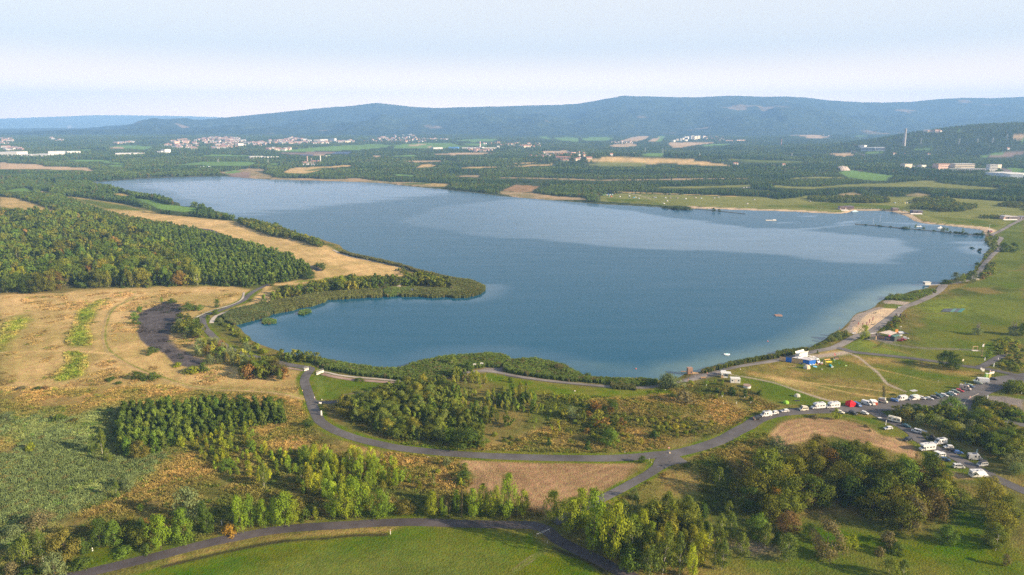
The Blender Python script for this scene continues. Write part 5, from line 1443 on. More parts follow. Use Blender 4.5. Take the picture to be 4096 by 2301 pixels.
slab('e4 2430,604 2562,606',13,55,(.60,.66,.70,1),WHITE,'white end of the big hall at the right edge','industrial_hall','hall')
q = g('e4 705,520')[0]
m = MB(); n = 26
ring = [(math.cos(6.283*i/n),math.sin(6.283*i/n)) for i in range(n)]
vv = [(c_*46*(1+.2*random.random()),s_*22,-1) for c_,s_ in ring]+[(c_*24*(1+.3*random.random()),s_*10,13+4*random.random()) for c_,s_ in ring]+[(-6,0,20)]
ff = [(i,(i +1) % n,n +(i +1) % n,n +i) for i in range(n)]+[(n +i,n +(i +1) % n,2*n) for i in range(n)]
o = m.add(vv,ff).build('spoil_heap',mat('pale_rubble',(.42,.36,.32),.95,noise=.3,scale=.1,bumpd=1)); o.location = (q[0],q[1],tz(*q)); o.scale = (.42,.5,.62)
tag(o,'pale heap of rubble in front of the woods','rubble heap'); HOUSES.append((q[0],q[1],30))
def turbine(P_hub,dist,blade_px,rot,label):
 r = rays(P_hub)[0]; t = dist/r[1]
 hub = Vector((r[0]*t,r[1]*t,CAM_H +r[2]*t))
 m = bpy.data.materials.get('turbine_white') or mat('turbine_white',(.8,.8,.8),.5)
 e = empty('wind_turbine',(hub.x,hub.y,hub.z -105)); tag(e,label,'wind turbine')
 MB().tube((0,0,-40),(0,0,105),2.6,1.5,12).build('tower',m,e)
 MB().box(-1.6,1.6,-3.5,3.5,103.5,107.5).build('nacelle',m,e)
 for k in range(3):
  a = rot +k*2.0944; L = blade_px*dist/FOCAL
  d = Vector((math.cos(a),0,math.sin(a))); p = Vector((-d.z,0,d.x))
  c = Vector((0,-4.2,105.5))
  MB().add([c +p*1.1,c -p*1.1,c +d*L*.2-p*1.9,c +d*L,c +d*L*.2+p*.8]+[q +Vector((0,.6,0)) for q in (c +p*1.1,c -p*1.1,c +d*L*.2-p*1.9,c +d*L,c +d*L*.2+p*.8)],
                 [(0,1,2,3,4),(9,8,7,6,5),(0,5,6,1),(1,6,7,2),(2,7,8,3),(3,8,9,4),(4,9,5,0)]).build('blade',m,e)
turbine((1794.5,409),9600,12,1.0,'tall white wind turbine on the ridge right of the conical peak')
turbine((1873,413),9900,7,.4,'smaller white wind turbine further right on the ridge')
def pylon(s,hp,label):
 p = g(s)[0]; h = hp*math.hypot(*p)/FOCAL
 m = MB()
 for sx in (-1,1):
  for sy in (-1,1): m.tube((sx*2.6,sy*2.6,-1),(sx*.5,sy*.5,h),.28,.16,4)
 for z in (.7,.85,.98): m.box(-h*.16,h*.16,-.2,.2,h*z,h*z +.4)
 for z in (.2,.4,.6):
  w = 2.6-2.1*z
  m.tube((-w,-w,h*z),(w,-w,h*(z +.15)),.12,.12,4); m.tube((w,w,h*z),(-w,w,h*(z +.15)),.12,.12,4)
 o = m.build('power_pylon',mat('pylon_steel',(.42,.45,.45),.6)); o.location = (p[0],p[1],tz(*p))
 tag(o,label,'pylon')
for s,h,lb in (('e4 1905,250',18,'pylon on the left flank of the wooded hill'),('e4 1513,246',18,'pylon at the left foot of the wooded hill'),('e4 2250,236',16,'pylon on the middle of the wooded hill'),
                 ('e4 2398,206',18,'pylon near the top of the wooded hill'),('e4 2096,238',14,'pylon left of the middle of the wooded hill'),('e4 182,385',14,'pylon in the woods at the left of the motorway'),
                 ('e4 1640,500',16,'pylon in front of the red-roofed office block'),('e3 1495,335',18,'pylon behind the brown hill, left one of two'),('e3 1676,345',18,'pylon behind the brown hill, right one of two'),
                 ('e3 2057,380',14,'pylon in the woods above the right end of the brown hill'),('e2 187,455',16,'pylon in the woods left of the old works'),('e1 2250,435',12,'pylon above the green field behind the lake')):
 pylon(s,h,lb)
H = np.array(HOUSES)
keep = np.ones(len(px),bool)
for hx,hy,hr in H:
 keep &= (px -hx) ** 2+(py -hy +hr*.5) ** 2 > (hr*.85) ** 2
px,py = px[keep],py[keep]
pz = T(px,py)
kinds_f = np.where(fbm(px/160,py/160,51,3) > .52,0,1)
fi = rgf.integers(0,3,len(px))+5*kinds_f
d_ = np.clip(py/1300,.85,2.2) ** .55
hh = rgf.uniform(5.0,8.0,len(px))*(.7+.6*fbm(px/60,py/60,52,2))*(1+.12*(d_ -1))
for f_ in (.45,.8):      # keep sight lines to the fields behind free: no tall tree stands right in front of them
 k_ = (CAM_H -pz)/np.maximum(CAM_H -pz -f_*hh,20)
 hide = fields_test(px*k_,py*k_)
 hh = np.where(hide,0,hh)
ok_ = hh > 1
px,py,pz,hh,kinds_f,fi = px[ok_],py[ok_],pz[ok_],hh[ok_],kinds_f[ok_],fi[ok_]
low = (py < 1800) & (px >-420)
hh = np.where(low,hh*.74,hh)
ww = hh*np.where(kinds_f == 0,.85,.75)*rgf.uniform(.85,1.25,len(px))
base = np.where(kinds_f[:,None] == 0,np.array([[.075,.115,.024]]),np.array([[.05,.088,.022]]))
gm = sstep(.45,.65,fbm(px/120,py/60,61,3))[:,None]
base = base*(1-gm*.6)+np.array([[.105,.145,.025]])*gm*.6
ft = base*1.3*rgf.uniform(.7,1.4,(len(px),1))
am = rgf.uniform(size=len(px)) < .05
ft[am] = np.array([.16,.14,.04])
nearf = py < 1900
FSET = FAR['broad']+FAR['broad'][:2]+FAR['pine']
MSET = MID['broad']+MID['pine']
Pn = np.column_stack([px,py,pz])
sc_ = np.column_stack([ww,ww,hh])
mass('plantation',Pn[nearf],MSET,sc_[nearf],ft[nearf],'terraced plantations and woods on the slope beyond the lake',idx=fi[nearf])
mass('forest',Pn[~nearf],FSET,sc_[~nearf],ft[~nearf],'continuous far woods between the fields and towns',idx=fi[~nearf])
# single trees read off the photograph: x, y of the foot, y of the top, crown width
SINGLE = {
'c2': [
 ('birch',180,1215,1012,125,0,'leafy yellowish birch at the lower left corner'),('birch',320,1196,958,72,1,'slim yellowish birch just right of the broad one in the lower left corner'),
 ('broad',490,1165,945,205,'a','broad brownish green tree near the bottom left above the grass verge'),('broad',625,1132,1012,95,0,'low dark bushy tree at the end of the grass verge beside the white post'),
 ('willow',285,955,798,155,'b','pale brownish willow at the edge of the blue-green marsh'),('willow',405,1295,1130,145,0,'bushy light willow at the bottom edge near the road'),
 ('shrub',215,1295,1228,140,0,'low bush cut by the bottom edge below the birches'),('shrub',90,1280,1200,80,'b','brownish bush in the lower left corner'),
 ('willow',52,168,85,95,0,'round grey-green willow bush at the left edge of the marsh'),('willow',125,1000,910,115,0,'wide grey-green bush below the brownish willow'),
 ('broad',740,1090,878,125,0,'dark tree left of the green one above the verge'),('broad',852,1078,888,110,3,'fresh green tree between two dark ones above the verge'),
 ('broad',965,1012,852,90,'a','thin brownish tree with bare lower branches'),('broad',1048,1032,876,85,0,'dark narrow tree left of the first bright poplar'),
 ('poplar',1188,1115,876,125,0,'bright poplar, first from the left beside the bottom road'),('poplar',1352,1078,828,150,1,'broad bright poplar, second from the left beside the bottom road'),
 ('willow',1392,905,655,160,0,'tall grey-green willow behind the second poplar'),('broad',1530,988,750,98,0,'tall dark tree between the poplar pair and the poplar group'),
 ('shrub',1690,1002,928,75,'o','small orange bush beside the bottom road'),('poplar',1782,982,728,108,0,'tall poplar at the left of the group of four'),
 ('poplar',1850,952,720,78,1,'slim poplar with a pale trunk, second of the group'),('poplar',1942,948,752,85,0,'poplar in the middle of the group, a gap on either side'),
 ('poplar',2026,938,738,66,1,'very slim poplar right of the middle one'),('poplar',2100,925,678,140,0,'broad poplar with a full skirt of leaves'),('poplar',2160,915,740,80,2,'shorter poplar leaning on the broad one'),
 ('broad',2200,860,700,90,'a','brownish round tree behind the broad poplar'),('shrub',2245,882,800,75,0,'green bush right of the broad poplar'),
 ('sapling',2325,886,792,50,'y','small yellow sapling alone beside the bottom road'),('poplar',2468,872,648,112,0,'poplar at the left of the next cluster'),('poplar',2552,882,618,112,2,'tall poplar in the next cluster by the road'),
 ('birch',755,405,213,62,0,'tall slim birch standing in the marsh'),('birch',685,400,262,62,1,'shorter birch left of the tall one in the marsh'),('birch',800,462,355,62,0,'low birch right below the tall one in the marsh'),
 ('willow',957,672,553,82,0,'pale rounded willow alone in the marsh'),('birch',860,738,612,62,1,'small yellow-green birch at the edge of the marsh'),('shrub',236,378,315,64,'y','bright green bush in the left part of the marsh'),
 ('sapling',1040,832,775,50,0,'small light bush above the brownish trees'),('broad',1032,425,285,130,'a','round brownish tree at the foot of the square plantation'),('shrub',1085,1132,1065,60,0,'light green bush at the left foot of the first poplar'),
 ('shrub',905,1142,1085,105,3,'flat spreading bush on the verge'),('shrub',605,1232,1165,115,0,'flat bush on the verge near the white post'),('willow',890,112,45,62,0,'grey willow at the upper corner of the square plantation'),
 ('shrub',440,160,105,70,0,'bush above the marsh'),('shrub',550,170,135,60,'a','small brown bush above the marsh'),('broad',2268,212,140,78,0,'round dark tree beside the cycle road bend'),('broad',2065,55,0,80,0,'round tree at the upper right corner of the square plantation'),
 ('sapling',1340,362,275,70,'y','bright green young tree in front of the square plantation'),('sapling',1665,440,310,80,'y','yellow-green young tree with many stems'),('sapling',1860,400,315,80,3,'light young tree right of the yellow-green one'),('birch',1945,660,470,75,0,'slim birch alone on the brown slope'),
 ('broad',1665,530,440,95,3,'round green young tree on the brown slope'),('sapling',2280,605,530,45,'y','small yellow tree on the brown slope'),('sapling',2235,700,600,45,0,'slim young tree below the small yellow one')],
'c4': [
 ('poplar',48,688,400,150,0,'wide poplar at the left of the cluster above the bottom road'),('poplar',222,694,470,145,1,'full poplar with yellow leaves at its foot'),('poplar',120,640,430,100,2,'poplar between the two wide ones'),
 ('broad',410,652,540,130,'a','low brownish bush-like tree above the bottom road'),('poplar',600,672,495,78,'y','bright yellow-green poplar standing alone'),('poplar',676,668,540,36,0,'thin little poplar right of the bright one'),('poplar',722,658,530,52,'b','thin brownish poplar, last of the four small ones'),
 ('poplar',650,658,515,18,'b','nearly bare column poplar'),('poplar',790,645,490,58,0,'slim poplar at the left of the dark group'),('poplar',822,682,485,20,'b','bare tall stem left of the dark group'),('poplar',905,682,478,95,0,'leaning poplar of the dark group'),
 ('poplar',972,655,448,82,2,'dark poplar behind the leaning one'),('poplar',1040,672,488,88,2,'short poplar in the middle of the dark group'),('poplar',1082,605,450,55,2,'narrow dark poplar behind the group'),('poplar',1160,694,382,115,0,'tallest poplar in front of the ploughed field'),
 ('poplar',1268,676,478,105,2,'dark poplar at the right end of the group'),('poplar',1500,705,488,135,2,'dark poplar left of the bottom road fork'),('poplar',1612,800,560,125,2,'shaded poplar left of the two giants'),('poplar',1695,770,485,140,2,'tall dark poplar behind the giants'),
 ('poplar',1790,935,505,175,0,'giant bright poplar on the left of the pair'),('poplar',1928,1005,585,165,'y','giant yellow-green poplar on the right of the pair'),('birch',2082,975,712,140,0,'wide birch right of the giant poplars'),('birch',2022,720,552,110,1,'birch behind the giant poplars'),('birch',2100,640,510,60,1,'narrow birch behind the giant poplars near the stub road'),
 ('birch',2250,720,558,135,1,'dense birch right of the stub road'),('birch',2488,694,518,90,0,'slender birch at the edge of the rough meadow'),('birch',2200,1130,888,145,1,'leafy birch at the bottom edge'),('birch',2300,1100,758,145,0,'tall birch near the bottom edge'),('birch',2422,1110,818,105,1,'third birch from the left at the bottom edge'),
 ('broad',2145,282,220,52,0,'small round tree at the road fork'),('willow',2090,540,462,70,0,'grey bush beside the stub road'),('broad',870,165,5,190,0,'large pale oak-like tree at the front of the central wood'),('birch',978,168,70,65,0,'slim birch right of the pale tree'),('birch',620,465,360,35,0,'thin sapling on the brown slope'),
 ('shrub',840,415,335,120,0,'green bush beside the ploughed field'),('pine',1464,150,90,40,0,'small dark spruce in the brown grass'),('pine',1752,178,115,55,0,'dark spruce right of the small one'),('pine',2236,100,40,60,0,'dark spruce near the yellow bushes'),('willow',712,300,235,50,0,'small pale bush alone on the brown slope'),('broad',1910,145,20,130,3,'round bush in the central scrub')],
'c5': [
 ('pine',362,720,552,78,0,'dark young fir in front of the birches'),('birch',470,445,293,72,0,'lone slim tree in the rough meadow'),('birch',255,645,488,95,0,'birch at the top of the dense stand'),
 ('birch',485,805,618,92,0,'birch with drooping crown, left of two'),('birch',562,795,612,85,1,'birch with drooping crown, right of two'),('birch',632,922,742,98,0,'birch with a bright white leaning trunk'),
 ('birch',445,992,788,78,0,'birch with a white trunk in the bottom group of three'),('birch',492,1002,796,100,1,'leafy birch of the bottom group of three'),('birch',690,765,628,85,1,'birch in the second rank'),
 ('broad',745,790,605,120,3,'green tree between the birches'),('birch',790,855,678,85,0,'birch left of the small fir'),('pine',868,830,745,55,0,'small dark fir among the birches'),('birch',935,942,755,145,1,'wide birch at the edge of the shaded grass'),
 ('birch',545,630,523,62,0,'narrow light tree in front of the dark wood'),('broad',1210,920,658,180,'b','big tree standing forward of the dark wood'),('broad',1095,790,680,85,0,'dark tree left behind the forward tree'),
 ('sapling',1345,868,775,70,'y','yellow-green conifer-like bush on the grass, left one'),('sapling',1395,862,765,62,'y','yellow-green conifer-like bush on the grass, right one'),('shrub',1640,828,738,85,'b','brownish rounded bush on the grass'),
 ('shrub',1580,900,842,50,'b','small brown bush on the grass'),('shrub',1695,892,812,80,0,'dark green bush right of the brown one'),('broad',2040,825,690,105,3,'green tree at the lower edge of the wood'),
 ('birch',1640,1060,912,110,0,'light tree cut by the bottom edge'),('birch',1740,1062,935,100,1,'second light tree cut by the bottom edge'),('sapling',2450,972,890,60,'b','brownish sapling at the lower right'),('birch',2380,870,700,110,0,'light tree in front of the wood at the right edge'),
 ('willow',870,175,80,120,0,'grey willow at the top edge of the wood below the ploughed field'),('broad',1150,205,65,140,'a','brownish tree at the top of the wood'),('broad',850,340,190,160,'a','reddish brown tree at the upper left of the wood'),
 ('broad',720,440,292,130,'a','orange-brown tree at the left tip of the wood'),('broad',690,600,425,150,0,'dark green tree at the left edge of the wood'),('broad',855,560,425,110,'o','tree with a yellow-orange top in the wood'),('broad',1075,560,395,120,'r','rust coloured tree in the middle of the wood'),
 ('broad',1150,480,345,110,'o','orange-topped tree behind the rust one'),('broad',1385,560,345,170,0,'large smooth dark green tree in the middle of the wood'),('broad',1750,380,262,110,'r','pinkish brown tree near the upper edge of the wood'),('broad',1745,290,200,90,'y','tree with a yellow top at the upper edge of the wood'),
 ('broad',1960,390,230,170,'a','yellowish brown tree at the upper right of the wood'),('broad',950,740,590,130,'r','reddish tree at the lower edge of the wood'),('broad',1790,720,500,160,'b','tall olive tree at the lower edge of the wood'),('broad',1540,480,372,100,'b','yellow-green tree in the wood'),
 ('sapling',1832,240,195,22,'b','tiny brown tree at the corner of the ploughed field')],
'c6': [
 ('willow',142,605,498,135,0,'grey round willow on the shore left of the little tower'),('poplar',1466,282,172,62,2,'dense dark poplar standing by the beach'),('broad',2035,470,345,105,0,'left tree of the pair on the meadow road'),('broad',2092,480,372,88,0,'right tree of the pair on the meadow road'),
 ('pine',460,638,600,34,0,'small dark tree in the brown scrub left of the round hut'),('pine',563,652,598,54,0,'largest dark spruce in the brown scrub'),('pine',652,668,615,34,0,'spruce below the round hut'),('pine',692,700,662,36,0,'little spruce with a white guard'),
 ('shrub',758,655,618,40,0,'dark bush right of the spruces'),('shrub',225,705,618,105,'b','large brown bush in the scrub'),('sapling',388,590,552,24,0,'young planted tree, first in the row by the huts'),('sapling',446,580,542,20,0,'young planted tree, second in the row by the huts'),
 ('sapling',498,585,550,24,0,'young planted tree, third in the row by the huts'),('sapling',353,665,635,16,'y','yellow planted sapling, upper one'),('sapling',456,680,645,24,'y','yellow-green planted sapling in the middle of the scrub'),('sapling',362,690,665,14,'y','yellow planted sapling, lower one'),('sapling',497,660,628,18,0,'thin planted sapling in the scrub'),
 ('broad',2068,800,662,145,3,'big pale green tree in the middle of the parking road'),('sapling',1274,825,748,56,'y','bright green young larch by the road'),('broad',1770,790,705,70,0,'dark tree at the tip of the belt'),('broad',1830,800,710,85,0,'dark tree, second at the tip of the belt'),('broad',2205,880,768,90,0,'dark tree beside the exit road'),
 ('shrub',1484,880,860,30,'b','small round bush on the ploughed field'),('shrub',1512,912,896,18,'b','tiny bush on the ploughed field'),('broad',2328,400,345,38,3,'young tree beside the wooden pole'),('willow',2255,240,190,60,0,'dark bush under a bare top'),('willow',2500,240,175,70,0,'green bush round bare stems at the right edge'),('broad',2562,245,155,60,0,'green tree at the right edge of the slope'),
 ('shrub',1130,815,790,45,'b','low brown bush at the edge of the ploughed field'),('shrub',1152,372,350,14,0,'column shaped bush beside the promenade'),('shrub',280,575,552,34,'y','yellow-green bush beside the promenade')],
'e5': [
 ('broad',2365,668,562,85,0,'left of the two round trees on the far right shore road'),('broad',2460,668,562,82,0,'right of the two round trees on the far right shore road'),('poplar',1866,992,878,92,'w','grey-green tree at the left of the trio by the jetty'),('poplar',1936,988,888,60,2,'dark middle tree of the trio by the jetty'),
 ('poplar',2046,988,864,80,'w','grey-green tree at the right of the trio by the jetty'),('shrub',1780,992,948,105,0,'rounded bush at the left of the trio by the jetty'),('shrub',1985,950,902,60,0,'dark bush between the trees by the jetty'),('shrub',2100,800,765,50,0,'bush at the water below the shore road')],
'c1': [
 ('broad',1003,768,698,75,0,'round dark bush on the dry pasture by the track'),('shrub',1060,770,725,60,0,'bush right of the round dark one'),('shrub',1135,768,715,85,0,'broad bush beside the field track'),('shrub',828,778,745,60,0,'low bush on the dry pasture'),('shrub',872,800,780,44,0,'tiny bush on the dry pasture'),
 ('broad',1128,568,522,76,0,'dark bush left of the cinder field'),('shrub',1104,590,550,34,0,'small bush beside the dark one at the cinder field'),('broad',1385,268,195,72,0,'tree at the top of the cinder field, left one'),('broad',1476,262,215,44,3,'tree right of the cinder field top'),('shrub',1436,258,220,44,0,'bush between the two trees above the cinder field'),
 ('broad',1598,242,175,36,0,'slim dark tree above the cycle road'),('shrub',1590,292,252,42,0,'round bush in the fork of path and road'),('shrub',1528,315,292,28,0,'small bush at the tip of the fork'),('shrub',1000,362,315,50,0,'bush at the left edge of the cinder field'),('shrub',990,320,270,45,3,'bush above the left edge of the cinder field'),('shrub',1030,275,230,40,3,'bush at the upper left of the cinder field'),
 ('shrub',1265,210,170,50,0,'bush at the top corner of the cinder field'),('sapling',1192,205,162,26,0,'small tree near the top of the cinder field'),('willow',460,80,-10,90,'b','pale brown tree in front of the mixed wood'),('shrub',600,95,50,75,0,'green bush in front of the mixed wood'),('shrub',1305,672,638,50,'y','yellow-green bush below the cinder field'),
 ('shrub',1425,720,668,110,'y','bright yellow-green bush below the cinder field'),('shrub',1500,715,645,55,0,'green bush below the cinder field'),('willow',1552,660,582,62,0,'silver willow at the lower end of the cinder field'),('willow',1815,545,483,66,0,'silver willow between cycle road and inlet'),('shrub',1948,580,540,50,'y','green bush between cycle road and inlet'),
 ('shrub',285,838,815,55,0,'small green bush at the lower edge of the pasture'),('shrub',160,842,815,70,'b','brownish bush at the lower edge of the pasture'),('shrub',330,838,810,45,'r','reddish bush at the lower edge of the pasture')],
'd7': [
 ('broad',632,178,112,60,0,'left tree of the clump beside the short road end'),('broad',683,190,118,60,0,'right tree of the clump beside the short road end'),('broad',562,275,188,95,0,'dark tree at the tip of the plantation'),('broad',205,338,285,50,0,'small tree at the foot of the plantation tip'),
 ('poplar',860,375,240,80,'y','pale green tree standing out of the spit belt, left one'),('poplar',1050,360,250,46,'y','pale green tree standing out of the spit belt, right one'),('willow',1892,385,336,42,'b','pale bush near the tip of the spit')],
'c3': [
 ('willow',2530,425,330,120,0,'grey willow on the near shore'),('birch',1045,285,215,65,0,'slim tree rising from the reed bed'),('broad',1165,310,245,60,0,'dark bush beside the two white boards'),('willow',1780,320,265,70,'b','brownish willow in the right reed bed'),('broad',1590,540,445,65,3,'taller tree at the right end of the central wood'),
 ('willow',1860,635,552,85,0,'grey willow bush in the brown scrub'),('broad',2145,580,505,75,0,'dark bush at the top of the central scrub'),('pine',1095,370,312,50,0,'dark fir at the top of the central wood'),('sapling',1228,365,325,16,'y','tiny yellow planted tree beside the promenade'),('sapling',1402,370,338,14,0,'tiny planted tree beside the promenade'),('shrub',1445,392,358,30,0,'small bush on the lawn by the promenade'),
 ('shrub',1975,365,325,55,0,'dark bush at the right end of the reed bed'),('shrub',2560,500,470,60,0,'bush at the right of the lawn'),('shrub',405,388,366,50,0,'green bush growing in the stone channel')],
}
TC = {'a': (.14,.13,.028),'b': (.155,.14,.065),'o': (.30,.19,.03),'y': (.20,.24,.02),'r': (.18,.12,.05),'w': (.11,.14,.065),3: (.11,.18,.025)}
nsingle = []
for key,rows in SINGLE.items():
 x0,y0,s = CROPS[key]
 PP = np.array([(x0 +r[1]*s,y0 +r[2]*s) for r in rows])
 GG = G(PP)
 ZZ = T(GG[:,0],GG[:,1])
 for r,p,z in zip(rows,GG,ZZ):
  kind,_,yb,yt,w,tc_,lb = r
  depth = p[1]*math.cos(PITCH)+(CAM_H -z)*math.sin(PITCH)
  k = s*depth/FOCAL
  dn = math.atan2(CAM_H -z,p[1])
  h = (yb -yt)*k/math.cos(dn)*1.0
  h = max(h -w*k*.28*math.sin(dn),h*.6)
  tint = np.array(TC[tc_]) if tc_ in TC else np.array(TINT[kind][tc_ % len(TINT[kind])])
  tint = tint*random.uniform(1.0,1.2); h *= .94 if kind == 'broad' else 1
  plant(kind,p[0],p[1],h,w*k*(1.05 if kind != 'shrub' else 1.15),tint,lb,z=float(z))
  nsingle.append((kind,p[0],p[1],w*k*.5))
for s,pr in ((JETTY,[(1458,430,387,20,'poplar'),(1540,436,410,30,'willow'),(1740,460,415,42,'willow'),(1783,458,424,32,'sapling'),(1943,470,432,28,'sapling'),(2145,492,455,28,'willow'),(2205,495,462,36,'willow'),(1398,427,405,18,'sapling'),(1045,394,380,12,'sapling'),(1350,428,412,80,'shrub'),(1645,460,442,36,'shrub'),(1815,474,455,28,'shrub'),
                      (1865,484,458,40,'shrub'),(1900,486,462,40,'shrub'),(1935,488,464,36,'shrub'),(1975,492,468,44,'shrub'),(2080,500,474,60,'shrub'),(2130,502,476,60,'shrub'),(1200,410,402,30,'shrub'),(1090,402,392,40,'shrub'),(940,390,382,40,'shrub'),(1500,440,432,30,'shrub'),(2120,656,628,42,'shrub'),(2038,628,612,40,'shrub')]),):
 for i,(a,b,c_,w,k_) in enumerate(pr):
  p = flat([(3096+a*.3882,750+b*.3882)])[0]
  kk = .3882*p[1]/FOCAL
  lb = {'shrub': 'dark bush growing on the long breakwater','willow': 'thin grey tree on the long breakwater','sapling': 'thin young tree on the long breakwater','poplar': 'tallest slim tree on the long breakwater'}[k_]
  if b > 600: lb = 'round bush rising from the water near the right shore' if a > 2100 else 'small low islet bush in the water near the right shore'
  plant(k_,p[0],p[1],(b -c_)*kk*1.05,w*kk,np.array(TINT[k_][0])*.85,lb,'plants on the long breakwater' if b < 600 else None,z=.5 if b < 600 else -.1)
for a,b,c_,w,k_ in ((690,226,200,22,'broad'),(724,227,208,18,'broad'),(650,219,205,10,'sapling'),(470,212,190,60,'shrub'),(530,213,196,70,'shrub'),(400,204,190,40,'shrub')):
 p = flat([(2400+a*.65839,700+b*.65839)])[0]; kk = .65839*p[1]/FOCAL
 plant(k_,p[0],p[1],(b -c_)*kk,w*kk,np.array(TINT[k_][0])*.85,'bush or small tree on the short far breakwater','plants on the short far breakwater',z=.4)
CAP = {'pine': 255,'broad': 200,'birch': 110,'poplar': 60,'sapling': 130,'willow': 90,'shrub': 120}
TR_ = np.array([(t[1],t[2],t[3],t[4],KINDS_.index(t[0]),t[6]) for t in TREES])
TT_ = np.array([t[5] for t in TREES])
fx,fy = TR_[:,0],TR_[:,1]
ok = np.ones(len(TR_),bool)
for k_,sx,sy,sr in nsingle:
 ok &= (fx -sx) ** 2+(fy -sy) ** 2 > max(1.3,sr*.75) ** 2
asp_ = (fx/fy)
ok &= (np.abs(asp_) < .84)
TR_,TT_ = TR_[ok],TT_[ok]
TZ_ = T(TR_[:,0],TR_[:,1])
size_ = TR_[:,2]/np.hypot(TR_[:,0],TR_[:,1])
single = np.zeros(len(TR_),bool)
inview = np.abs(TR_[:,0]/(TR_[:,1]*math.cos(PITCH)+CAM_H*math.sin(PITCH))) < .755
inview &= TR_[:,1] > 155
for j,k in enumerate(KINDS_):
 ids = np.where((TR_[:,4] == j) & inview)[0]
 ids = ids[np.argsort(-size_[ids])][:CAP[k]]
 single[ids] = True
NOUN = {'pine': 'conifer','poplar': 'poplar','birch': 'birch','broad': 'broadleaf tree','willow': 'grey-green willow','sapling': 'young tree','shrub': 'bush'}
for i in np.where(single)[0]:
 x,y,h,w,kj,ri = TR_[i]
 k = KINDS_[int(kj)]
 lb,mn,ml = REG[int(ri)]
 place = ml.split(' ',1)
 plant(k,float(x),float(y),float(h),float(w),tuple(TT_[i]),'%s of the %s' % (NOUN[k],ml.replace('dense ','')),'%s of the %s' % (NOUN[k]+('es' if k in ('shrub','birch') else 's'),ml.replace('dense ','')),z=float(TZ_[i]))
rest = ~single
for ri,(lb,mn,ml) in enumerate(REG):
 m_ = rest & (TR_[:,5] == ri)
 if not m_.any(): continue
 kk_ = sorted(set(TR_[m_,4].astype(int)))
 near = TR_[m_,1].mean() < 330
 protos,idx = [],np.zeros(m_.sum(),int)
 rgx = np.random.default_rng(900+ri)
 for j in kk_:
  q = TR_[m_,4].astype(int) == j
  idx[q] = len(protos)+rgx.integers(0,5,q.sum())
  protos += MID[KINDS_[j]]
 mass(mn,np.column_stack([TR_[m_,0],TR_[m_,1],TZ_[m_]-.05]),protos,np.column_stack([TR_[m_,3],TR_[m_,3],TR_[m_,2]]),TT_[m_],ml,idx=idx)
# reed beds
def reeds(s,h,label,seed,spacing=1.15,tint=(.14,.20,.05),pts=None):
 rg = np.random.default_rng(seed)
 poly = g(s) if pts is None else pts
 x,y = jitter_grid(poly,spacing,seed)
 z = np.maximum(T(x,y),-.1) if len(x) else x
 n = len(x)
 v = fbm(x/7,y/7,seed,3)
 hh = h*(.72+.5*v)*rg.uniform(.85,1.1,n)
 c = np.array([tint])*(.75+.5*fbm(x/12,y/12,seed +5,2))[:,None]*rg.uniform(.85,1.15,(n,1))
 b = rg.uniform(size=n) < .1
 c[b] = np.array([.17,.16,.07])
 mass('reeds',np.column_stack([x,y,z]),REED,np.column_stack([np.full(n,spacing*1.05)]*2+[hh]),c,label)
reeds('c3 0,225 110,238 200,256 350,282 500,308 600,317 670,316 760,285 860,252 950,238 1100,222 1200,215 1300,206 1420,218 1445,242 1400,270 1370,295 1290,292 1190,300 1140,320 1060,345 950,380 830,395 740,392 600,370 400,352 180,312 110,275 0,250',2.2,'wide reed bed along the near shore left of the small beach',1)
reeds('c3 1405,322 1400,290 1440,250 1600,248 1750,268 1800,286 1860,315 1930,350 1990,372 2150,378 2450,385 2450,415 2200,418 2000,402 1800,385 1600,358 1450,332',2.2,'reed bed along the near shore right of the small beach',2)
reeds('c1 1640,320 1700,270 1850,235 1930,215 1990,235 2020,262 2000,285 1960,300 1860,322 1780,340 1725,355 1680,345',2.4,'reed bed at the head of the inlet',3,tint=(.12,.155,.06))
reeds('d7 180,505 330,480 450,460 580,430 710,412 850,402 1050,388 1225,385 1238,405 1235,432 1100,436 950,447 720,458 700,482 580,520 450,540 400,558 230,585 200,560',2.6,'reed belt along the inner side of the spit',4,tint=(.15,.17,.055))
reeds('d7 1258,372 1300,365 1500,362 1505,385 1485,400 1300,428 1255,420',2.2,'reeds between the two bathing places of the spit',5)
reeds('d7 1530,375 1600,368 1700,372 1850,385 1900,350 1850,310 1950,285 2050,290 2120,305 2180,335 2205,352 2200,378 2150,408 2050,438 1900,442 1870,428 1700,440 1600,425 1420,425 1440,398 1540,398',2.5,'reeds round the tip of the spit',6,tint=(.14,.165,.055))
reeds('d7 880,0 950,35 1150,80 1320,118 1480,165 1580,200 1740,235 1850,262 1960,285 1850,300 1740,262 1650,230 1560,210 1450,172 1300,138 1150,103 980,65 840,25',2.4,'reed strip along the outer side of the spit',7,1.4,tint=(.13,.14,.05))
reeds('c1 1922,340 1940,318 1975,310 2025,322 2028,340 1975,348',1.5,'low round reed islet in the inlet, left one',8,tint=(.12,.2,.06))
reeds('c1 2192,280 2215,258 2280,250 2288,268 2230,290',1.5,'low reed islet in the inlet, right one',9,tint=(.12,.2,.06))
reeds('c6 350,500 400,478 520,458 545,435 700,415 860,390 880,360 1000,340 1080,336 1090,350 1040,368 950,388 860,402 700,428 550,458 450,480 400,498',2.3,'tall reeds and bushes between promenade and water',10,tint=(.12,.155,.045))
reeds('c3 2140,412 2300,418 2300,450 2140,440',1.6,'reeds and weeds beside the promenade',11,tint=(.13,.15,.05))
reeds('d5 1150,240 1200,200 1700,150 2000,60 2100,60 2000,160 1700,240 1400,250',1.8,'reeds between the small beach and the jetty',12,1.6)
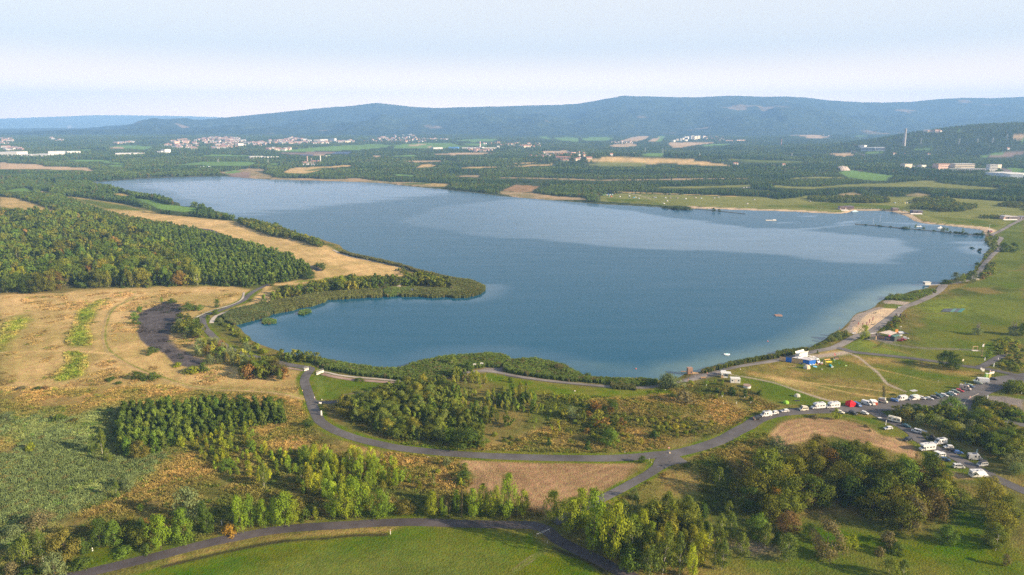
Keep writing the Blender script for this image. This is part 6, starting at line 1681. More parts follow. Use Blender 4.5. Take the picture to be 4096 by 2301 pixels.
mp_ = g('c2 0,150 250,120 450,160 700,110 850,100 860,380 1000,420 1240,395 1190,470 1110,580 900,700 620,815 420,890 370,950 200,990 110,1130 0,1130')
x,y = jitter_grid(mp_,1.35,50)
f_ = fbm(x/14,y/14,50,3); m_ = (f_ > .44); x,y = x[m_],y[m_]; n = len(x)
c_ = np.array([[.165,.22,.085]])*rng.uniform(.75,1.2,(n,1))*(.8+.4*fbm(x/20,y/20,51,2))[:,None]
b_ = rng.uniform(size=n) < .1; c_[b_] = (.19,.19,.07)
mass('reeds',np.column_stack([x,y,T(x,y)]),REED,np.column_stack([np.full(n,1.5),np.full(n,1.5),rng.uniform(.6,1.25,n)]),c_,'blue-green reed marsh at the lower left')
for s in ('c1 1922,342 1940,320 1975,312 2025,324 2028,342 1975,350','c1 2192,282 2215,260 2280,252 2288,270 2230,292'):
 p = flat(rd(s)); c0 = p.mean(0)
 m = MB(); n = len(p)
 m.add([(a,b,-.6) for a,b in p]+[(c0[0]+(a -c0[0])*.8,c0[1]+(b -c0[1])*.8,.12) for a,b in p],[(i,(i +1) % n,n +(i +1) % n,n +i) for i in range(n)]+[tuple(range(n,2*n))])
 tag(m.build('islet_ground',mat('islet_mud',(.10,.11,.05),.95)),'muddy base of a reed islet',kind='structure')
# tufts of tall grass and weeds over the rough ground
def tufts(s,spacing,h,label,seed,mul=1.0,thr=0.0,green=None):
 rg = np.random.default_rng(seed)
 x,y = jitter_grid(g(s),spacing,seed)
 v = fbm(x/9,y/9,seed,3); m = v > thr; x,y,v = x[m],y[m],v[m]
 sd = lake_sd(x,y)
 m = sd > 1; x,y,v,sd = x[m],y[m],v[m],sd[m]
 for rl in ROADLINES:
  near = (x > rl[:,0].min()-4) & (x < rl[:,0].max()+4) & (y > rl[:,1].min()-4) & (y < rl[:,1].max()+4)
  if near.any():
   dd = np.full(len(x),99.0); dd[near] = poly_sd(rl,x[near],y[near],False)
   k = dd > 3.6; x,y,v,sd = x[k],y[k],v[k],sd[k]
 c,_ = albedo(x,y,sd)
 n = len(x)
 c = c*mul*1.35*rg.uniform(.7,1.35,(n,1))
 q = rg.uniform(size=n) < .12; c[q] = c[q]*np.array([.55,.8,.5])
 hh = h*(.4+1.1*v)*rg.uniform(.6,1.3,n)
 ss = spacing*rg.uniform(.6,1.15,n)
 mass('tall_grass',np.column_stack([x,y,T(x,y,sd)]),TUFT,np.column_stack([ss,ss,hh]),c,label)
ROADLINES = [smooth_line(list(g(s)),8) for s in (MAINROAD,TR,'c4 2330,260 2270,310 2200,360 2100,415 2000,470 1900,520 1800,570 1650,650 1500,720',
             'c2 300,1350 450,1320 600,1292 1000,1198 1400,1102 1800,1008 2200,942 2570,920 c4 500,716 1000,731 1350,740 1450,775 1650,910 1950,1060 2100,1130',
             'c5 1700,30 1760,60 1950,160 2150,250 2350,350 2576,455','c3 90,542 300,530 500,496 700,420 900,385 1150,325','c6 1500,745 1800,728 2050,712 2280,622 2576,545')]
tufts('c2 0,130 400,60 900,0 2120,30 2240,60 2300,200 2400,330 2576,390 2576,880 2200,880 1800,940 1400,1060 1100,1080 700,1090 400,1160 0,1290',1.15,.62,'tall dry grass over the brown slopes at the lower left',61,1.15,.30)
tufts('c4 0,380 300,200 560,235 820,245 800,300 880,380 900,430 850,480 900,560 1280,590 1420,640 1400,690 800,690 400,660 0,680',1.2,.6,'tall dry grass between cycle road and poplars',62,1.15,.3)
tufts('c4 1900,560 2100,455 2250,380 2400,330 2576,290 2576,700 2300,650 2050,560 c5 0,400 200,290 420,190 700,70 820,60 850,180 700,290 640,420 540,600 250,640 0,560',1.2,.6,'tall weedy grass on the rough meadow right of the stub road',63,1.15,.25)
tufts('c3 150,590 240,550 300,640 450,740 700,815 1000,850 1400,862 1900,878 2300,870 2450,850 2576,800 2576,480 2200,500 1700,470 1640,520 1700,700 1400,830 900,800 500,720 300,620',1.3,.55,'tall dry grass in the middle inside the cycle road',64,1.15,.3)
tufts('c6 0,610 180,600 400,570 700,620 780,690 900,735 820,760 740,800 620,870 520,920 300,947 0,947',1.3,.5,'brown grass above the bend of the parking road',65,1.15,.3)
tufts('c1 0,830 600,840 1100,810 1500,840 1800,880 2100,900 2230,950 2260,1000 2100,1090 1900,960 1400,960 900,1000 600,1104 0,1104',1.5,.5,'tall brownish grass below the dry pasture',66,1.15,.3)
tufts('c1 60,330 200,310 190,380 60,480 0,560 0,450',1.5,.7,'green weeds in the left patch of the pasture',67,1.1,.3)
tufts('c1 580,260 720,190 780,190 700,260 680,330 640,390 680,480 660,530 520,530 480,490 530,400',1.4,.8,'green weeds in the upper patch of the pasture',68,1.1,.35)
tufts('c1 470,570 560,565 640,600 640,680 590,740 500,770 420,780 410,730 500,650',1.4,.8,'green weeds in the lower patch of the pasture',69,1.1,.3)
tufts('c1 0,160 430,150 900,120 1700,90 1800,150 1450,300 1420,330 1480,480 1620,640 2000,700 2220,760 2240,880 1800,840 1200,800 600,820 0,820',2.3,.36,'low dry grass and herbs on the golden pasture',70,.75,.6)
# vehicles
M_PAINT = mat('car_paint',noise=.03,scale=1.5,objcol=True,rough=.32,spec=.5)
M_CAMP = mat('camper_panel',noise=.05,scale=1.0,objcol=True,rough=.45,spec=.4)
M_CGLASS = mat('car_glass',(.035,.045,.055),.08,spec=.7)
M_TYRE = mat('tyre',(.025,.025,.026),.9)
M_HUB = mat('wheel_hub',(.42,.43,.44),.4,metal=.6)
M_LAMP = mat('headlamp',(.75,.76,.74),.15,spec=.7)
M_TAIL = mat('tail_lamp',(.38,.03,.02),.3)
M_TRIM = mat('dark_trim',(.035,.035,.038),.7)
M_CANVAS = mat('canvas',noise=.08,scale=2,objcol=True,rough=.9,spec=.1)
VCOL = {'white': (.64,.64,.64,1),'cream': (.66,.62,.50,1),'black': (.022,.023,.027,1),'navy': (.03,.07,.17,1),'blue': (.035,.11,.33,1),'silver': (.42,.43,.44,1),
  'teal': (.025,.09,.12,1),'red': (.42,.03,.035,1),'green': (.22,.28,.24,1),'camo': (.13,.13,.13,1),'bronze': (.50,.42,.36,1),'wine': (.28,.02,.035,1),'beige': (.60,.56,.46,1),'grey': (.25,.26,.27,1)}
VT = {
 'hatchback': dict(L=4.0,W=1.76,H=1.48,belt=.92,hood=.80,wb=.27,wt=.42,rt=.90,rb=.97,win=[(.36,.60),(.62,.86)],r=.31),
 'estate': dict(L=4.65,W=1.80,H=1.48,belt=.92,hood=.80,wb=.27,wt=.41,rt=.90,rb=.975,win=[(.36,.56),(.575,.75),(.765,.90)],r=.32),
 'saloon': dict(L=4.55,W=1.78,H=1.43,belt=.90,hood=.78,wb=.28,wt=.42,rt=.74,rb=.86,win=[(.37,.56),(.575,.76)],r=.32),
 'suv': dict(L=4.55,W=1.88,H=1.72,belt=1.05,hood=.98,wb=.26,wt=.38,rt=.91,rb=.975,win=[(.35,.56),(.575,.76),(.775,.91)],r=.37),
 'mpv': dict(L=4.45,W=1.82,H=1.66,belt=1.0,hood=.88,wb=.20,wt=.37,rt=.93,rb=.98,win=[(.32,.54),(.56,.76),(.775,.93)],r=.32),
 'minibus': dict(L=4.95,W=1.92,H=1.98,belt=1.12,hood=1.02,wb=.12,wt=.27,rt=.965,rb=.99,win=[(.24,.40),(.42,.68),(.70,.94)],r=.34),
 'panel_van': dict(L=5.2,W=1.98,H=2.1,belt=1.15,hood=1.05,wb=.13,wt=.29,rt=.975,rb=.99,win=[(.25,.40)],r=.34),
 'high_van': dict(L=5.95,W=2.08,H=2.72,belt=1.25,hood=1.10,wb=.11,wt=.27,rt=.985,rb=.99,win=[(.22,.34),(.46,.60)],r=.36),
 'long_van': dict(L=7.3,W=2.12,H=2.8,belt=1.25,hood=1.10,wb=.10,wt=.23,rt=.985,rb=.99,win=[(.19,.29)],r=.37),
}
VPROTO = {}
def wheel(r,w):
 m = MB()
 m.tube((0,-w/2,0),(0,w/2,0),r,r,16,0)
 m.tube((0,w/2,0),(0,w/2+.012,0),r*.62,r*.55,12,1)
 m.tube((0,-w/2-.012,0),(0,-w/2,0),r*.55,r*.62,12,1)
 return m.mesh('wheel',[M_TYRE,M_HUB])
def make_vehicle(kind):
 d = VT[kind]; L,W,H = d['L'],d['W'],d['H']
 X = lambda f: L/2-f*L
 z0,b,hd = .24,d['belt'],d['hood']
 r = d['r']
 root = empty(kind,(0,0,0))
 low = [(-L/2,z0 +.08),(-L/2+.06,z0),(L/2-.1,z0),(L/2,z0 +.12),(L/2-.02,hd*.70),(L/2-.16,hd*.86),(X(d['wb']),hd),(X(d['wb'])-.05,b),(-L/2+.05,b),(-L/2,b -.15)]
 bmm = MB().prism(low,-W/2,W/2,0,ins=[.05,.05,.05,.12,.10,.10,.03,.0,.0,.03])
 t = .14 if kind in ('hatchback','estate','saloon','suv','mpv') else .09
 x1,x2,x3,x4 = X(d['wb'])+.02,X(d['wt']),X(d['rt']),X(d['rb'])
 top = [(x4,b -.01),(x1,b -.01),(x2,H -.04),(x2 -.15,H),(x3 +.12,H),(x3,H -.06)]
 bmm.prism(top,-W/2,W/2,0,ins=[.0,.0,t,t +.03,t +.03,t])
 for sx in (.19,.80):
  for sy in (-1,1):
   bmm.tube((X(sx),sy*(W/2-.16),r),(X(sx),sy*(W/2+.004),r),r +.07,r +.07,14,1)
 bmm.box(L/2-.25,L/2+.015,-W*.33,W*.33,z0 +.05,z0 +.22,1)
 bmm.box(-L/2-.015,-L/2+.2,-W*.36,W*.36,z0 +.05,z0 +.17,1)
 bmm.build('body',[M_PAINT,M_TRIM],root)
 ys = lambda z: W/2-t*(z -b)/(H -.05-b)+.006
 za,zb = b +.04,H -.16-(.35 if kind in ('high_van','long_van') else 0)
 for fa,fb in d['win']:
  for sy in (-1,1):
   lo = lambda z: x1 -(x1 -x2)*(z -b)/(H -.04-b)-.10
   hi = lambda z: x4 +(x3 -x4)*(z -b)/(H -.06-b)+.08
   f_ = lambda f,z: min(max(X(f),hi(z)),lo(z))
   vs = [(f_(fa,za),sy*ys(za),za),(f_(fb,za),sy*ys(za),za),(f_(fb,zb),sy*ys(zb),zb),(f_(fa,zb),sy*ys(zb),zb)]
   vs += [(v[0],v[1]-sy*.03,v[2]) for v in vs]
   MB().add(vs,[(0,1,2,3),(7,6,5,4),(0,4,5,1),(1,5,6,2),(2,6,7,3),(3,7,4,0)]).build('side_window',M_CGLASS,root)
 def pane(name,xa,za_,xb,zb_,ox):
  ya,yb = ys(za_)-.13,ys(zb_)-.13
  vs = [(xa +ox,-ya,za_),(xa +ox,ya,za_),(xb +ox,yb,zb_),(xb +ox,-yb,zb_)]
  vs += [(v[0]-ox*3,v[1],v[2]-.02) for v in vs]
  MB().add(vs,[(0,1,2,3),(7,6,5,4),(0,4,5,1),(1,5,6,2),(2,6,7,3),(3,7,4,0)]).build(name,M_CGLASS,root)
 q = lambda u: (x1 +(x2 -x1)*u,b -.01+(H -.04-b)*u)
 top_u = .93 if kind not in ('high_van','long_van') else .74
 pane('windscreen',*q(.07),*q(top_u),.018)
 q2 = lambda u: (x4 +(x3 -x4)*u,b -.01+(H -.06-b)*u)
 if kind not in ('panel_van','long_van'): pane('rear_window',*q2(.12),*q2(.85 if kind != 'high_van' else .5),-.018)
 wm = wheel(r,.2)
 for sx in (.19,.80):
  for sy in (-1,1):
   o = bpy.data.objects.new('wheel',wm); C.objects.link(o); o.parent = root; o.location = (X(sx),sy*(W/2-.09),r)
 for sy in (-1,1):
  MB().box(L/2-.22,L/2-.02,sy*W*.36-.16,sy*W*.36+.16,hd*.66,hd*.80).build('headlight',M_LAMP,root)
  MB().box(-L/2-.01,-L/2+.06,sy*W*.42-.09,sy*W*.42+.09,b*.72,b*.98).build('tail_light',M_TAIL,root)
  MB().box(X(d['wb'])-.25,X(d['wb'])-.08,sy*(W/2+.09)-.09,sy*(W/2+.09)+.09,b -.02,b +.14).build('wing_mirror',M_TRIM,root)
 return root
def make_motorhome(kind):
 """coachbuilt camper: low-profile or with an over-cab bed; caravan: no cab"""
 root = empty(kind,(0,0,0))
 if kind == 'caravan': L,W,H = 6.2,2.25,2.6
 else: L,W,H = 7.0,2.28,2.95 if kind == 'motorhome' else 3.05
 cab = 1.75
 wm = wheel(.35,.22)
 if kind != 'caravan':
  xf = L/2
  cm = MB().prism([(xf -cab -.1,.3),(xf -.1,.3),(xf,.45),(xf -.05,.95),(xf -.75,1.18),(xf -1.45,2.05),(xf -cab -.1,2.1)],-1.0,1.0,0,ins=[0,.05,.1,.1,.04,.1,.1])
  for sy in (-1,1): cm.tube((xf -.95,sy*.86,.36),(xf -.95,sy*1.012,.36),.43,.43,14,1)
  cm.build('cab',[M_PAINT,M_TRIM],root)
  sl = [(xf -.78,1.24),(xf -1.36,1.96)]
  vs = [(sl[0][0]+.02,-.84,sl[0][1]),(sl[0][0]+.02,.84,sl[0][1]),(sl[1][0]+.02,.78,sl[1][1]),(sl[1][0]+.02,-.78,sl[1][1])]
  vs += [(v[0]-.06,v[1],v[2]-.02) for v in vs]
  MB().add(vs,[(0,1,2,3),(7,6,5,4),(0,4,5,1),(1,5,6,2),(2,6,7,3),(3,7,4,0)]).build('windscreen',M_CGLASS,root)
  for sy in (-1,1):
   vs = [(xf -1.0,sy*.985,1.2),(xf -1.7,sy*.985,1.2),(xf -1.7,sy*.93,1.85),(xf -1.35,sy*.93,1.85)]
   vs += [(v[0],v[1]-sy*.05,v[2]) for v in vs]
   MB().add(vs,[(0,1,2,3),(7,6,5,4),(0,4,5,1),(1,5,6,2),(2,6,7,3),(3,7,4,0)]).build('side_window',M_CGLASS,root)
   MB().box(xf -.12,xf +.01,sy*.78-.16,sy*.78+.16,.68,.88).build('headlight',M_LAMP,root)
   MB().box(xf -1.1,xf -.9,sy*1.12-.1,sy*1.12+.1,1.2,1.5).build('wing_mirror',M_TRIM,root)
  if kind == 'motorhome_with_alcove': prof = [(-L/2,.42),(xf -cab -.1,.42),(xf -cab -.08,2.02),(xf -.75,2.12),(xf -.42,2.45),(xf -.6,H -.08),(xf -1.2,H),(-L/2+.15,H),(-L/2,H -.15)]
  else: prof = [(-L/2,.42),(xf -cab -.1,.42),(xf -cab -.08,2.02),(xf -1.3,2.12),(xf -1.05,2.25),(xf -1.5,H -.3),(xf -2.2,H),(-L/2+.15,H),(-L/2,H -.15)]
 else:
  prof = [(-L/2+.12,.45),(L/2-.3,.45),(L/2,.9),(L/2-.12,1.5),(L/2-.45,H -.12),(L/2-.8,H),(-L/2+.35,H),(-L/2+.05,H -.3),(-L/2,.9)]
 hb = MB().prism(prof,-W/2,W/2,0)
 hb.box(-L/2+.02,(L/2-cab -.2) if kind != 'caravan' else L/2-.4,-W/2-.006,W/2+.006,.46,.58,1)
 hb.build('living_box',[M_CAMP,mat('grey_skirt',(.35,.35,.36),.6)],root)
 xs = (-L/2+1.75,) if kind != 'caravan' else (-.2,)
 for x in xs:
  for sy in (-1,1):
   o = bpy.data.objects.new('wheel',wm); C.objects.link(o); o.parent = root; o.location = (x,sy*(W/2-.11),.35)
 if kind != 'caravan':
  for sy in (-1,1):
   o = bpy.data.objects.new('wheel',wm); C.objects.link(o); o.parent = root; o.location = (L/2-.95,sy*.92,.35)
 for sy in (-1,1):
  for xw,ww in ((-2.4,.9),(-.9,1.0),(.75,.7)) if kind != 'caravan' else ((-2.1,1.0),(.2,1.1),(1.9,.9)):
   MB().box(xw -ww/2,xw +ww/2,sy*(W/2+.012)-.02,sy*(W/2+.012)+.02,1.45,2.0).build('side_window',M_CGLASS,root)
 MB().box(.0 if kind != 'caravan' else -1.15,.6 if kind != 'caravan' else -.55,-W/2-.025,-W/2+.01,.55,2.25).build('door',mat('camper_door',(.66,.66,.65),.5),root)
 MB().box(-L/2-.02,-L/2+.03,-.7,.7,1.5,2.0).build('rear_window',M_CGLASS,root)
 for xw in (-2.3,-.6,.8): MB().box(xw -.3,xw +.3,-.3,.3,H +.002,H +.1).build('skylight',mat('skylight',(.32,.34,.36),.3),root)
 MB().box(-1.9,-1.0,-.9,.1-.45,H +.012,H +.05).build('solar_panel',mat('solar_panel',(.03,.04,.09),.2),root)
 if kind == 'caravan': MB().tube((L/2-.2,.4,.42),(L/2+1.1,0,.42),.05,.05,6).tube((L/2-.2,-.4,.42),(L/2+1.1,0,.42),.05,.05,6).build('drawbar',M_TRIM,root)
 return root
def extra(root,what,v=None):
 """fittings on a vehicle, each a part of it"""
 d = VT.get(v,dict(L=7,W=2.28,H=2.95)); L,W,H = d['L'],d['W'],d['H']
 if what == 'pop_top':
  vs = [(L*.22,-W*.4,H +.01),(L*.22,W*.4,H +.01),(-L*.4,W*.4,H +.01),(-L*.4,-W*.4,H +.01),(L*.24,-W*.42,H +.85),(L*.24,W*.42,H +.85),(-L*.42,W*.42,H +.12),(-L*.42,-W*.42,H +.12)]
  o = MB().add(vs,[(3,2,1,0),(4,5,6,7),(0,1,5,4),(1,2,6,5),(2,3,7,6),(3,0,4,7)]).build('pop_up_tent',M_CANVAS,root); o.color = (.40,.38,.36,1)
  vs2 = [(x,y,z +.02) for x,y,z in vs[4:]]+[(x,y,z +.12) for x,y,z in vs[4:]]
  o = MB().add(vs2,[(3,2,1,0),(4,5,6,7),(0,1,5,4),(1,2,6,5),(2,3,7,6),(3,0,4,7)]).build('raised_roof',M_PAINT,root); o.color = root.get('paint',VCOL['white'])
 if what == 'pop_front':
  vs = [(-L*.35,-W*.4,H +.01),(-L*.35,W*.4,H +.01),(L*.25,W*.4,H +.01),(L*.25,-W*.4,H +.01),(-L*.36,-W*.42,H +.8),(-L*.36,W*.42,H +.8),(L*.26,W*.42,H +.1),(L*.26,-W*.42,H +.1)]
  o = MB().add(vs,[(3,2,1,0),(4,5,6,7),(0,1,5,4),(1,2,6,5),(2,3,7,6),(3,0,4,7)]).build('pop_up_tent',M_CANVAS,root); o.color = (.10,.10,.11,1)
 if what == 'roof_tent':
  MB().box(-1.3,.8,-.75,.75,H +.06,H +.95,tx=.5,ty=.15).build('roof_tent',mat('black_canvas',(.03,.03,.033),.9),root)
 if what == 'roof_box':
  MB().box(-.9,.9,-.45,.45,H +.08,H +.42,tx=.25,ty=.06).build('roof_box',mat('white_plastic',(.75,.77,.76),.4),root)
 if what == 'board':
  MB().box(-1.4,1.3,-.35,.35,H +.15,H +.25,tx=.3,ty=.05).build('surfboard',mat('board',(.55,.75,.68),.4),root)
 if what == 'solar':
  MB().box(-L*.2,L*.12,-.6,.6,H +.03,H +.08).build('solar_panel',mat('solar_panel',(.03,.04,.09),.2),root)
  MB().box(-L*.38,-L*.28,-.3,.3,H +.002,H +.12).build('skylight',mat('skylight',(.32,.34,.36),.3),root)
 if what == 'rack':
  m = MB()
  for x in (-.9,0,.9): m.box(x -.03,x +.03,-W*.4,W*.4,H +.08,H +.12)
  for y in (-W*.4,W*.4): m.box(-1.3,1.3,y -.03,y +.03,H +.06,H +.13)
  m.build('roof_rack',M_TRIM,root)
 if what == 'open_boot':
  MB().add([(-L/2+.1,-W*.42,H -.02),(-L/2+.1,W*.42,H -.02),(-L/2-.75,W*.40,H +.28),(-L/2-.75,-W*.40,H +.28),(-L/2+.1,-W*.42,H +.03),(-L/2+.1,W*.42,H +.03),(-L/2-.75,W*.40,H +.33),(-L/2-.75,-W*.40,H +.33)],
                 [(3,2,1,0),(4,5,6,7),(0,1,5,4),(1,2,6,5),(2,3,7,6),(3,0,4,7)]).build('open_tailgate',M_PAINT,root).color = root.get('paint',VCOL['white'])
 if what in ('awning_r','awning_l','awning_b'):
  m = MB()
  if what == 'awning_b': a = [(-L/2,-1,H -.1),(-L/2,1,H -.1),(-L/2-2.2,1,H -.35),(-L/2-2.2,-1,H -.35)]
  else:
   s_ =-1 if what == 'awning_r' else 1
   a = [(-L*.3,s_*W/2,H -.15),(L*.2,s_*W/2,H -.15),(L*.2,s_*(W/2+2.3),H -.5),(-L*.3,s_*(W/2+2.3),H -.5)]
  m.add(a +[(x,y,z +.05) for x,y,z in a],[(3,2,1,0),(4,5,6,7),(0,1,5,4),(1,2,6,5),(2,3,7,6),(3,0,4,7)])
  o = m.build('awning',M_CANVAS,root); o.color = root.get('awn',(.62,.62,.60,1))
  m = MB()
  for x,y,z in a[2:]: m.tube((x,y,0),(x,y,z),.03,.03,5)
  m.build('awning_pole',mat('alu',(.5,.5,.5),.4,metal=.7),root)
 if what == 'bikes':
  m = MB()
  for y in (-.5,.25):
   m.tube((-L/2-.35,y -.45,1.0),(-L/2-.31,y -.45,1.0),.33,.33,12); m.tube((-L/2-.35,y +.35,1.0),(-L/2-.31,y +.35,1.0),.33,.33,12)
   m.tube((-L/2-.33,y -.45,1.0),(-L/2-.33,y,1.5),.03,.03,5); m.tube((-L/2-.33,y,1.5),(-L/2-.33,y +.35,1.0),.03,.03,5)
  m.build('bicycle_rack',M_TRIM,root)
 if what == 'sign':
  W2 = W/2
  m = MB()
  for sy in (-1,):
   y = sy*(W2 +.006)
   m.add([(.75,y,1.62),(.98,y,1.42),(.75,y,1.22),(.52,y,1.42)],[(0,1,2,3)])
   for i,(a,hh) in enumerate(((.30,.28),(.02,.28),(-.26,.28),(-.54,.28),(-.82,.28))):
    m.box(a -.10,a +.10,y -.004,y +.004,1.30,1.36); m.box(a -.10,a +.10,y -.004,y +.004,1.50,1.56); m.box(a -.10,a -.04,y -.005,y +.005,1.36,1.50)
  m.build('lettering',mat('lettering_dark',(.06,.06,.07),.6),root)
  MB().box(-L/2+.2,L*.3,-W*.45,W*.45,H +.001,H +.02).build('roof_panel',M_PAINT,root).color = VCOL['white']
used_proto = set()
def vehicle(kind,colour,s,label,ex=(),cat=None,paint2=None):
 if kind not in VPROTO:
  VPROTO[kind] = make_motorhome(kind) if kind in ('motorhome','motorhome_with_alcove','caravan') else make_vehicle(kind)
  for o in [VPROTO[kind]]+list(VPROTO[kind].children): C.objects.unlink(o)
 src = VPROTO[kind]
 a,b = g(s)
 c = (a +b)/2
 root = src.copy(); C.objects.link(root)
 root.name = {'suv': 'parked_suv','mpv': 'parked_car','hatchback': 'parked_car','estate': 'parked_car','saloon': 'parked_car','panel_van': 'white_van','high_van': 'camper_van','minibus': 'camper_van','long_van': 'delivery_van',
                 'motorhome_with_alcove': 'motorhome','van': 'van'}.get(kind,kind)
 if root.name.startswith('white_van'): root.name = 'panel_van'
 root['paint'] = VCOL[colour]
 for ch in src.children:
  o = ch.copy(); C.objects.link(o); o.parent = root
  if ch.name.split('.')[0] in ('body','cab','living_box'): o.color = VCOL[colour]
 dx,dy = b -a
 W_ = VT.get(kind,dict(W=2.28))['W']; L_ = VT.get(kind,dict(L=7.0))['L']
 rz = math.atan2(dy,dx)
 n_ = np.array([-dy,dx])/math.hypot(dx,dy)
 if n_[1] < 0: n_ =-n_
 k_ = .86 if kind in ('motorhome','motorhome_with_alcove','long_van') else (.80 if kind in ('high_van','caravan','panel_van') else .76)
 c = c +n_*W_*.42*k_; L_ *= k_
 root.scale = (k_,k_,k_)
 za = tz(c[0]+math.cos(rz)*L_*.3,c[1]+math.sin(rz)*L_*.3); zb = tz(c[0]-math.cos(rz)*L_*.3,c[1]-math.sin(rz)*L_*.3)
 root.location = (c[0],c[1],(za +zb)/2+.14)
 root.rotation_euler = (0,-math.atan2(za -zb,L_*.6),rz)
 for x in ex:
  if isinstance(x,tuple): root['awn'] = x[1]; x = x[0]
  extra(root,x,kind)
 for k_ in ('paint','awn'):
  if k_ in root: del root[k_]
 return tag(root,label,cat or {'suv': 'car','mpv': 'car','hatchback': 'car','estate': 'car','saloon': 'car','panel_van': 'van','high_van': 'camper van','minibus': 'camper van','long_van': 'van','caravan': 'caravan'}.get(kind,'motorhome'),'vehicles parked by the lake')
vehicle('suv','black','d2 508,1012 432,1020','black car, first at the left end of the parked row, two people behind it')
vehicle('high_van','white','d2 672,962 542,978','white high-roofed camper van, leftmost of the campers, solar panel on top',['solar'])
vehicle('mpv','white','d2 762,930 694,943','white people carrier tucked behind the leftmost high camper van')
vehicle('estate','white','d2 922,902 826,910','white estate car standing alone between two gaps on the roadside')
vehicle('minibus','cream','d2 1208,880 1088,890','cream camper van with its grey pop-up roof raised',['pop_top'])
vehicle('motorhome','white','d2 1458,852 1262,868','large white motorhome, left of the two big ones')
vehicle('motorhome','white','d2 1664,842 1478,858','large white motorhome, right of the two big ones')
vehicle('minibus','blue','d2 1862,805 1930,835','blue van parked against the red tent')
vehicle('panel_van','white','d2 1992,790 2075,815','plain white panel van right of the blue van')
vehicle('minibus','silver','d2 2072,790 2120,812','silver-white camper van beside the orange and white tent',['rack'])
vehicle('estate','cream','d2 1625,912 1690,930','cream car half hidden behind the bright green larch')
vehicle('suv','black','d2 1800,920 1880,950','black pick-up-like car on the near side of the road')
vehicle('hatchback','white','d2 1975,925 2050,948','white hatchback on the near side of the road')
vehicle('minibus','cream','d3 425,768 508,790','old cream camper van with a white raised roof',['pop_top'])
vehicle('estate','blue','d3 590,755 672,776','dark blue estate car left of the tall white van')
vehicle('high_van','white','d3 832,750 690,760','tall plain white van in the middle of the row')
vehicle('high_van','white','d3 1000,745 862,755','white camper van with an awning lifted over its roof',['rack','board','awning_l'])
vehicle('hatchback','white','d3 1010,728 1062,740','small pinkish white car hidden behind the camper van with the lifted awning')
vehicle('saloon','white','d3 1095,735 1195,750','white low car left of the black and white patterned one')
vehicle('estate','camo','d3 1172,715 1275,732','dark patterned car right of the white low one')
vehicle('hatchback','teal','d3 1250,690 1305,712','dark teal car with its tailgate open',['open_boot'])
vehicle('estate','white','d3 1312,685 1405,705','white car left behind the big pale tree')
vehicle('saloon','teal','d3 1385,668 1450,686','dark green car squeezed between two white ones')
vehicle('suv','white','d3 1420,660 1525,682','white car with a roof load right behind the big pale tree',['rack'])
vehicle('estate','green','d3 1468,625 1565,645','grey-green estate car beside the bright red one')
vehicle('estate','red','d3 1530,612 1628,632','bright red car in the row')
vehicle('high_van','bronze','d3 1595,580 1722,605','bronze and white camper van with dark side windows',['solar'])
vehicle('estate','navy','d3 1685,540 1772,560','dark blue car with open tailgate and pale board on the roof',['board','open_boot'])
vehicle('long_van','white','d3 2005,495 1812,480','long white delivery van with dark lettering on its side',['sign'])
vehicle('estate','green','d3 1800,490 1905,510','grey-green car in front of the long delivery van',['open_boot'])
vehicle('hatchback','black','d3 2042,440 2118,450','black car behind the long delivery van, last of the row')
vehicle('caravan','beige','d3 560,1040 705,1075','beige caravan standing on the grass at the top of the lane')
vehicle('saloon','teal','d3 755,1118 850,1145','dark teal saloon right of the caravan')
vehicle('estate','white','d3 620,1165 505,1176','white car alone on the left side of the lane')
vehicle('minibus','white','d3 1012,1230 895,1200','old white camper van with a grey awning behind',[('awning_b',(.30,.31,.31,1))])
vehicle('suv','black','d3 890,1335 805,1348','black off-road car on the left side of the lane')
vehicle('estate','black','d3 1225,1332 1105,1300','black car with a black roof tent opened on top',['roof_tent'])
vehicle('high_van','white','d4 1402,812 1295,824','white camper van on the right of the lane with solar panels',['solar'])
vehicle('motorhome_with_alcove','white','d4 1262,885 1130,900','white motorhome with a bed over the cab')
vehicle('estate','white','d4 1478,862 1395,864','silver-white estate car on the right of the lane')
vehicle('saloon','black','d4 1440,890 1518,900','black car between the white and the bright blue one')
vehicle('hatchback','blue','d4 1502,920 1598,928','bright blue car on the right of the lane')
vehicle('minibus','white','d4 1402,955 1292,970','white minibus camper with a white canopy at its roof',[('awning_r',(.80,.80,.78,1))])
vehicle('suv','navy','d4 1345,1000 1442,1012','dark blue car in front of the minibus with the white canopy')
vehicle('high_van','silver','d4 1672,985 1812,992','silver camper van with bicycles on the back',['solar','bikes'])
vehicle('minibus','white','d4 1502,1085 1612,1088','white minibus camper on the grass left of the lane',['rack'])
vehicle('minibus','silver','d4 1892,1058 1775,1070','silver camper van with a black raised roof',['pop_front'])
vehicle('motorhome','white','d4 1725,1198 1868,1196','white motorhome half hidden by the wood at the lower end of the lane',[('awning_r',(.78,.78,.76,1))])
vehicle('saloon','wine','d5 1395,1040 1495,1048','dark red car, nearer of the two by the beach bar')
vehicle('saloon','red','d5 1460,1020 1550,1030','red car behind the dark red one by the beach bar')
vehicle('estate','white','d5 1520,1000 1605,1006','white car behind the two red cars by the beach bar')
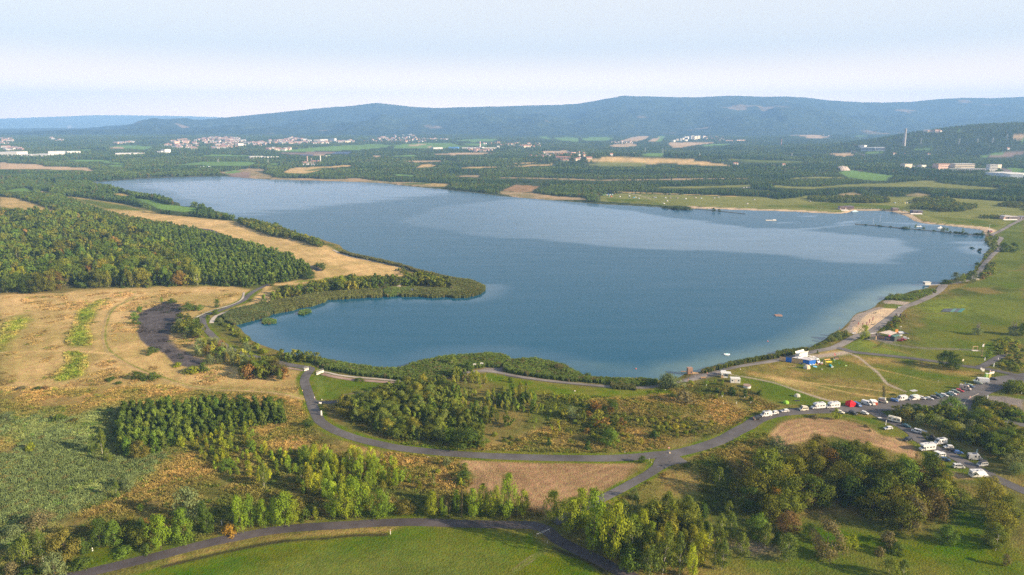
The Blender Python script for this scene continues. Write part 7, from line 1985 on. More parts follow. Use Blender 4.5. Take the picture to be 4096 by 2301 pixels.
# tents, huts, signs and small things
def at(s,dz=0.0):
 p = g(s)[0]; return Vector((p[0],p[1],tz(p[0],p[1])+dz))
def put(o,loc,rz=0.0):
 o.location = loc; o.rotation_euler = (0,0,rz); return o
def canvas(name,col,**k): return mat(name,col,.85,noise=.08,scale=2,spec=.15,**k)
WOOD = mat('weathered_wood',(.30,.20,.12),.85,noise=.25,scale=3,dirt=(.18,.14,.11))
PALEWOOD = mat('pale_wood',(.52,.36,.20),.8,noise=.2,scale=3)
WHITEP = mat('white_board',(.64,.64,.62),.55,noise=.05,dirt=(.5,.48,.44))
STEEL = mat('galvanised',(.45,.46,.47),.45,metal=.5)
CONC = mat('concrete',(.60,.57,.52),.85,noise=.12,scale=1.5,dirt=(.4,.37,.33))
def dome(loc,w,d,h,col,label,rz=0.0,col2=None,group=None):
 r = empty('tent',loc,rz); tag(r,label,'tent',group)
 m = MB(); n = 8; vs = []; fs = []
 for j in range(5):
  t = j/4; k = math.cos(t*math.pi/2) ** .75
  for i in range(n):
   a = 2*math.pi*(i +.5)/n
   vs.append((w/2*k*math.cos(a)*1.06,d/2*k*math.sin(a)*1.06,h*math.sin(t*math.pi/2)-.03))
 fs = [(j*n +i,j*n +(i +1) % n,(j +1)*n +(i +1) % n,(j +1)*n +i) for j in range(4) for i in range(n)]
 m.add(vs,fs); m.m = [(1 if (i % n) in (5,6,7,0) and col2 else 0) for i in range(len(fs))]
 m.build('flysheet',[canvas('tent_%s' % len(MATS),col),canvas('tent_%s' % (len(MATS)+1),col2 or col)],r)
 MB().add([(w*.12,-d/2*1.0,.02),(-w*.12,-d/2*1.0,.02),(0,-d*.36,h*.6)],[(0,1,2)]).build('door_flap',canvas('tent_mesh',(.2,.2,.2)),r)
 return r
dome(at('d2 880,772'),2.6,2.2,1.35,(.22,.42,.05),'bright green dome tent on the lawn above the road',.2)
dome(at('d2 1043,674'),2.7,2.2,1.4,(.55,.52,.42),'pale grey-green dome tent above the bright green one',.1,(.42,.42,.36))
dome(at('d2 1180,272'),3.4,3.0,2.0,(.75,.72,.68),'large white and apricot tent in front of the blue-sided camp building',.2,(.72,.48,.33))
r = empty('groundsheet',at('d2 1048,735')); tag(r,'small dark mat lying on the lawn near the tents','mat'); MB().box(-1.1,1.1,-.6,.6,.03,.07).box(-1.5,-.9,-.3,.2,.05,.22).build('mat',M_TRIM,r)
def pavilion(loc,w,h,col,label,rz=0.0):
 r = empty('party_tent',loc,rz); tag(r,label,'tent')
 m = canvas('pavilion_%d' % len(MATS),col)
 MB().add([(-w/2,-w/2,h*.62),(w/2,-w/2,h*.62),(w/2,w/2,h*.62),(-w/2,w/2,h*.62),(0,0,h),(-w/2,-w/2,h*.55),(w/2,-w/2,h*.55),(w/2,w/2,h*.55),(-w/2,w/2,h*.55)],
             [(0,1,4),(1,2,4),(2,3,4),(3,0,4),(5,6,1,0),(6,7,2,1),(7,8,3,2),(8,5,0,3)]).build('roof',m,r)
 for i in range(4):
  a = i*math.pi/2; c_,s_ = math.cos(a),math.sin(a)
  v = [(-w/2,-w/2+.03,0),(w/2,-w/2+.03,0),(w/2,-w/2+.03,h*.58),(-w/2,-w/2+.03,h*.58)]
  v += [(x,y +.03,z) for x,y,z in v]
  MB().add([(x*c_ -y*s_,x*s_ +y*c_,z) for x,y,z in v],[(0,1,2,3),(7,6,5,4)]).build('side_panel',m,r)
 for sx in (-1,1):
  for sy in (-1,1): MB().tube((sx*(w/2-.05),sy*(w/2-.05),0),(sx*(w/2-.05),sy*(w/2-.05),h*.6),.03,.03,5).build('pole',STEEL,r)
 return r
pavilion(at('d2 1812,812',.02),3.0,2.75,(.58,.02,.035),'closed bright red party tent beside the blue van',.25)
r = empty('wind_break',at('d2 2150,800')); tag(r,'orange awning tent with a white roof beside the silver camper van','awning')
MB().box(-1.2,1.2,-1.0,1.0,0,1.5).build('side_panel',canvas('orange_canvas',(.45,.09,.04)),r); MB().add([(-1.4,-1.1,1.52),(1.3,-1.1,1.52),(1.3,1.1,1.9),(-1.4,1.1,2.2)],[(0,1,2,3)]).build('roof',canvas('white_canvas',(.72,.72,.70)),r)
r = empty('awning_sheet',at('d3 905,700',0),.3); tag(r,'grey sheet on poles over the camper van with the board','awning')
MB().box(-1.6,1.6,-.9,.9,3.1,3.16).build('sheet',canvas('grey_canvas',(.42,.42,.42)),r)
for x in (-1.5,1.5): MB().tube((x,.8,0),(x,.8,3.1),.03,.03,5).build('pole',STEEL,r)
def person(loc,rz,top,bottom,hair,label,pose='stand',skin=(.45,.27,.19),h=1.55):
 k = h/1.74
 J = {'pelvis': (0,0,.95),'waist': (0,0,1.10),'chest': (0,0,1.32),'neck': (0,0,1.48),'head': (0,-.01,1.60),'crown': (0,0,1.69)}
 lg = {'stand': ((.10,0,.50,.11,.02,.07),(-.10,0,.50,-.11,.02,.07)),'walk': ((.10,-.16,.52,.10,-.30,.08),(-.10,.06,.50,-.10,.32,.10))}[pose]
 ed,rad,vs,idx = [],[],[],{}
 def V(n,p,r): idx[n] = len(vs); vs.append(tuple(c*k for c in p)); rad.append(r*k)
 V('pelvis',J['pelvis'],.135); V('waist',J['waist'],.115); V('chest',J['chest'],.15); V('neck',J['neck'],.055); V('head',J['head'],.095); V('crown',J['crown'],.075)
 ed += [(0,1),(1,2),(2,3),(3,4),(4,5)]
 for s,(kx,ky,kz,fx_,fy_,fz_) in zip((1,-1),lg):
  n = str(s)
  V('hip'+n,(s*.095,0,.88),.09); V('knee'+n,(kx,ky,kz),.06); V('ank'+n,(fx_,fy_,fz_),.042); V('toe'+n,(fx_,fy_ -.15,.035),.035)
  ed += [(0,idx['hip'+n]),(idx['hip'+n],idx['knee'+n]),(idx['knee'+n],idx['ank'+n]),(idx['ank'+n],idx['toe'+n])]
  V('sh'+n,(s*.19,0,1.40),.062); V('el'+n,(s*.25,.02,1.13),.045); V('ha'+n,(s*.24,-.08,.90),.032); V('fi'+n,(s*.235,-.11,.80),.028)
  ed += [(2,idx['sh'+n]),(idx['sh'+n],idx['el'+n]),(idx['el'+n],idx['ha'+n]),(idx['ha'+n],idx['fi'+n])]
 me = bpy.data.meshes.new('body'); me.from_pydata(vs,ed,[]); me.update()
 o = bpy.data.objects.new('person',me); C.objects.link(o)
 sk = o.modifiers.new('skin','SKIN'); sb = o.modifiers.new('sub','SUBSURF'); sb.levels = sb.render_levels = 1
 for v,r_ in zip(me.skin_vertices[0].data,rad): v.radius = (r_,r_*.8)
 me.skin_vertices[0].data[0].use_root = True
 dg = bpy.context.evaluated_depsgraph_get(); ev = o.evaluated_get(dg)
 m2 = bpy.data.meshes.new_from_object(ev)
 o.modifiers.clear(); o.data = m2
 mt = [mat('skin_%s' % hash(skin),skin,.6),mat('cloth_%s' % hash(top),top,.85),mat('cloth_%s' % hash(bottom),bottom,.85)]
 m2.materials.clear()
 for m_ in mt: m2.materials.append(m_)
 for p in m2.polygons:
  c_ = p.center/k
  p.material_index = 0 if c_.z > 1.46 or (abs(c_.x) > .20 and c_.z < 1.22) or c_.z < .42 else (1 if c_.z > .98 else 2)
  p.use_smooth = True
 hm_ = MB(); n = 10
 rings = [(.0,1.755),(.075,1.735),(.105,1.68),(.108,1.61),(.09,1.55)]
 vs_ = [(r_*k*math.cos(6.283*i/n),(r_*math.sin(6.283*i/n)+.022)*k,z*k) for r_,z in rings for i in range(n)]
 hm_.add(vs_,[(j*n +i,j*n +(i +1) % n,(j +1)*n +(i +1) % n,(j +1)*n +i) for j in range(4) for i in range(n) if not (j >= 2 and 5 <= i <= 8)])
 hm_.build('hair',mat('hair_%s' % hash(hair),hair,.8),o)
 put(o,loc,rz)
 return tag(o,label,'person')
person(at('d2 412,1020'),.3,(.45,.22,.12),(.10,.10,.14),(.12,.07,.04),'person in an orange-brown top standing behind the first black car')
person(at('d2 430,1026'),-.2,(.12,.32,.25),(.45,.20,.16),(.25,.16,.08),'person in green beside the one in the orange-brown top')
person(at('d8 768,998'),1.2,(.55,.65,.80),(.42,.28,.20),(.10,.07,.05),'person in a pale blue shirt at the road junction','walk')
person(at('d8 834,366'),-1.0,(.03,.03,.035),(.30,.16,.10),(.04,.03,.02),'person in black walking onto the little bridge','walk')
person(Vector((*flat([(3300+277*.2073,1150+806*.2073)])[0],-.35)),.5,(.40,.25,.2),(.16,.08,.12),(.07,.05,.04),'bather standing in the shallow water by the beach')
person(at('d3 1552,690'),0,(.70,.25,.25),(.15,.15,.25),(.2,.1,.05),'person in pink beside the parked cars behind the big tree')
person(at('d3 1272,484'),0,(.35,.62,.60),(.6,.6,.6),(.3,.2,.1),'small person in turquoise sitting out on the meadow',h=1.1)
person(at('d3 2030,392'),0,(.6,.6,.6),(.2,.2,.25),(.1,.1,.1),'person beside the yellow-green portable toilet')
person(at('c6 393,516'),0,(.55,.22,.15),(.3,.15,.12),(.1,.1,.1),'person in red walking on the promenade near the little tower','walk')
person(at('c6 262,562'),0,(.50,.20,.12),(.35,.15,.12),(.1,.1,.1),'person in red beside the grey willow on the promenade','walk')
for i,(a,b) in enumerate(((1620,385),(1992,392),(365,240))):
 person(at('e5 %d,%d' % (a,b)),i,((.6,.3,.25),(.35,.6,.65),(.7,.7,.7))[i],(.2,.2,.3),(.1,.08,.06),('bather at the water edge of the far sand beach','person in turquoise on the far sand beach','person in white at the start of the far sand beach')[i])
def post(loc,h,w,col,label,cap=None,cat='marker post'):
 r = empty('marker_post',loc); tag(r,label,cat)
 MB().box(-w/2,w/2,-w/2,w/2,-.1,h,tx=w*.1,ty=w*.1).build('shaft',mat('post_%s' % str(col),col,.6),r)
 if cap: MB().box(-w*.52,w*.52,-w*.52,w*.52,h*.78,h*.9).build('band',mat('post_%s' % str(cap),cap,.6),r)
 return r
def board(loc,w,h,z,label,col=(.78,.78,.76),rz=0.0,marks=True,mc=(.1,.1,.12),name='sign',cat='sign'):
 r = empty(name,loc,rz); tag(r,label,cat)
 for x in (-w*.38,w*.38) if w > .5 else (0,): MB().tube((x,0,-.1),(x,0,z +h*.5),.035,.035,6).build('pole',STEEL,r)
 MB().box(-w/2,w/2,-.06,-.03,z,z +h).build('panel',mat('panel_%s' % str(col),col,.5),r)
 if marks:
  m = MB(); n = 3
  for i in range(n): m.box(-w*.36,w*(.3-.12*i),-.066,-.062,z +h*(.70-.22*i),z +h*(.78-.22*i))
  m.build('print',mat('print_%s' % str(mc),mc,.6),r)
 return r
def roundsign(loc,label,col=(.55,.05,.04),h=2.1):
 r = empty('traffic_sign',loc); tag(r,label,'traffic sign')
 MB().tube((0,0,-.1),(0,0,h +.3),.035,.035,6).build('pole',STEEL,r)
 MB().tube((0,-.05,h),(0,-.03,h),.36,.36,16).build('rim',mat('sign_red',col,.5),r)
 MB().tube((0,-.07,h),(0,-.055,h),.24,.24,16).build('disc',WHITEP,r)
 return r
board(at('d8 880,1118'),1.1,.75,1.1,'white sign with a red rim at the upper side of the junction',rz=.2,mc=(.5,.06,.04))
post(at('d8 900,1290'),2.1,.55,(.80,.78,.75),'thick white marker post beside the cycle road below the junction')
post(at('d8 532,835'),.6,.25,(.8,.6,.25),'short yellowish post left of the cycle road')
roundsign(at('c3 2532,882'),'white road sign with orange foot on the grass island edge'); post(at('c3 2540,886'),.5,.5,(.75,.62,.40),'pale stone block at the foot of the road sign',cat='stone block')
board(at('c3 1200,297'),1.5,1.9,.5,'left of two white information boards by the small beach'); board(at('c3 1249,290'),1.5,1.9,.5,'right of two white information boards by the small beach')
post(at('c3 1402,370'),1.4,.12,(.75,.75,.73),'white tree guard of a tiny planted tree by the promenade',cat='tree guard')
post(at('c3 1316,384'),.9,.12,(.55,.62,.4),'pale stake on the lawn by the promenade',cat='stake')
post(at('c3 2232,880'),.9,.1,(.7,.7,.7),'thin white post beside the cycle road',cat='post'); post(at('c3 2398,935'),1.2,.1,(.7,.7,.7),'thin white post at the road fork',cat='post'); post(at('c3 2415,948'),.8,.1,(.7,.65,.6),'second thin post at the road fork',cat='post')
post(at('c2 683,1120'),1.1,.22,(.8,.78,.72),'small white marker stone on the grass verge at the lower left',cat='marker stone')
post(at('c2 1634,938'),1.6,.1,(.6,.65,.75),'thin pale post beside the orange bush',cat='post'); board(at('c2 1634,938'),.3,.25,1.5,'tiny white plate on the thin post beside the orange bush',marks=False)
post(at('c4 298,805'),1.6,.18,(.72,.68,.66),'white post with red top standing in the ditch',cap=(.5,.08,.06))
post(at('c4 1452,872'),.9,.1,(.7,.72,.72),'thin white post at the right end of the meadow',cat='post')
a,b = at('c4 1372,824'),at('c4 1470,796'); d = b -a
r = empty('barrier',a,math.atan2(d.y,d.x)); tag(r,'grey tubular barrier with a bent arm at the end of the bottom road','barrier')
Lb = d.length
MB().tube((0,0,0),(0,0,1.0),.06,.06,6).build('post',STEEL,r); MB().tube((Lb,0,0),(Lb,0,1.6),.07,.07,6).build('post',STEEL,r)
MB().tube((0,0,.95),(Lb,0,1.5),.05,.05,6).build('arm',STEEL,r); MB().tube((0,0,.95),(Lb*.45,0,.75),.04,.04,6).tube((Lb*.45,0,.75),(Lb,0,1.45),.04,.04,6).build('stay',STEEL,r)
board(at('d3 1890,330'),.9,1.2,1.2,'left board of the pair behind the toilets'); board(at('d3 1922,335'),1.1,1.3,.8,'right board of the pair behind the toilets',(.80,.78,.72))
roundsign(at('d3 1625,208'),'round sign with an orange top on the meadow road'); board(at('d3 2048,385'),2.6,1.0,1.4,'white notice board with red writing beside the toilet',(.80,.76,.72),.3,True,(.5,.05,.05)); post(at('d3 2018,370'),2.6,.35,(.75,.62,.58),'pinkish white column beside the notice board',(.5,.06,.06),'column')
post(at('d3 1948,152'),1.6,.3,(.7,.72,.72),'white post by the spur road, left side'); post(at('d3 2078,242'),1.9,.3,(.7,.74,.74),'white post by the spur road, right side'); post(at('d3 1984,726'),2.0,.3,(.74,.76,.76),'white post beside the gravel lot')
post(at('d3 2480,640'),.9,.3,(.7,.75,.8),'small white post in the bushes by the gravel lot'); post(at('d3 515,1096'),2.2,.18,(.78,.78,.78),'tall thin white post at the top of the camping lane',cat='post'); post(at('d3 2143,140'),1.0,.25,(.7,.7,.7),'white post at the end of the spur road')
roundsign(at('d3 1733,718'),'small blue round sign in the middle of the parking road',(.04,.07,.3),.8)
post(at('d4 1757,905'),1.5,.35,(.45,.62,.66),'turquoise bin at the edge of the silvery trees',cat='bin')
r = empty('manhole',at('d3 433,995',.1)); tag(r,'pale square concrete cover beside the camping lane','concrete cover'); MB().box(-.7,.7,-.6,.6,0,.14).build('slab',CONC,r)
for s,lb,w in (('c3 1887,455','pale boulder on the lawn below the promenade',.9),('c3 2508,452','pale boulder on the grass left of the huts',.8),('d2 1400,288','pale round thing lying on the camp meadow',.8),('c3 878,913','pale boulder beside the cycle road',.8),('d2 220,292','white bag lying in the grass below the promenade',.7),('c6 105,622','grey boulder in the scrub left of the brown bush',.9),('d8 905,1000','pale stones lying at the junction',.7)):
 m = MB(); n = 7
 m.add([(w*.5*math.cos(i*.8976)*random.uniform(.8,1.1),w*.4*math.sin(i*.8976)*random.uniform(.8,1.1),-.05) for i in range(n)]+[(w*.3*math.cos(i*.8976+.3),w*.25*math.sin(i*.8976+.3),w*random.uniform(.42,.55)) for i in range(n)],
          [(i,(i +1) % n,n +(i +1) % n,n +i) for i in range(n)]+[tuple(range(n,2*n))])
 tag(put(m.build('boulder',mat('pale_stone',(.5,.46,.42),.9,noise=.2,scale=4)),at(s),random.random()),lb,'boulder')
r = empty('portable_toilet',at('d3 1968,408',.05),-.15); tag(r,'green side of a pair of portable toilets','portable toilet')
MB().box(-.55,.55,-.55,.55,.05,2.2).build('cabin',mat('toilet_green',(.35,.60,.12),.5),r); MB().box(-.6,.6,-.6,.6,2.2,2.4,tx=.15,ty=.15).build('roof',WHITEP,r); MB().box(-.42,.42,-.58,-.555,.15,2.05).build('door',mat('toilet_door',(.45,.68,.2),.5),r)
r = empty('portable_toilet',at('d3 1998,408',.05)+Vector((.35,-.1,0)),-.15); tag(r,'yellow side of a pair of portable toilets','portable toilet')
MB().box(-.55,.55,-.55,.55,.05,2.2).build('cabin',mat('toilet_yellow',(.78,.62,.08),.5),r); MB().box(-.6,.6,-.6,.6,2.2,2.4,tx=.15,ty=.15).build('roof',WHITEP,r); MB().box(-.42,.42,-.58,-.555,.15,2.05).build('door',mat('toilet_door2',(.8,.7,.25),.5),r)
for s,lb,w0 in (('d8 800,512 938,455','right concrete head wall of the small bridge with a steel railing',1),('d8 565,432 650,412','left concrete head wall of the small bridge with a steel railing',0)):
 a,b = g(s); d = b -a; Lw = float(np.linalg.norm(d)); z = (tz(*a)+tz(*b))/2
 r = empty('bridge_wall',(a[0],a[1],z),math.atan2(d[1],d[0])); tag(r,lb,'bridge wall')
 n = 10; c0 = Lw*.58; rr_ = .55 if w0 else .3
 m = MB().prism([(0,-.6),(c0 -rr_,-.6)]+[(c0 -rr_*math.cos(math.pi*i/n),-.6+rr_*1.5*math.sin(math.pi*i/n)) for i in range(1,n)]+[(c0 +rr_,-.6),(Lw,-.6),(Lw,1.05),(0,.55)],-.2,.2)
 m.build('wall',CONC,r)
 MB().box(-.1,Lw +.1,-.28,.28,1.06,1.2).build('coping',CONC,r).rotation_euler = (0,0,0)
 m = MB()
 for i in range(7): m.tube((Lw*i/6,0,1.1),(Lw*i/6,0,2.15),.03,.03,5)
 for zz in (1.45,1.8,2.15): m.tube((0,0,zz),(Lw,0,zz),.03,.03,5)
 m.build('railing',STEEL,r)
L0 = at('c6 272,503'); r = empty('wooden_tower',L0,.12); r.scale = (.8,.8,.8); tag(r,'brown wooden tower hut standing at the water edge','tower hut')
MB().box(-1.5,1.5,-1.3,1.3,.5,4.2).build('wall',mat('brown_boards',(.24,.15,.11),.85,noise=.2,scale=3),r); MB().box(-1.6,1.6,-1.4,1.4,4.2,4.35).build('roof',mat('brown_roof',(.30,.2,.16),.8),r)
MB().box(.2,1.1,-1.33,-1.28,1.3,2.2).build('window',M_GLASS,r); MB().box(1.51,1.56,-.8,.6,.6,2.6).build('door',PALEWOOD,r)
for sx in (-1.4,1.4):
 for sy in (-1.2,1.2): MB().tube((sx,sy,-1),(sx,sy,.5),.1,.1,6).build('leg',WOOD,r)
r = empty('wooden_deck',at('c6 310,497')); tag(r,'low wooden deck beside the brown tower hut','deck')
for i in range(6): MB().box(-1.6+i*.52,-1.6+i*.52+.48,-1.1,1.1,.35,.45).build('plank',PALEWOOD,r)
MB().box(-1.5,1.4,-1.0,1.0,-.1,.35).build('frame',WOOD,r)
r = empty('landing_stage',Vector((*flat([(2600+238*.58075,1200+498*.58075)])[0],0))); tag(r,'narrow wooden landing stage left of the brown tower hut','jetty')
for i in range(7): MB().box(-1.8+i*.52,-1.8+i*.52+.48,-.5,.5,.4,.48).build('plank',WOOD,r)
for x in (-1.7,1.6): MB().tube((x,.4,-1.5),(x,.4,.9),.07,.07,6).build('post',WOOD,r)
L0 = at('c6 520,532'); r = empty('kiosk',L0,-.15); tag(r,'white kiosk with a flat sun roof, nearest the promenade','kiosk')
MB().box(-1.1,1.1,-1.0,1.0,0,2.2).build('wall',WHITEP,r); MB().box(-2.4,2.4,-1.5,1.5,2.4,2.52).build('roof',WHITEP,r); MB().box(-.8,.8,-1.04,-.99,.9,1.8).build('window',M_GLASS,r); MB().box(-2.3,-1.2,-1.2,.2,0,1.0).build('counter',PALEWOOD,r)
for sx in (-2.2,2.2): MB().tube((sx,-1.3,0),(sx,-1.3,2.4),.05,.05,6).build('pole',STEEL,r)
r = empty('white_hut',at('c6 504,515') ,-.1); tag(r,'small white container hut behind the kiosk','hut'); MB().box(-1.1,1.1,-1,1,0,2.0).build('wall',WHITEP,r); MB().box(-1.2,1.2,-1.1,1.1,2.0,2.1).build('roof',mat('grey_roof',(.5,.5,.5),.7),r)
r = empty('white_hut',at('c6 585,566'),-.12); tag(r,'closed white box hut with a pinkish front on the lawn','hut')
MB().box(-2.2,2.2,-1.3,1.3,0,2.1).build('wall',WHITEP,r); MB().box(-2.3,2.3,-1.4,1.4,2.1,2.22).build('roof',WHITEP,r); MB().box(-.4,.4,-1.33,-1.28,.05,1.9).build('door',mat('hut_door',(.62,.55,.50),.6),r)
for x in (-1.5,1.4): MB().box(x -.35,x +.35,-1.33,-1.29,1.0,1.6).build('window',M_GLASS,r)
r = empty('round_pool',at('c6 668,602')); tag(r,'round white tub with a brown rim, lowest of the huts','tub')
MB().tube((0,0,0),(0,0,1.0),1.7,1.75,24).build('wall',WHITEP,r); MB().tube((0,0,1.0),(0,0,1.15),1.85,1.85,24).build('lid',mat('brown_lid',(.28,.2,.16),.8),r)
r = empty('bench',at('c6 368,543'),.1); tag(r,'dark bench beside the promenade above the young trees','bench'); MB().box(-1.3,1.3,-.25,.25,.42,.5).build('seat',WOOD,r); MB().box(-1.3,1.3,.2,.28,.5,.95).build('backrest',WOOD,r)
for x in (-1.1,1.1): MB().box(x -.06,x +.06,-.2,.2,0,.42).build('leg',WOOD,r)
r = empty('bench',at('c6 392,492'),.1); tag(r,'wooden table between promenade and reeds','table'); MB().box(-1.0,1.0,-.4,.4,.68,.76).build('tabletop',WOOD,r)
for x in (-.8,.8): MB().box(x -.06,x +.06,-.35,.35,0,.68).build('leg',WOOD,r)
r.name = 'wooden_table'
vehicle('hatchback','black','c6 520,486 500,489','small dark car on the promenade behind the kiosk').scale = (.55,.55,.7)
for s in ('d2 165,778','d2 285,700','d2 372,775','c6 497,668','c6 505,722','c6 362,690','c6 388,592','c6 446,580'):
 post(at(s),.9,.16,(.78,.80,.78),'white tree guard in the brown scrub',cat='tree guard')['group'] = 'white tree guards in the scrub'
def W2(s): return at(s)
a,b = at('e7 1170,530'),at('e7 1390,505')
ang = math.atan2(b.y -a.y,b.x -a.x); wB = (b -a).length
r = empty('camp_building',a,ang); tag(r,'low camp building with blue sheeting, wooden walls and a grey sheet roof','camp building')
BL = mat('blue_tarp',(.02,.13,.50),.5,noise=.12,scale=2,spec=.3)
dB = 9.0
skew =-1.5
o = MB().add([(0,0,0),(wB,0,0),(wB,0,2.6),(0,0,2.4),(0,.12,0),(wB,.12,0),(wB,.12,2.6),(0,.12,2.4)],[(0,1,2,3),(7,6,5,4),(3,2,6,7),(0,3,7,4),(1,5,6,2)]).build('blue_wall',BL,r)
xs = [(0,0),(-2.2,2.1),(-6.4,5.6),(-8.4,7.6),(-10.6,9.8)]
names = [('blue_wall',BL),('board_wall',PALEWOOD),('blue_wall',BL),('board_wall',PALEWOOD)]
for i,(nm,mt_) in enumerate(names):
 (xa,ya),(xb,yb) = xs[i],xs[i +1]
 if nm == 'board_wall':
  k = 7
  for j in range(k):
   u0,u1 = j/k +.006,(j +1)/k -.006
   p0 = (xa +(xb -xa)*u0,ya +(yb -ya)*u0); p1 = (xa +(xb -xa)*u1,ya +(yb -ya)*u1)
   MB().add([(*p0,0),(*p1,0),(*p1,2.45),(*p0,2.45),(p0[0]+.08,p0[1]+.08,0),(p1[0]+.08,p1[1]+.08,0),(p1[0]+.08,p1[1]+.08,2.45),(p0[0]+.08,p0[1]+.08,2.45)],[(0,1,2,3),(7,6,5,4),(3,2,6,7),(0,3,7,4),(1,5,6,2)]).build('plank',PALEWOOD,r)
 else:
  MB().add([(xa,ya,0),(xb,yb,0),(xb,yb,2.5),(xa,ya,2.5),(xa +.1,ya +.1,0),(xb +.1,yb +.1,0),(xb +.1,yb +.1,2.5),(xa +.1,ya +.1,2.5)],[(0,1,2,3),(7,6,5,4),(3,2,6,7),(0,3,7,4)]).build(nm,mt_,r)
RF = mat('grey_sheet_roof',(.50,.48,.50),.6,noise=.15,scale=.8,dirt=(.36,.32,.32))
MB().add([(-.4,-.4,2.66),(wB +.3,-.4,2.7),(wB -3.6,6.4,2.9),(-6.6,5.4,2.85),(-.4,-.4,2.76),(wB +.3,-.4,2.8),(wB -3.6,6.4,3.0),(-6.6,5.4,2.95)],[(3,2,1,0),(4,5,6,7),(0,1,5,4),(1,2,6,5),(2,3,7,6),(3,0,4,7)]).build('roof',RF,r)
for i in range(3):
 u = .25+i*.25
 MB().add([(wB*u -6.2*u*.3,-.3+i*1.6,3.02),(wB*u +3.0,.4+i*1.6,3.02),(wB*u +2.9,.65+i*1.6,3.1),(wB*u -6.2*u*.3,-.05+i*1.6,3.1)],[(0,1,2,3)]).build('roof_batten',WHITEP,r)
for s,L_,W_,H_,lb,rz in (('e7 1040,470',7.0,2.3,3.3,'long white trailer with raised white flaps behind the camp building',.55),('e7 800,455',3.0,1.6,3.0,'green and wooden end of the camp building',.55)):
 q = at(s)
 if 'green' in lb:
  rr2 = empty('market_stall',q +Vector((0,1.0,0)),rz); tag(rr2,'green-fronted wooden stall under the white awning roll','stall')
  MB().box(-1.0,.1,-.9,.9,0,2.3).build('green_panel',mat('stall_green',(.30,.55,.25),.6),rr2); MB().box(.12,1.3,-.92,.92,0,2.4).build('board_panel',PALEWOOD,rr2)
  MB().tube((-1.6,-1.1,2.75),(3.2,-1.0,2.9),.42,.42,12).build('rolled_awning',WHITEP,rr2)
 else:
  rr2 = empty('white_trailer',q +Vector((1.0,7.5,0)),rz); tag(rr2,lb,'trailer')
  MB().box(-L_/2,L_/2,-W_/2,W_/2,.5,H_).build('body',WHITEP,rr2)
  MB().add([(-L_/2,-W_/2-.1,H_ +.02),(L_/2,-W_/2-.1,H_ +.02),(L_/2,-W_/2-.5,H_ +.9),(-L_/2,-W_/2-.5,H_ +.9)],[(0,1,2,3)]).build('raised_flap',WHITEP,rr2)
  MB().add([(-L_/2,W_/2,H_ +.02),(L_/2,W_/2,H_ +.02),(L_/2,W_/2+.4,H_ +.8),(-L_/2,W_/2+.4,H_ +.8)],[(0,1,2,3)]).build('raised_flap',WHITEP,rr2)
  for sx in (-2,2):
   for sy in (-.9,.9): MB().tube((sx,sy -.1,.4),(sx,sy +.1,.4),.4,.4,12).build('wheel',M_TYRE,rr2)
vehicle('high_van','white','e7 1290,400 1440,470','white van with a blue-grey roof parked behind the camp building',['rack'])
def small(name,s,label,cat,parts,rz=0.0,dz=0.0):
 r = empty(name,at(s,dz),rz); tag(r,label,cat)
 for nm,mb,mt_ in parts: mb.build(nm,mt_,r)
 return r
cm = lambda n,c: mat(n,c,.7)
small('sack','e7 1240,528','white and blue bags heaped by the blue wall','bags',[('bag',MB().box(-.9,-.2,-.3,.3,0,.55,tx=.15,ty=.1),cm('bag_white',(.75,.75,.75))),('bag',MB().box(-.1,.6,-.3,.3,0,.45,tx=.12,ty=.1),cm('bag_blue',(.25,.45,.7)))])
small('sack','e7 1330,522','white bags by the right end of the blue wall','bags',[('bag',MB().box(-.6,.0,-.3,.3,0,.5,tx=.15,ty=.1),cm('bag_white',(.75,.75,.75))),('bag',MB().box(.1,.7,-.3,.3,0,.4,tx=.1,ty=.1),cm('bag_white',(.75,.75,.75)))])
small('water_can','e7 1390,525','yellow canister at the corner of the blue wall','canister',[('body',MB().box(-.25,.25,-.2,.2,0,.8,tx=.05,ty=.05),cm('can_yellow',(.75,.6,.15)))])
small('side_table','e7 1450,555','small wooden table in front of the camp building','table',[('tabletop',MB().box(-.45,.45,-.35,.35,.5,.56),PALEWOOD),('leg',MB().box(-.08,.08,-.08,.08,0,.5),WOOD)])
small('paddling_pool','e7 1372,585','light blue round mat lying on the grass','mat',[('sheet',MB().tube((0,0,.02),(0,0,.12),1.05,1.0,16),cm('pool_blue',(.20,.55,.75)))])
small('folding_chair','e7 1625,410','black folding chair right of the white van','chair',[('seat',MB().box(-.3,.3,-.3,.3,.4,.46),M_TRIM),('backrest',MB().box(-.3,.3,.28,.34,.46,1.1),M_TRIM),('leg',MB().box(-.3,-.24,-.3,.3,0,.4),M_TRIM),('leg',MB().box(.24,.3,-.3,.3,0,.4),M_TRIM)])
small('picnic_blanket','e7 1535,490','red and white blanket with things on it','blanket',[('cloth',MB().box(-1.6,1.6,-.6,.6,.02,.10),cm('blanket_red',(.55,.04,.05))),('cushion',MB().box(-1.3,-.4,-.4,.4,.1,.5,tx=.1,ty=.1),cm('cushion_pink',(.7,.45,.42))),('cushion',MB().box(.3,1.4,-.4,.3,.1,.35,tx=.1,ty=.1),cm('cushion_white',(.8,.75,.7)))])
small('garden_chair','e7 1515,470','white chair standing by the red blanket','chair',[('seat',MB().box(-.3,.3,-.3,.3,.4,.46),WHITEP),('backrest',MB().box(-.3,.3,.28,.34,.46,1.3),WHITEP),('leg',MB().box(-.05,.05,-.05,.05,0,.4),WHITEP)])
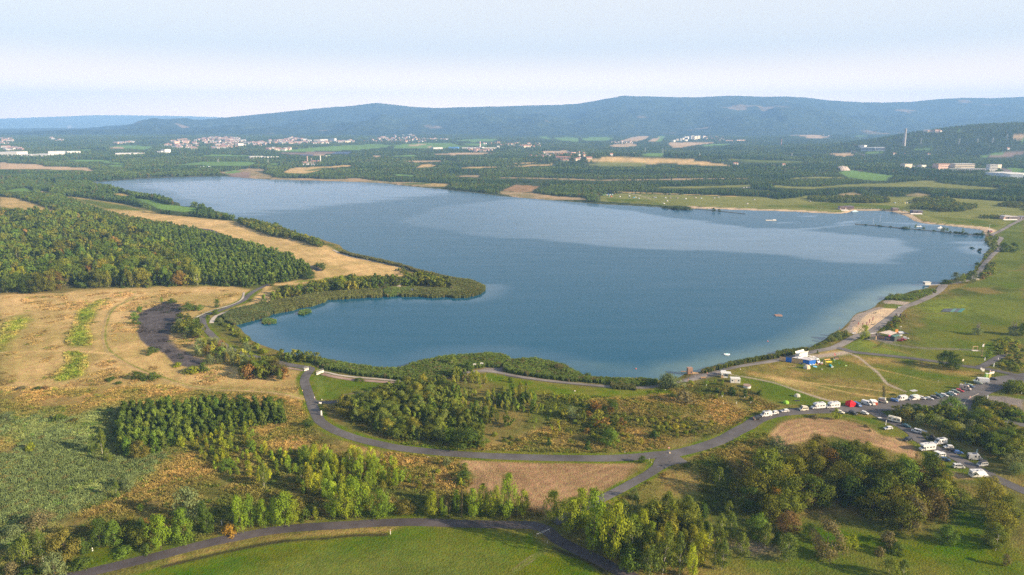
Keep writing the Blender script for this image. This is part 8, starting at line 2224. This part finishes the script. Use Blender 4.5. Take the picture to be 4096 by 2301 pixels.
small('garden_chair','e7 1620,490','pale grey chair at the right of the red blanket','chair',[('seat',MB().box(-.35,.35,-.3,.3,.35,.42),cm('chair_grey',(.6,.6,.62))),('backrest',MB().box(-.35,.35,.28,.34,.42,.95),cm('chair_grey',(.6,.6,.62))),('leg',MB().box(-.05,.05,-.05,.05,0,.35),STEEL)])
def frame4(w,d,h,r_=.06):
 m = MB()
 for sx in (-1,1):
  for sy in (-1,1): m.tube((sx*w/2*1.1,sy*d/2*1.2,0),(sx*w/2,sy*d/2,h),r_,r_,6)
 return m
r = small('wooden_swing','e7 1780,470','wooden climbing frame with an orange-brown top beam','play frame',[('leg',frame4(3.0,1.2,2.0,.08),PALEWOOD),('beam',MB().box(-1.7,1.7,-.18,.18,2.0,2.3),cm('orange_wood',(.72,.40,.14))),('seat',MB().box(-1.2,1.2,-.3,.1,1.1,1.2),PALEWOOD)],.25)
r = small('yellow_frame','e7 1835,545','bright yellow bench frame on thin legs','play frame',[('leg',frame4(2.6,.8,1.8,.05),cm('yellow_leg',(.55,.45,.2))),('beam',MB().box(-1.5,1.5,-.45,-.33,1.8,2.15),cm('yellow_paint',(.80,.62,.03))),('beam',MB().box(-1.5,1.5,.33,.45,1.8,2.15),cm('yellow_paint',(.80,.62,.03))),('beam',MB().box(-1.5,-1.38,-.33,.33,1.9,2.1).box(1.38,1.5,-.33,.33,1.9,2.1),cm('yellow_paint',(.80,.62,.03)))],.12)
q0,q1 = at('e7 1880,560'),at('e7 1960,625')
r = empty('play_tunnel',q0,math.atan2(q1.y -q0.y,q1.x -q0.x)); tag(r,'cyan crawl tunnel with a white ring at its end','play tunnel'); Lt = (q1 -q0).length
MB().tube((0,0,.45),(Lt*.8,0,.45),.45,.45,16).build('tube',cm('cyan_plastic',(.02,.48,.60)),r)
for i in range(5): MB().tube((Lt*.15*i,0,.45),(Lt*.15*i +.06,0,.45),.48,.48,16).build('hoop',cm('cyan_dark',(.02,.35,.45)),r)
m = MB(); n = 16
for i in range(n):
 a0,a1 = 6.283*i/n,6.283*(i +1)/n
 m.tube((Lt,.42*math.cos(a0),.45+.42*math.sin(a0)),(Lt,.42*math.cos(a1),.45+.42*math.sin(a1)),.16,.16,6)
m.build('ring',cm('ring_white',(.7,.68,.65)),r)
r = small('beach_flag','e7 2050,300','red feather flag leaning at the path','flag',[('pole',MB().tube((0,0,0),(-.3,0,2.9),.03,.03,5),STEEL),('cloth',MB().add([(-.12,0,1.2),(.15,0,1.25),(.05,0,2.75),(-.55,0,2.85),(-.12,.03,1.2),(.15,.03,1.25),(.05,.03,2.75),(-.55,.03,2.85)],[(0,1,2,3),(7,6,5,4),(0,3,7,4),(1,5,6,2)]),cm('flag_red',(.70,.10,.12)))])
r = small('wooden_counter','e7 2105,335','little brown counter below the red flag','counter',[('body',MB().box(-1.0,1.0,-.4,.4,0,1.2),WOOD),('tabletop',MB().box(-1.1,1.1,-.5,.5,1.2,1.3),M_TRIM),('sack',MB().box(-1.6,-1.1,-.3,.2,0,.6,tx=.15,ty=.1),WHITEP)])
small('hoop_post','e7 2040,435','thin green post with a green box on the meadow','post',[('pole',MB().tube((0,0,0),(0,0,1.3),.04,.04,5),STEEL),('box',MB().box(-.25,.25,-.2,.2,1.0,1.4),cm('box_green',(.35,.6,.3)))])
m = MB()
for i in range(12):
 a0,a1 = 6.283*i/12,6.283*(i +1)/12
 m.tube((.5*math.cos(a0),0,.55+.5*math.sin(a0)),(.5*math.cos(a1),0,.55+.5*math.sin(a1)),.05,.05,5)
small('play_hoop','e7 2202,495','thin green hoop standing on the meadow','hoop',[('ring',m,cm('hoop_green',(.10,.35,.25)))])
small('green_cushion','e7 2435,570','small light green thing lying far out on the meadow','cushion',[('cushion',MB().box(-.5,.5,-.25,.25,0,.3,tx=.1,ty=.1),cm('cushion_green',(.35,.55,.2)))])
small('plank_pile','e7 640,600','long pale plank lying in the grass left of the tent','plank',[('plank',MB().box(-2.6,2.6,-.15,.15,.02,.14),PALEWOOD)],-.25)
small('plank_pile','e7 660,555','heap of sticks in the grass left of the tent','sticks',[('stick',MB().box(-.9,.9,-.08,.08,.0,.2),WOOD),('stick',MB().box(-.1,.1,-.7,.7,.1,.3),WOOD)],.5)
small('surfboard','e7 1165,240','white board lying behind the trailer','board',[('board',MB().box(-1.1,1.1,-.35,.35,.3,.5,tx=.2,ty=.05),WHITEP)],-.2)
small('water_barrel','e7 870,485','grey round thing at the foot of the camp building','barrel',[('body',MB().tube((0,0,0),(0,0,.7),.5,.5,14),cm('barrel_grey',(.35,.37,.40)))])
small('covered_heap','e7 1010,505','dark covered heap at the foot of the wooden wall','covered heap',[('cover',MB().box(-1.5,1.5,-.7,.7,0,.8,tx=.4,ty=.25),cm('cover_dark',(.06,.08,.07)))])
def roofquad(pts,t,mt_,nm,r):
 v = [Vector(p) for p in pts]; n = len(v)
 MB().add([tuple(p) for p in v]+[(p.x,p.y,p.z +t) for p in v],[tuple(range(n))[::-1],tuple(range(n,2*n))]+[(i,(i +1) % n,n +(i +1) % n,n +i) for i in range(n)]).build(nm,mt_,r)
o0 = at('d5 1270,990')
r = empty('beach_bar',o0); tag(r,'open beach bar with a wide pale sheet roof and a lower green one','beach bar')
def rel(s,z):
 P_ = rd(s)[0]; ra = rays(P_)[0]; zz = o0.z +z; t = (zz -CAM_H)/ra[2]
 return (ra[0]*t -o0.x,ra[1]*t -o0.y,z)
A_,B_,C__,D_ = rel('d5 1040,875',3.0),rel('d5 1240,830',3.3),rel('d5 1392,880',3.3),rel('d5 1268,922',3.0)
M_SHEET = mat('pale_sheet_roof',(.55,.48,.42),.7,noise=.2,scale=1.2,dirt=(.36,.28,.23))
n = 9
for i in range(n):
 u0,u1 = i/n,(i +.94)/n
 L = lambda p,q,u: tuple(p[k]+(q[k]-p[k])*u for k in range(3))
 roofquad([L(A_,D_,u0),L(A_,D_,u1),L(B_,C__,u1),L(B_,C__,u0)],.12+.04*(i % 2),M_SHEET,'roof_sheet',r)
for p in (A_,B_,C__,D_): MB().tube((p[0],p[1],0),p,.1,.1,6).build('pole',WOOD,r)
E_,F_,G_,H_ = rel('d5 1270,935',2.7),rel('d5 1390,905',2.9),rel('d5 1460,930',2.9),rel('d5 1345,955',2.7)
roofquad([E_,F_,G_,H_][::-1],.1,mat('green_roof',(.10,.22,.17),.5,noise=.1),'green_roof',r)
dk = mat('dark_boards',(.06,.07,.065),.8)
def wallseg(p,q,h,mt_,nm):
 a_ = Vector((p[0],p[1],0)); b_ = Vector((q[0],q[1],0)); nn = (b_ -a_).cross(Vector((0,0,1))).normalized()*.1
 MB().add([a_,b_,b_ +Vector((0,0,h)),a_ +Vector((0,0,h)),a_ +nn,b_ +nn,b_ +nn +Vector((0,0,h)),a_ +nn +Vector((0,0,h))],[(0,1,2,3),(7,6,5,4),(3,2,6,7),(0,3,7,4),(1,5,6,2)]).build(nm,mt_,r)
wallseg(E_,H_,2.6,dk,'wall'); wallseg(H_,G_,2.6,dk,'wall'); wallseg(A_,D_,1.4,WOOD,'wall'); wallseg(B_,C__,2.6,WOOD,'wall')
q = rel('d5 1225,960',1.2); MB().box(q[0]-2.0,q[0]+1.6,q[1]-.4,q[1]+.4,0,1.3).build('counter',mat('bar_blue',(.12,.14,.40),.6),r)
q = rel('d5 1250,935',1.5); MB().box(q[0]-.8,q[0]+.6,q[1]-.1,q[1]+.1,1.3,2.2).build('banner',mat('bar_pink',(.65,.15,.35),.6),r)
small('freezer','d5 1440,930','white box by the right end of the beach bar','freezer',[('body',MB().box(-1.1,1.1,-.8,.8,0,2.2),WHITEP)],dz=0)
small('orange_banner','d5 1372,925','orange thing on the beach bar terrace','banner',[('cloth',MB().box(-.8,.8,-.1,.1,1.2,3.6),cm('orange_cloth',(.70,.28,.08)))])
small('black_sail','d5 1520,935','black and grey tarpaulin shelter right of the beach bar','shelter',[('sheet',MB().add([(-3.4,-1.2,1.6),(.2,-1.6,2.0),(3.8,.4,1.0),(.2,2.0,2.4)],[(0,1,2,3)]),cm('black_tarp',(.04,.04,.045))),('sheet',MB().add([(-3.3,-1.3,1.7),(-.8,-1.5,1.9),(-.2,1.2,2.5),(-2.6,1.4,2.4)],[(0,1,2,3)]),cm('grey_tarp',(.38,.42,.48))),('pole',MB().tube((0,0,0),(0,0,2.2),.05,.05,6),STEEL)])
small('lamp_post','d5 1445,905','thin pale lamp post behind the beach bar','lamp post',[('pole',MB().tube((0,0,0),(0,0,4.6),.07,.05,6),STEEL),('lamp_head',MB().box(-.3,.3,-.3,.3,4.5,4.8),WHITEP)])
small('wooden_shed','d5 905,1000','dark shed with a pale gable board beside the poplar','shed',[('wall',MB().box(-2.4,1.5,-1.2,1.2,0,2.0),dk),('roof',MB().prism([(-2.7,2.02),(1.7,2.02),(1.5,2.5),(-2.3,2.5)],-1.5,1.5),cm('shed_roof',(.16,.13,.12))),('board',MB().box(1.52,2.0,-1.1,1.1,0,2.1),PALEWOOD)],.1)
small('long_shelter','d5 930,935','low long grey wind shelter behind the shed','shelter',[('roof',MB().box(-2.5,2.5,-.5,.5,1.5,1.65),cm('shelter_grey',(.45,.42,.42))),('post',MB().box(-2.3,-2.2,-.4,.4,0,1.5).box(2.2,2.3,-.4,.4,0,1.5),WOOD)],.35)
small('white_bench','d5 835,1018','white bench at the foot of the poplar','bench',[('seat',MB().box(-1.0,1.0,-.2,.2,.4,.5),WHITEP),('leg',MB().box(-.9,-.8,-.2,.2,0,.4).box(.8,.9,-.2,.2,0,.4),WHITEP)],-.4)
small('tool_trailer','d5 1410,598','dark scaffold-like trailer on the beach track','trailer',[('body',MB().box(-1.4,1.4,-.9,.9,.5,1.5),M_TRIM),('rack',MB().box(-1.4,-1.25,-.9,.9,1.5,3.2).box(1.25,1.4,-.9,.9,1.5,3.2).box(-1.4,1.4,-.1,.1,3.1,3.25),cm('rack_brown',(.22,.17,.14))),('wheel',MB().tube((0,-.95,.4),(0,.95,.4),.4,.4,12),M_TYRE),('tank',MB().tube((0,0,1.5),(0,0,2.6),.5,.5,12),cm('tank_pale',(.62,.64,.60)))])
for s,h,lb in (('d5 635,752',2.9,'first'),('d5 725,748',2.4,'second'),('d5 800,757',3.3,'third'),('d5 852,718',3.8,'fourth'),('d5 916,678',3.9,'fifth')):
 r = empty('closed_parasol',at(s)); tag(r,'%s closed dark red parasol from the left on the beach sand' % lb,'parasol','closed parasols on the beach')
 MB().tube((0,0,0),(0,0,h),.05,.05,6).build('pole',PALEWOOD,r); MB().tube((0,0,h*.32),(0,0,h*.85),.20,.26,8).tube((0,0,h*.85),(0,0,h),.26,.04,8).build('canopy',cm('parasol_red',(.28,.05,.07)),r); MB().box(-.35,.35,-.35,.35,0,.25).build('base',PALEWOOD,r)
for s,lb,c_ in (('d5 550,632','dark boat-like log at the upper edge of the shingle',(.06,.06,.06)),('d5 955,503','dark lounger on the sand near the track',(.09,.09,.09)),('d5 930,718','dark lounger in front of the parasols',(.1,.09,.09)),('d5 1022,772','dark lounger near the poplar end of the beach',(.08,.1,.09)),('d5 552,895','white sunbathing sheet at the near end of the beach',(.8,.8,.8)),('d5 1430,392','small white sign on the grass strip between the beaches',(.8,.8,.8))):
 small('beach_lounger',s,lb,'lounger',[('seat',MB().box(-1.0,.6,-.35,.35,.25,.35),cm('lounger_%s' % str(c_),c_)),('backrest',MB().add([(.6,-.35,.3),(.6,.35,.3),(1.3,.35,.75),(1.3,-.35,.75)],[(0,1,2,3)]),cm('lounger_%s' % str(c_),c_)),('leg',MB().box(-.9,-.8,-.3,.3,0,.25).box(.4,.5,-.3,.3,0,.25),M_TRIM)],.2)
q = [at(s,.12) for s in ('e6 218,640','e6 262,598','e6 532,598','e6 482,643')]
r = empty('ground_sheets',q[0]); tag(r,'striped dark and turquoise sheets laid out on the green slope','ground sheet')
LERP = lambda a,b,u: a +(b -a)*u
for i,(u0,u1,c_) in enumerate(((0,.44,(.07,.08,.09)),(.442,.60,(.10,.22,.20)),(.602,.80,(.08,.10,.12)),(.802,1,(.05,.19,.17)))):
 v = [LERP(q[0],q[3],u0),LERP(q[0],q[3],u1),LERP(q[1],q[2],u1),LERP(q[1],q[2],u0)]
 vs_2 = [tuple(p -q[0]+Vector((0,0,dz))) for dz in (0,.08) for p in v]
 MB().add(vs_2,[(3,2,1,0),(4,5,6,7),(0,1,5,4),(1,2,6,5),(2,3,7,6),(3,0,4,7)]).build('sheet',mat('liner_%d' % i,c_,.6,noise=.1),r)
small('wooden_arch','e6 653,1135','wooden gate-shaped exercise frame on the green slope','exercise frame',[('post',MB().box(-1.3,-1.1,-.1,.1,0,2.3),PALEWOOD),('post',MB().box(1.1,1.3,-.1,.1,0,2.3),WOOD),('beam',MB().box(-1.4,1.4,-.12,.12,2.3,2.5),PALEWOOD),('plinth',MB().box(-1.6,1.6,-.8,.8,0,.12),CONC)])
small('wooden_pole','e6 740,1203','tall brown wooden pole with a white figure board on top','pole',[('shaft',MB().tube((0,0,0),(0,0,5.4),.14,.11,8),WOOD),('board',MB().box(-.55,.55,-.1,.1,5.2,6.6,tx=.25),WHITEP),('step',MB().box(-.5,.5,-.2,.2,.1,.4),WOOD),('arm',MB().box(.3,.7,-.12,.12,6.3,6.9),PALEWOOD)])
board(at('e6 493,1315'),.8,1.1,1.6,'white and orange sign beside the meadow road fork',(.78,.70,.55),marks=False)
for s,hh,w,lb in (('c6 2255,235',15,6,'bare grey tree top rising out of a dark bush on the slope'),('c6 2500,240',19,8,'bare pale stems rising out of the bush at the right edge')):
 rg_ = random.Random(hh); m = MB(); hh *= .45
 for i in range(16):
  a = rg_.uniform(0,6.28); q = rg_.uniform(.2,.5)*w*.5; z1 = hh*rg_.uniform(.7,1.1)
  m.tube((0,0,0),(q*.5*math.cos(a),q*.5*math.sin(a),z1*.5),.10,.06,5); m.tube((q*.5*math.cos(a),q*.5*math.sin(a),z1*.5),(q*math.cos(a),q*math.sin(a),z1),.06,.03,4)
  for j in range(4):
   b_ = rg_.uniform(0,6.28); z2 = rg_.uniform(.5,.95)
   m.tube((q*z2*math.cos(a),q*z2*math.sin(a),z1*z2),(q*z2*math.cos(a)+.9*math.cos(b_),q*z2*math.sin(a)+.9*math.sin(b_),z1*z2 +.9),.035,.015,3)
 tag(put(m.build('dead_tree',DEADWOOD),at(s)),lb,'dead tree')
def wpt(s,z=0.0):
 p = flat(rd(s))[0]; return Vector((p[0],p[1],z))
r = empty('bathing_raft',wpt('c6 885,110'),-.12); tag(r,'brown wooden bathing raft with steel ladder far out on the lake','raft')
for i in range(10): MB().box(-2.2+i*.44,-2.2+i*.44+.40,-1.7,1.7,.45,.55).build('plank',mat('raft_wood',(.36,.20,.14),.8,noise=.2),r)
MB().box(-2.1,2.1,-1.6,1.6,.05,.44).build('float',cm('raft_float',(.45,.35,.3)),r)
MB().tube((0,1.2,.55),(0,1.2,1.5),.04,.04,6).tube((.5,1.2,.55),(.5,1.2,1.5),.04,.04,6).tube((0,1.2,1.5),(.5,1.2,1.5),.04,.04,6).build('ladder',STEEL,r)
r = empty('water_toy',wpt('c6 528,378'),.1); tag(r,'white inflatable ring toy floating near the near shore','inflatable')
m = MB()
for i in range(8):
 a0,a1 = 6.283*i/8,6.283*(i +1)/8
 m.tube((1.5*math.cos(a0),.8*math.sin(a0),.25),(1.5*math.cos(a1),.8*math.sin(a1),.25),.28,.28,8)
m.build('ring',cm('inflatable_white',(.80,.84,.84)),r); MB().box(-.5,.7,-.3,.3,.3,.7,tx=.15,ty=.1).build('seat',cm('inflatable_teal',(.35,.68,.68)),r)
for s,lb in (('c6 811,286','small red buoy between raft and shore'),('c3 2307,303','small orange buoy off the near reed bed')):
 r = empty('buoy',wpt(s)); tag(r,lb,'buoy'); MB().tube((0,0,-.2),(0,0,.35),.35,.25,10).build('float',cm('buoy_red',(.60,.12,.08)),r); MB().tube((0,0,.35),(0,0,.8),.04,.04,5).build('stick',WHITEP,r)
r = empty('floating_platform',wpt('c7 1038,277')); tag(r,'pale floating platform off the short breakwater','platform'); MB().box(-7,7,-1.2,1.2,0,.7).build('deck',cm('platform_pale',(.62,.58,.52)),r); MB().box(2.5,6,-.8,.8,.7,1.4).build('bench',WHITEP,r)
r = empty('pier_house',wpt('e5 1572,1012')); tag(r,'small white house on the end of the wooden pier','pier hut'); MB().box(-2.2,2.2,-1.4,1.4,.7,2.8).build('wall',WHITEP,r); MB().box(-2.5,2.5,-1.7,1.7,2.8,3.0).build('roof',WHITEP,r); MB().box(-2.23,-2.18,-.9,.9,1.2,2.3).build('window',M_GLASS,r)
for sx in (-2,2): MB().tube((sx,0,-1.5),(sx,0,.7),.12,.12,6).build('leg',WOOD,r)
a,b = wpt('e5 1590,1015'),at('e5 1740,1003'); r = empty('pier',a,math.atan2(b.y -a.y,b.x -a.x)); tag(r,'narrow pale pier leading to the small white house','pier'); Lp = (b -a).length
for i in range(14): MB().box(Lp*i/14,Lp*(i +.93)/14,-.8,.8,.62,.72).build('plank',cm('pier_plank',(.45,.40,.36)),r)
for i in range(5): MB().tube((Lp*i/4.5,.7,-1.5),(Lp*i/4.5,.7,.62),.09,.09,6).build('post',WOOD,r)
r = empty('slipway',at('e6 672,220')); tag(r,'white boat lying between the trees by the far jetty','boat'); MB().box(-1.8,1.8,-.6,.6,.1,.7,tx=-.2,ty=-.1).build('hull',WHITEP,r); MB().box(-.4,.6,-.5,.5,.7,.9).build('seat',WOOD,r)
r = empty('slide_boat',wpt('e5 832,250')); tag(r,'pale blue floating slide moored by the far pier corner','water slide'); MB().box(-4.5,4.5,-1.2,1.2,.1,1.1,tx=.8,ty=.2).build('hull',cm('pale_blue',(.55,.72,.80)),r); MB().box(-2.5,2.5,-.6,.6,1.1,2.2,tx=.9,ty=.1).build('slide',WHITEP,r)
r = empty('water_park_float',wpt('e5 1710,420')); tag(r,'white float between the long breakwater and the sand beach','float'); MB().box(-3.5,3.5,-1.5,1.5,0,1.0,tx=.4,ty=.3).build('hull',WHITEP,r); MB().box(-1.0,1.5,-.8,.8,1.0,2.4,tx=.3,ty=.2).build('cabin',WHITEP,r)
r = empty('water_park_float',wpt('e5 1490,403')); tag(r,'low white float left of the larger one behind the breakwater','float'); MB().box(-3.5,3.5,-1.2,1.2,0,.6,tx=.4,ty=.3).build('hull',WHITEP,r); MB().box(1.5,2.3,-.4,.4,.6,1.2).build('box',WHITEP,r)
for s,h,lb in (('e5 1020,375',14,'thin white ski-cable mast behind the breakwater, left one'),('e5 1090,360',18,'thin white ski-cable mast behind the breakwater, right one'),('e5 2212,462',20,'tall pale mast at the root of the long breakwater')):
 r = empty('cable_mast',wpt(s)); tag(r,lb,'mast'); h *= .42*1.1
 MB().tube((0,0,-1),(0,0,h),.16,.10,6).build('pole',mat('mast_white',(.62,.64,.68),.5),r); MB().tube((-1.2,0,h),(1.2,0,h),.07,.07,5).build('crossbar',mat('mast_white',(.62,.64,.68),.5),r)
r = empty('mast_hut',at('e5 2225,458')); tag(r,'dark red and white platform below the tall pale mast','platform'); MB().box(-2,2,-1.2,1.2,0,2.2).build('wall',cm('dark_red',(.20,.08,.09)),r); MB().box(-2.3,2.3,-1.5,1.5,2.2,2.4).build('roof',WHITEP,r)
for s,lb in (('e5 275,270','dark wading birds, left one off the far beach'),('e5 300,268','dark post in the water off the far beach')):
 r = empty('water_post',wpt(s)); tag(r,lb.replace('dark wading birds, left one','taller dark post in the water'),'post'); MB().tube((0,0,-1),(0,0,2.6 if 'birds' in lb else 1.8),.22,.16,6).build('shaft',WOOD,r); MB().box(-.3,.3,-.3,.3,1.0,1.3).build('band',M_TRIM,r)
def hut(s,w,d,h,wall,roof,label,rz=0.0,gable=1.4):
 r = empty('beach_hut',at(s),rz); tag(r,label,'beach hut')
 MB().box(-w/2,w/2,-d/2,d/2,0,h).build('wall',cm('w_%s' % str(wall),wall),r)
 MB().prism([(-w/2-.5,h +.01),(w/2+.5,h +.01),(w/2-.3,h +gable),(-w/2+.3,h +gable)],-d/2-.6,d/2+.6).build('roof',cm('r_%s' % str(roof),roof),r)
 MB().box(-w*.3,w*.3,-d/2-.05,-d/2+.02,.4,h*.8).build('shutter',cm('shutter_dark',(.12,.09,.09)),r)
DW = (.16,.11,.11)
hut('e5 700,228',9,7,3.2,(.42,.34,.32),DW,'hut with a terrace, left of the pair at the far pier corner'); hut('e5 768,226',12,7,3.4,DW,(.13,.11,.13),'dark hut, right of the pair at the far pier corner')
hut('e5 1241,236',8,5,2.6,DW,(.2,.17,.17),'single low hut above the middle of the far beach'); hut('e5 1446,272',9,7,3.6,(.10,.09,.12),(.14,.13,.17),'dark hut, left of the pair above the beach bend'); hut('e5 1490,273',7,6,3.4,(.12,.10,.12),(.14,.13,.17),'dark hut, right of the pair above the beach bend')
hut('e5 2385,328',10,8,3.6,(.60,.40,.34),(.45,.42,.42),'reddish part of the restaurant at the far right'); hut('e5 2450,328',14,9,3.4,(.22,.18,.18),(.40,.36,.36),'brown part of the restaurant with a flat terrace roof',gable=.5); hut('e5 2560,325',9,6,3.2,(.25,.25,.30),(.2,.2,.25),'dark vehicle-like shed at the right edge by the shore road',gable=.6)
for s,w,lb in (('e5 1470,277',16,'white terrace in front of the pair of dark huts'),('e5 730,243',10,'pale terrace below the huts at the pier corner'),('e5 2440,338',18,'pale terrace in front of the restaurant'),('e5 800,212',3,'white panel right of the dark hut')):
 r = empty('terrace',at(s,.1)); tag(r,lb,'terrace')
 MB().box(-w/2,w/2,-1.2,1.2,0,.4).build('floor',WHITEP,r); MB().box(-w/2,w/2,1.2,1.3,.4,1.3).build('rail',WHITEP,r)
rgx = random.Random(3)
for i in range(14):
 u = i/13; xx = 860+u*470; yy_ = 226+14*u*u
 post(at('e5 %.0f,%.0f' % (xx,yy_)),2.0,.25,(.5,.5,.5),'slim post in the line along the far promenade',cat='post')['group'] = 'posts along the far promenade'
for i,(a,b) in enumerate(((1340,256),(1352,258),(40+1325,262))):
 small('beach_umbrella','e5 %d,%d' % (a,b),'small white parasol at the bend of the far beach','parasol',[('canopy',MB().tube((0,0,1.9),(0,0,2.5),1.3,.1,8),WHITEP),('pole',MB().tube((0,0,0),(0,0,2.0),.05,.05,5),STEEL)])['group'] = 'parasols at the bend of the far beach'
FT = [('e3 1062,776',(.25,.45,.2)),('e3 1080,774',(.8,.8,.8)),('e3 1100,777',(.1,.25,.6)),('e3 1114,770',(.75,.75,.78)),('e3 1132,776',(.5,.65,.75)),('e3 1156,772',(.3,.55,.3)),('e3 1122,790',(.7,.15,.08)),('e3 1146,792',(.7,.5,.3)),('e3 1184,760',(.8,.78,.75)),
      ('e3 1235,793',(.75,.75,.75)),('e3 1333,786',(.12,.16,.14)),('e3 1335,802',(.15,.45,.65)),('e3 1378,804',(.6,.6,.6)),('e3 1397,800',(.55,.6,.65)),('e3 1430,812',(.45,.42,.4)),('e3 1584,800',(.4,.45,.5)),('e3 1602,803',(.7,.7,.7)),('e3 1705,806',(.4,.3,.3)),('e3 1753,808',(.5,.45,.4)),
      ('e3 1828,808',(.8,.8,.8)),('e3 1912,815',(.7,.6,.55)),('e3 2015,805',(.55,.65,.6)),('e3 2072,811',(.5,.5,.5)),('e3 2208,808',(.6,.6,.6)),('e3 2250,800',(.7,.68,.65)),('e3 2510,702',(.8,.8,.8)),('e3 2540,699',(.8,.8,.8)),('e3 2565,700',(.75,.75,.75)),
      ('c7 408,160',(.75,.75,.75)),('c7 388,176',(.5,.5,.5)),('c7 938,152',(.7,.65,.6)),('c7 895,177',(.4,.4,.4)),('e5 370,147',(.55,.25,.15)),('e5 1240,162',(.75,.65,.2)),('e5 1345,165',(.7,.7,.7)),('e5 1368,162',(.1,.12,.15)),('e5 1400,160',(.55,.7,.75)),('c7 1790,172',(.5,.62,.55))]
CN = {0: 'red',1: 'green',2: 'blue'}
for i,(s,c_) in enumerate(FT):
 mx_ = max(c_); nm = 'white' if min(c_) > .7 else ('grey' if mx_ -min(c_) < .1 and mx_ > .3 else ('dark' if mx_ < .2 else CN[c_.index(mx_)]))
 q = at(s); e = dome(q,3.4,2.8,1.7,tuple(.6*v for v in c_),'%s tent or camper scattered over the far camping meadow' % nm,rgx.uniform(-.5,.5),group='%s tents on the far camping meadow' % nm)
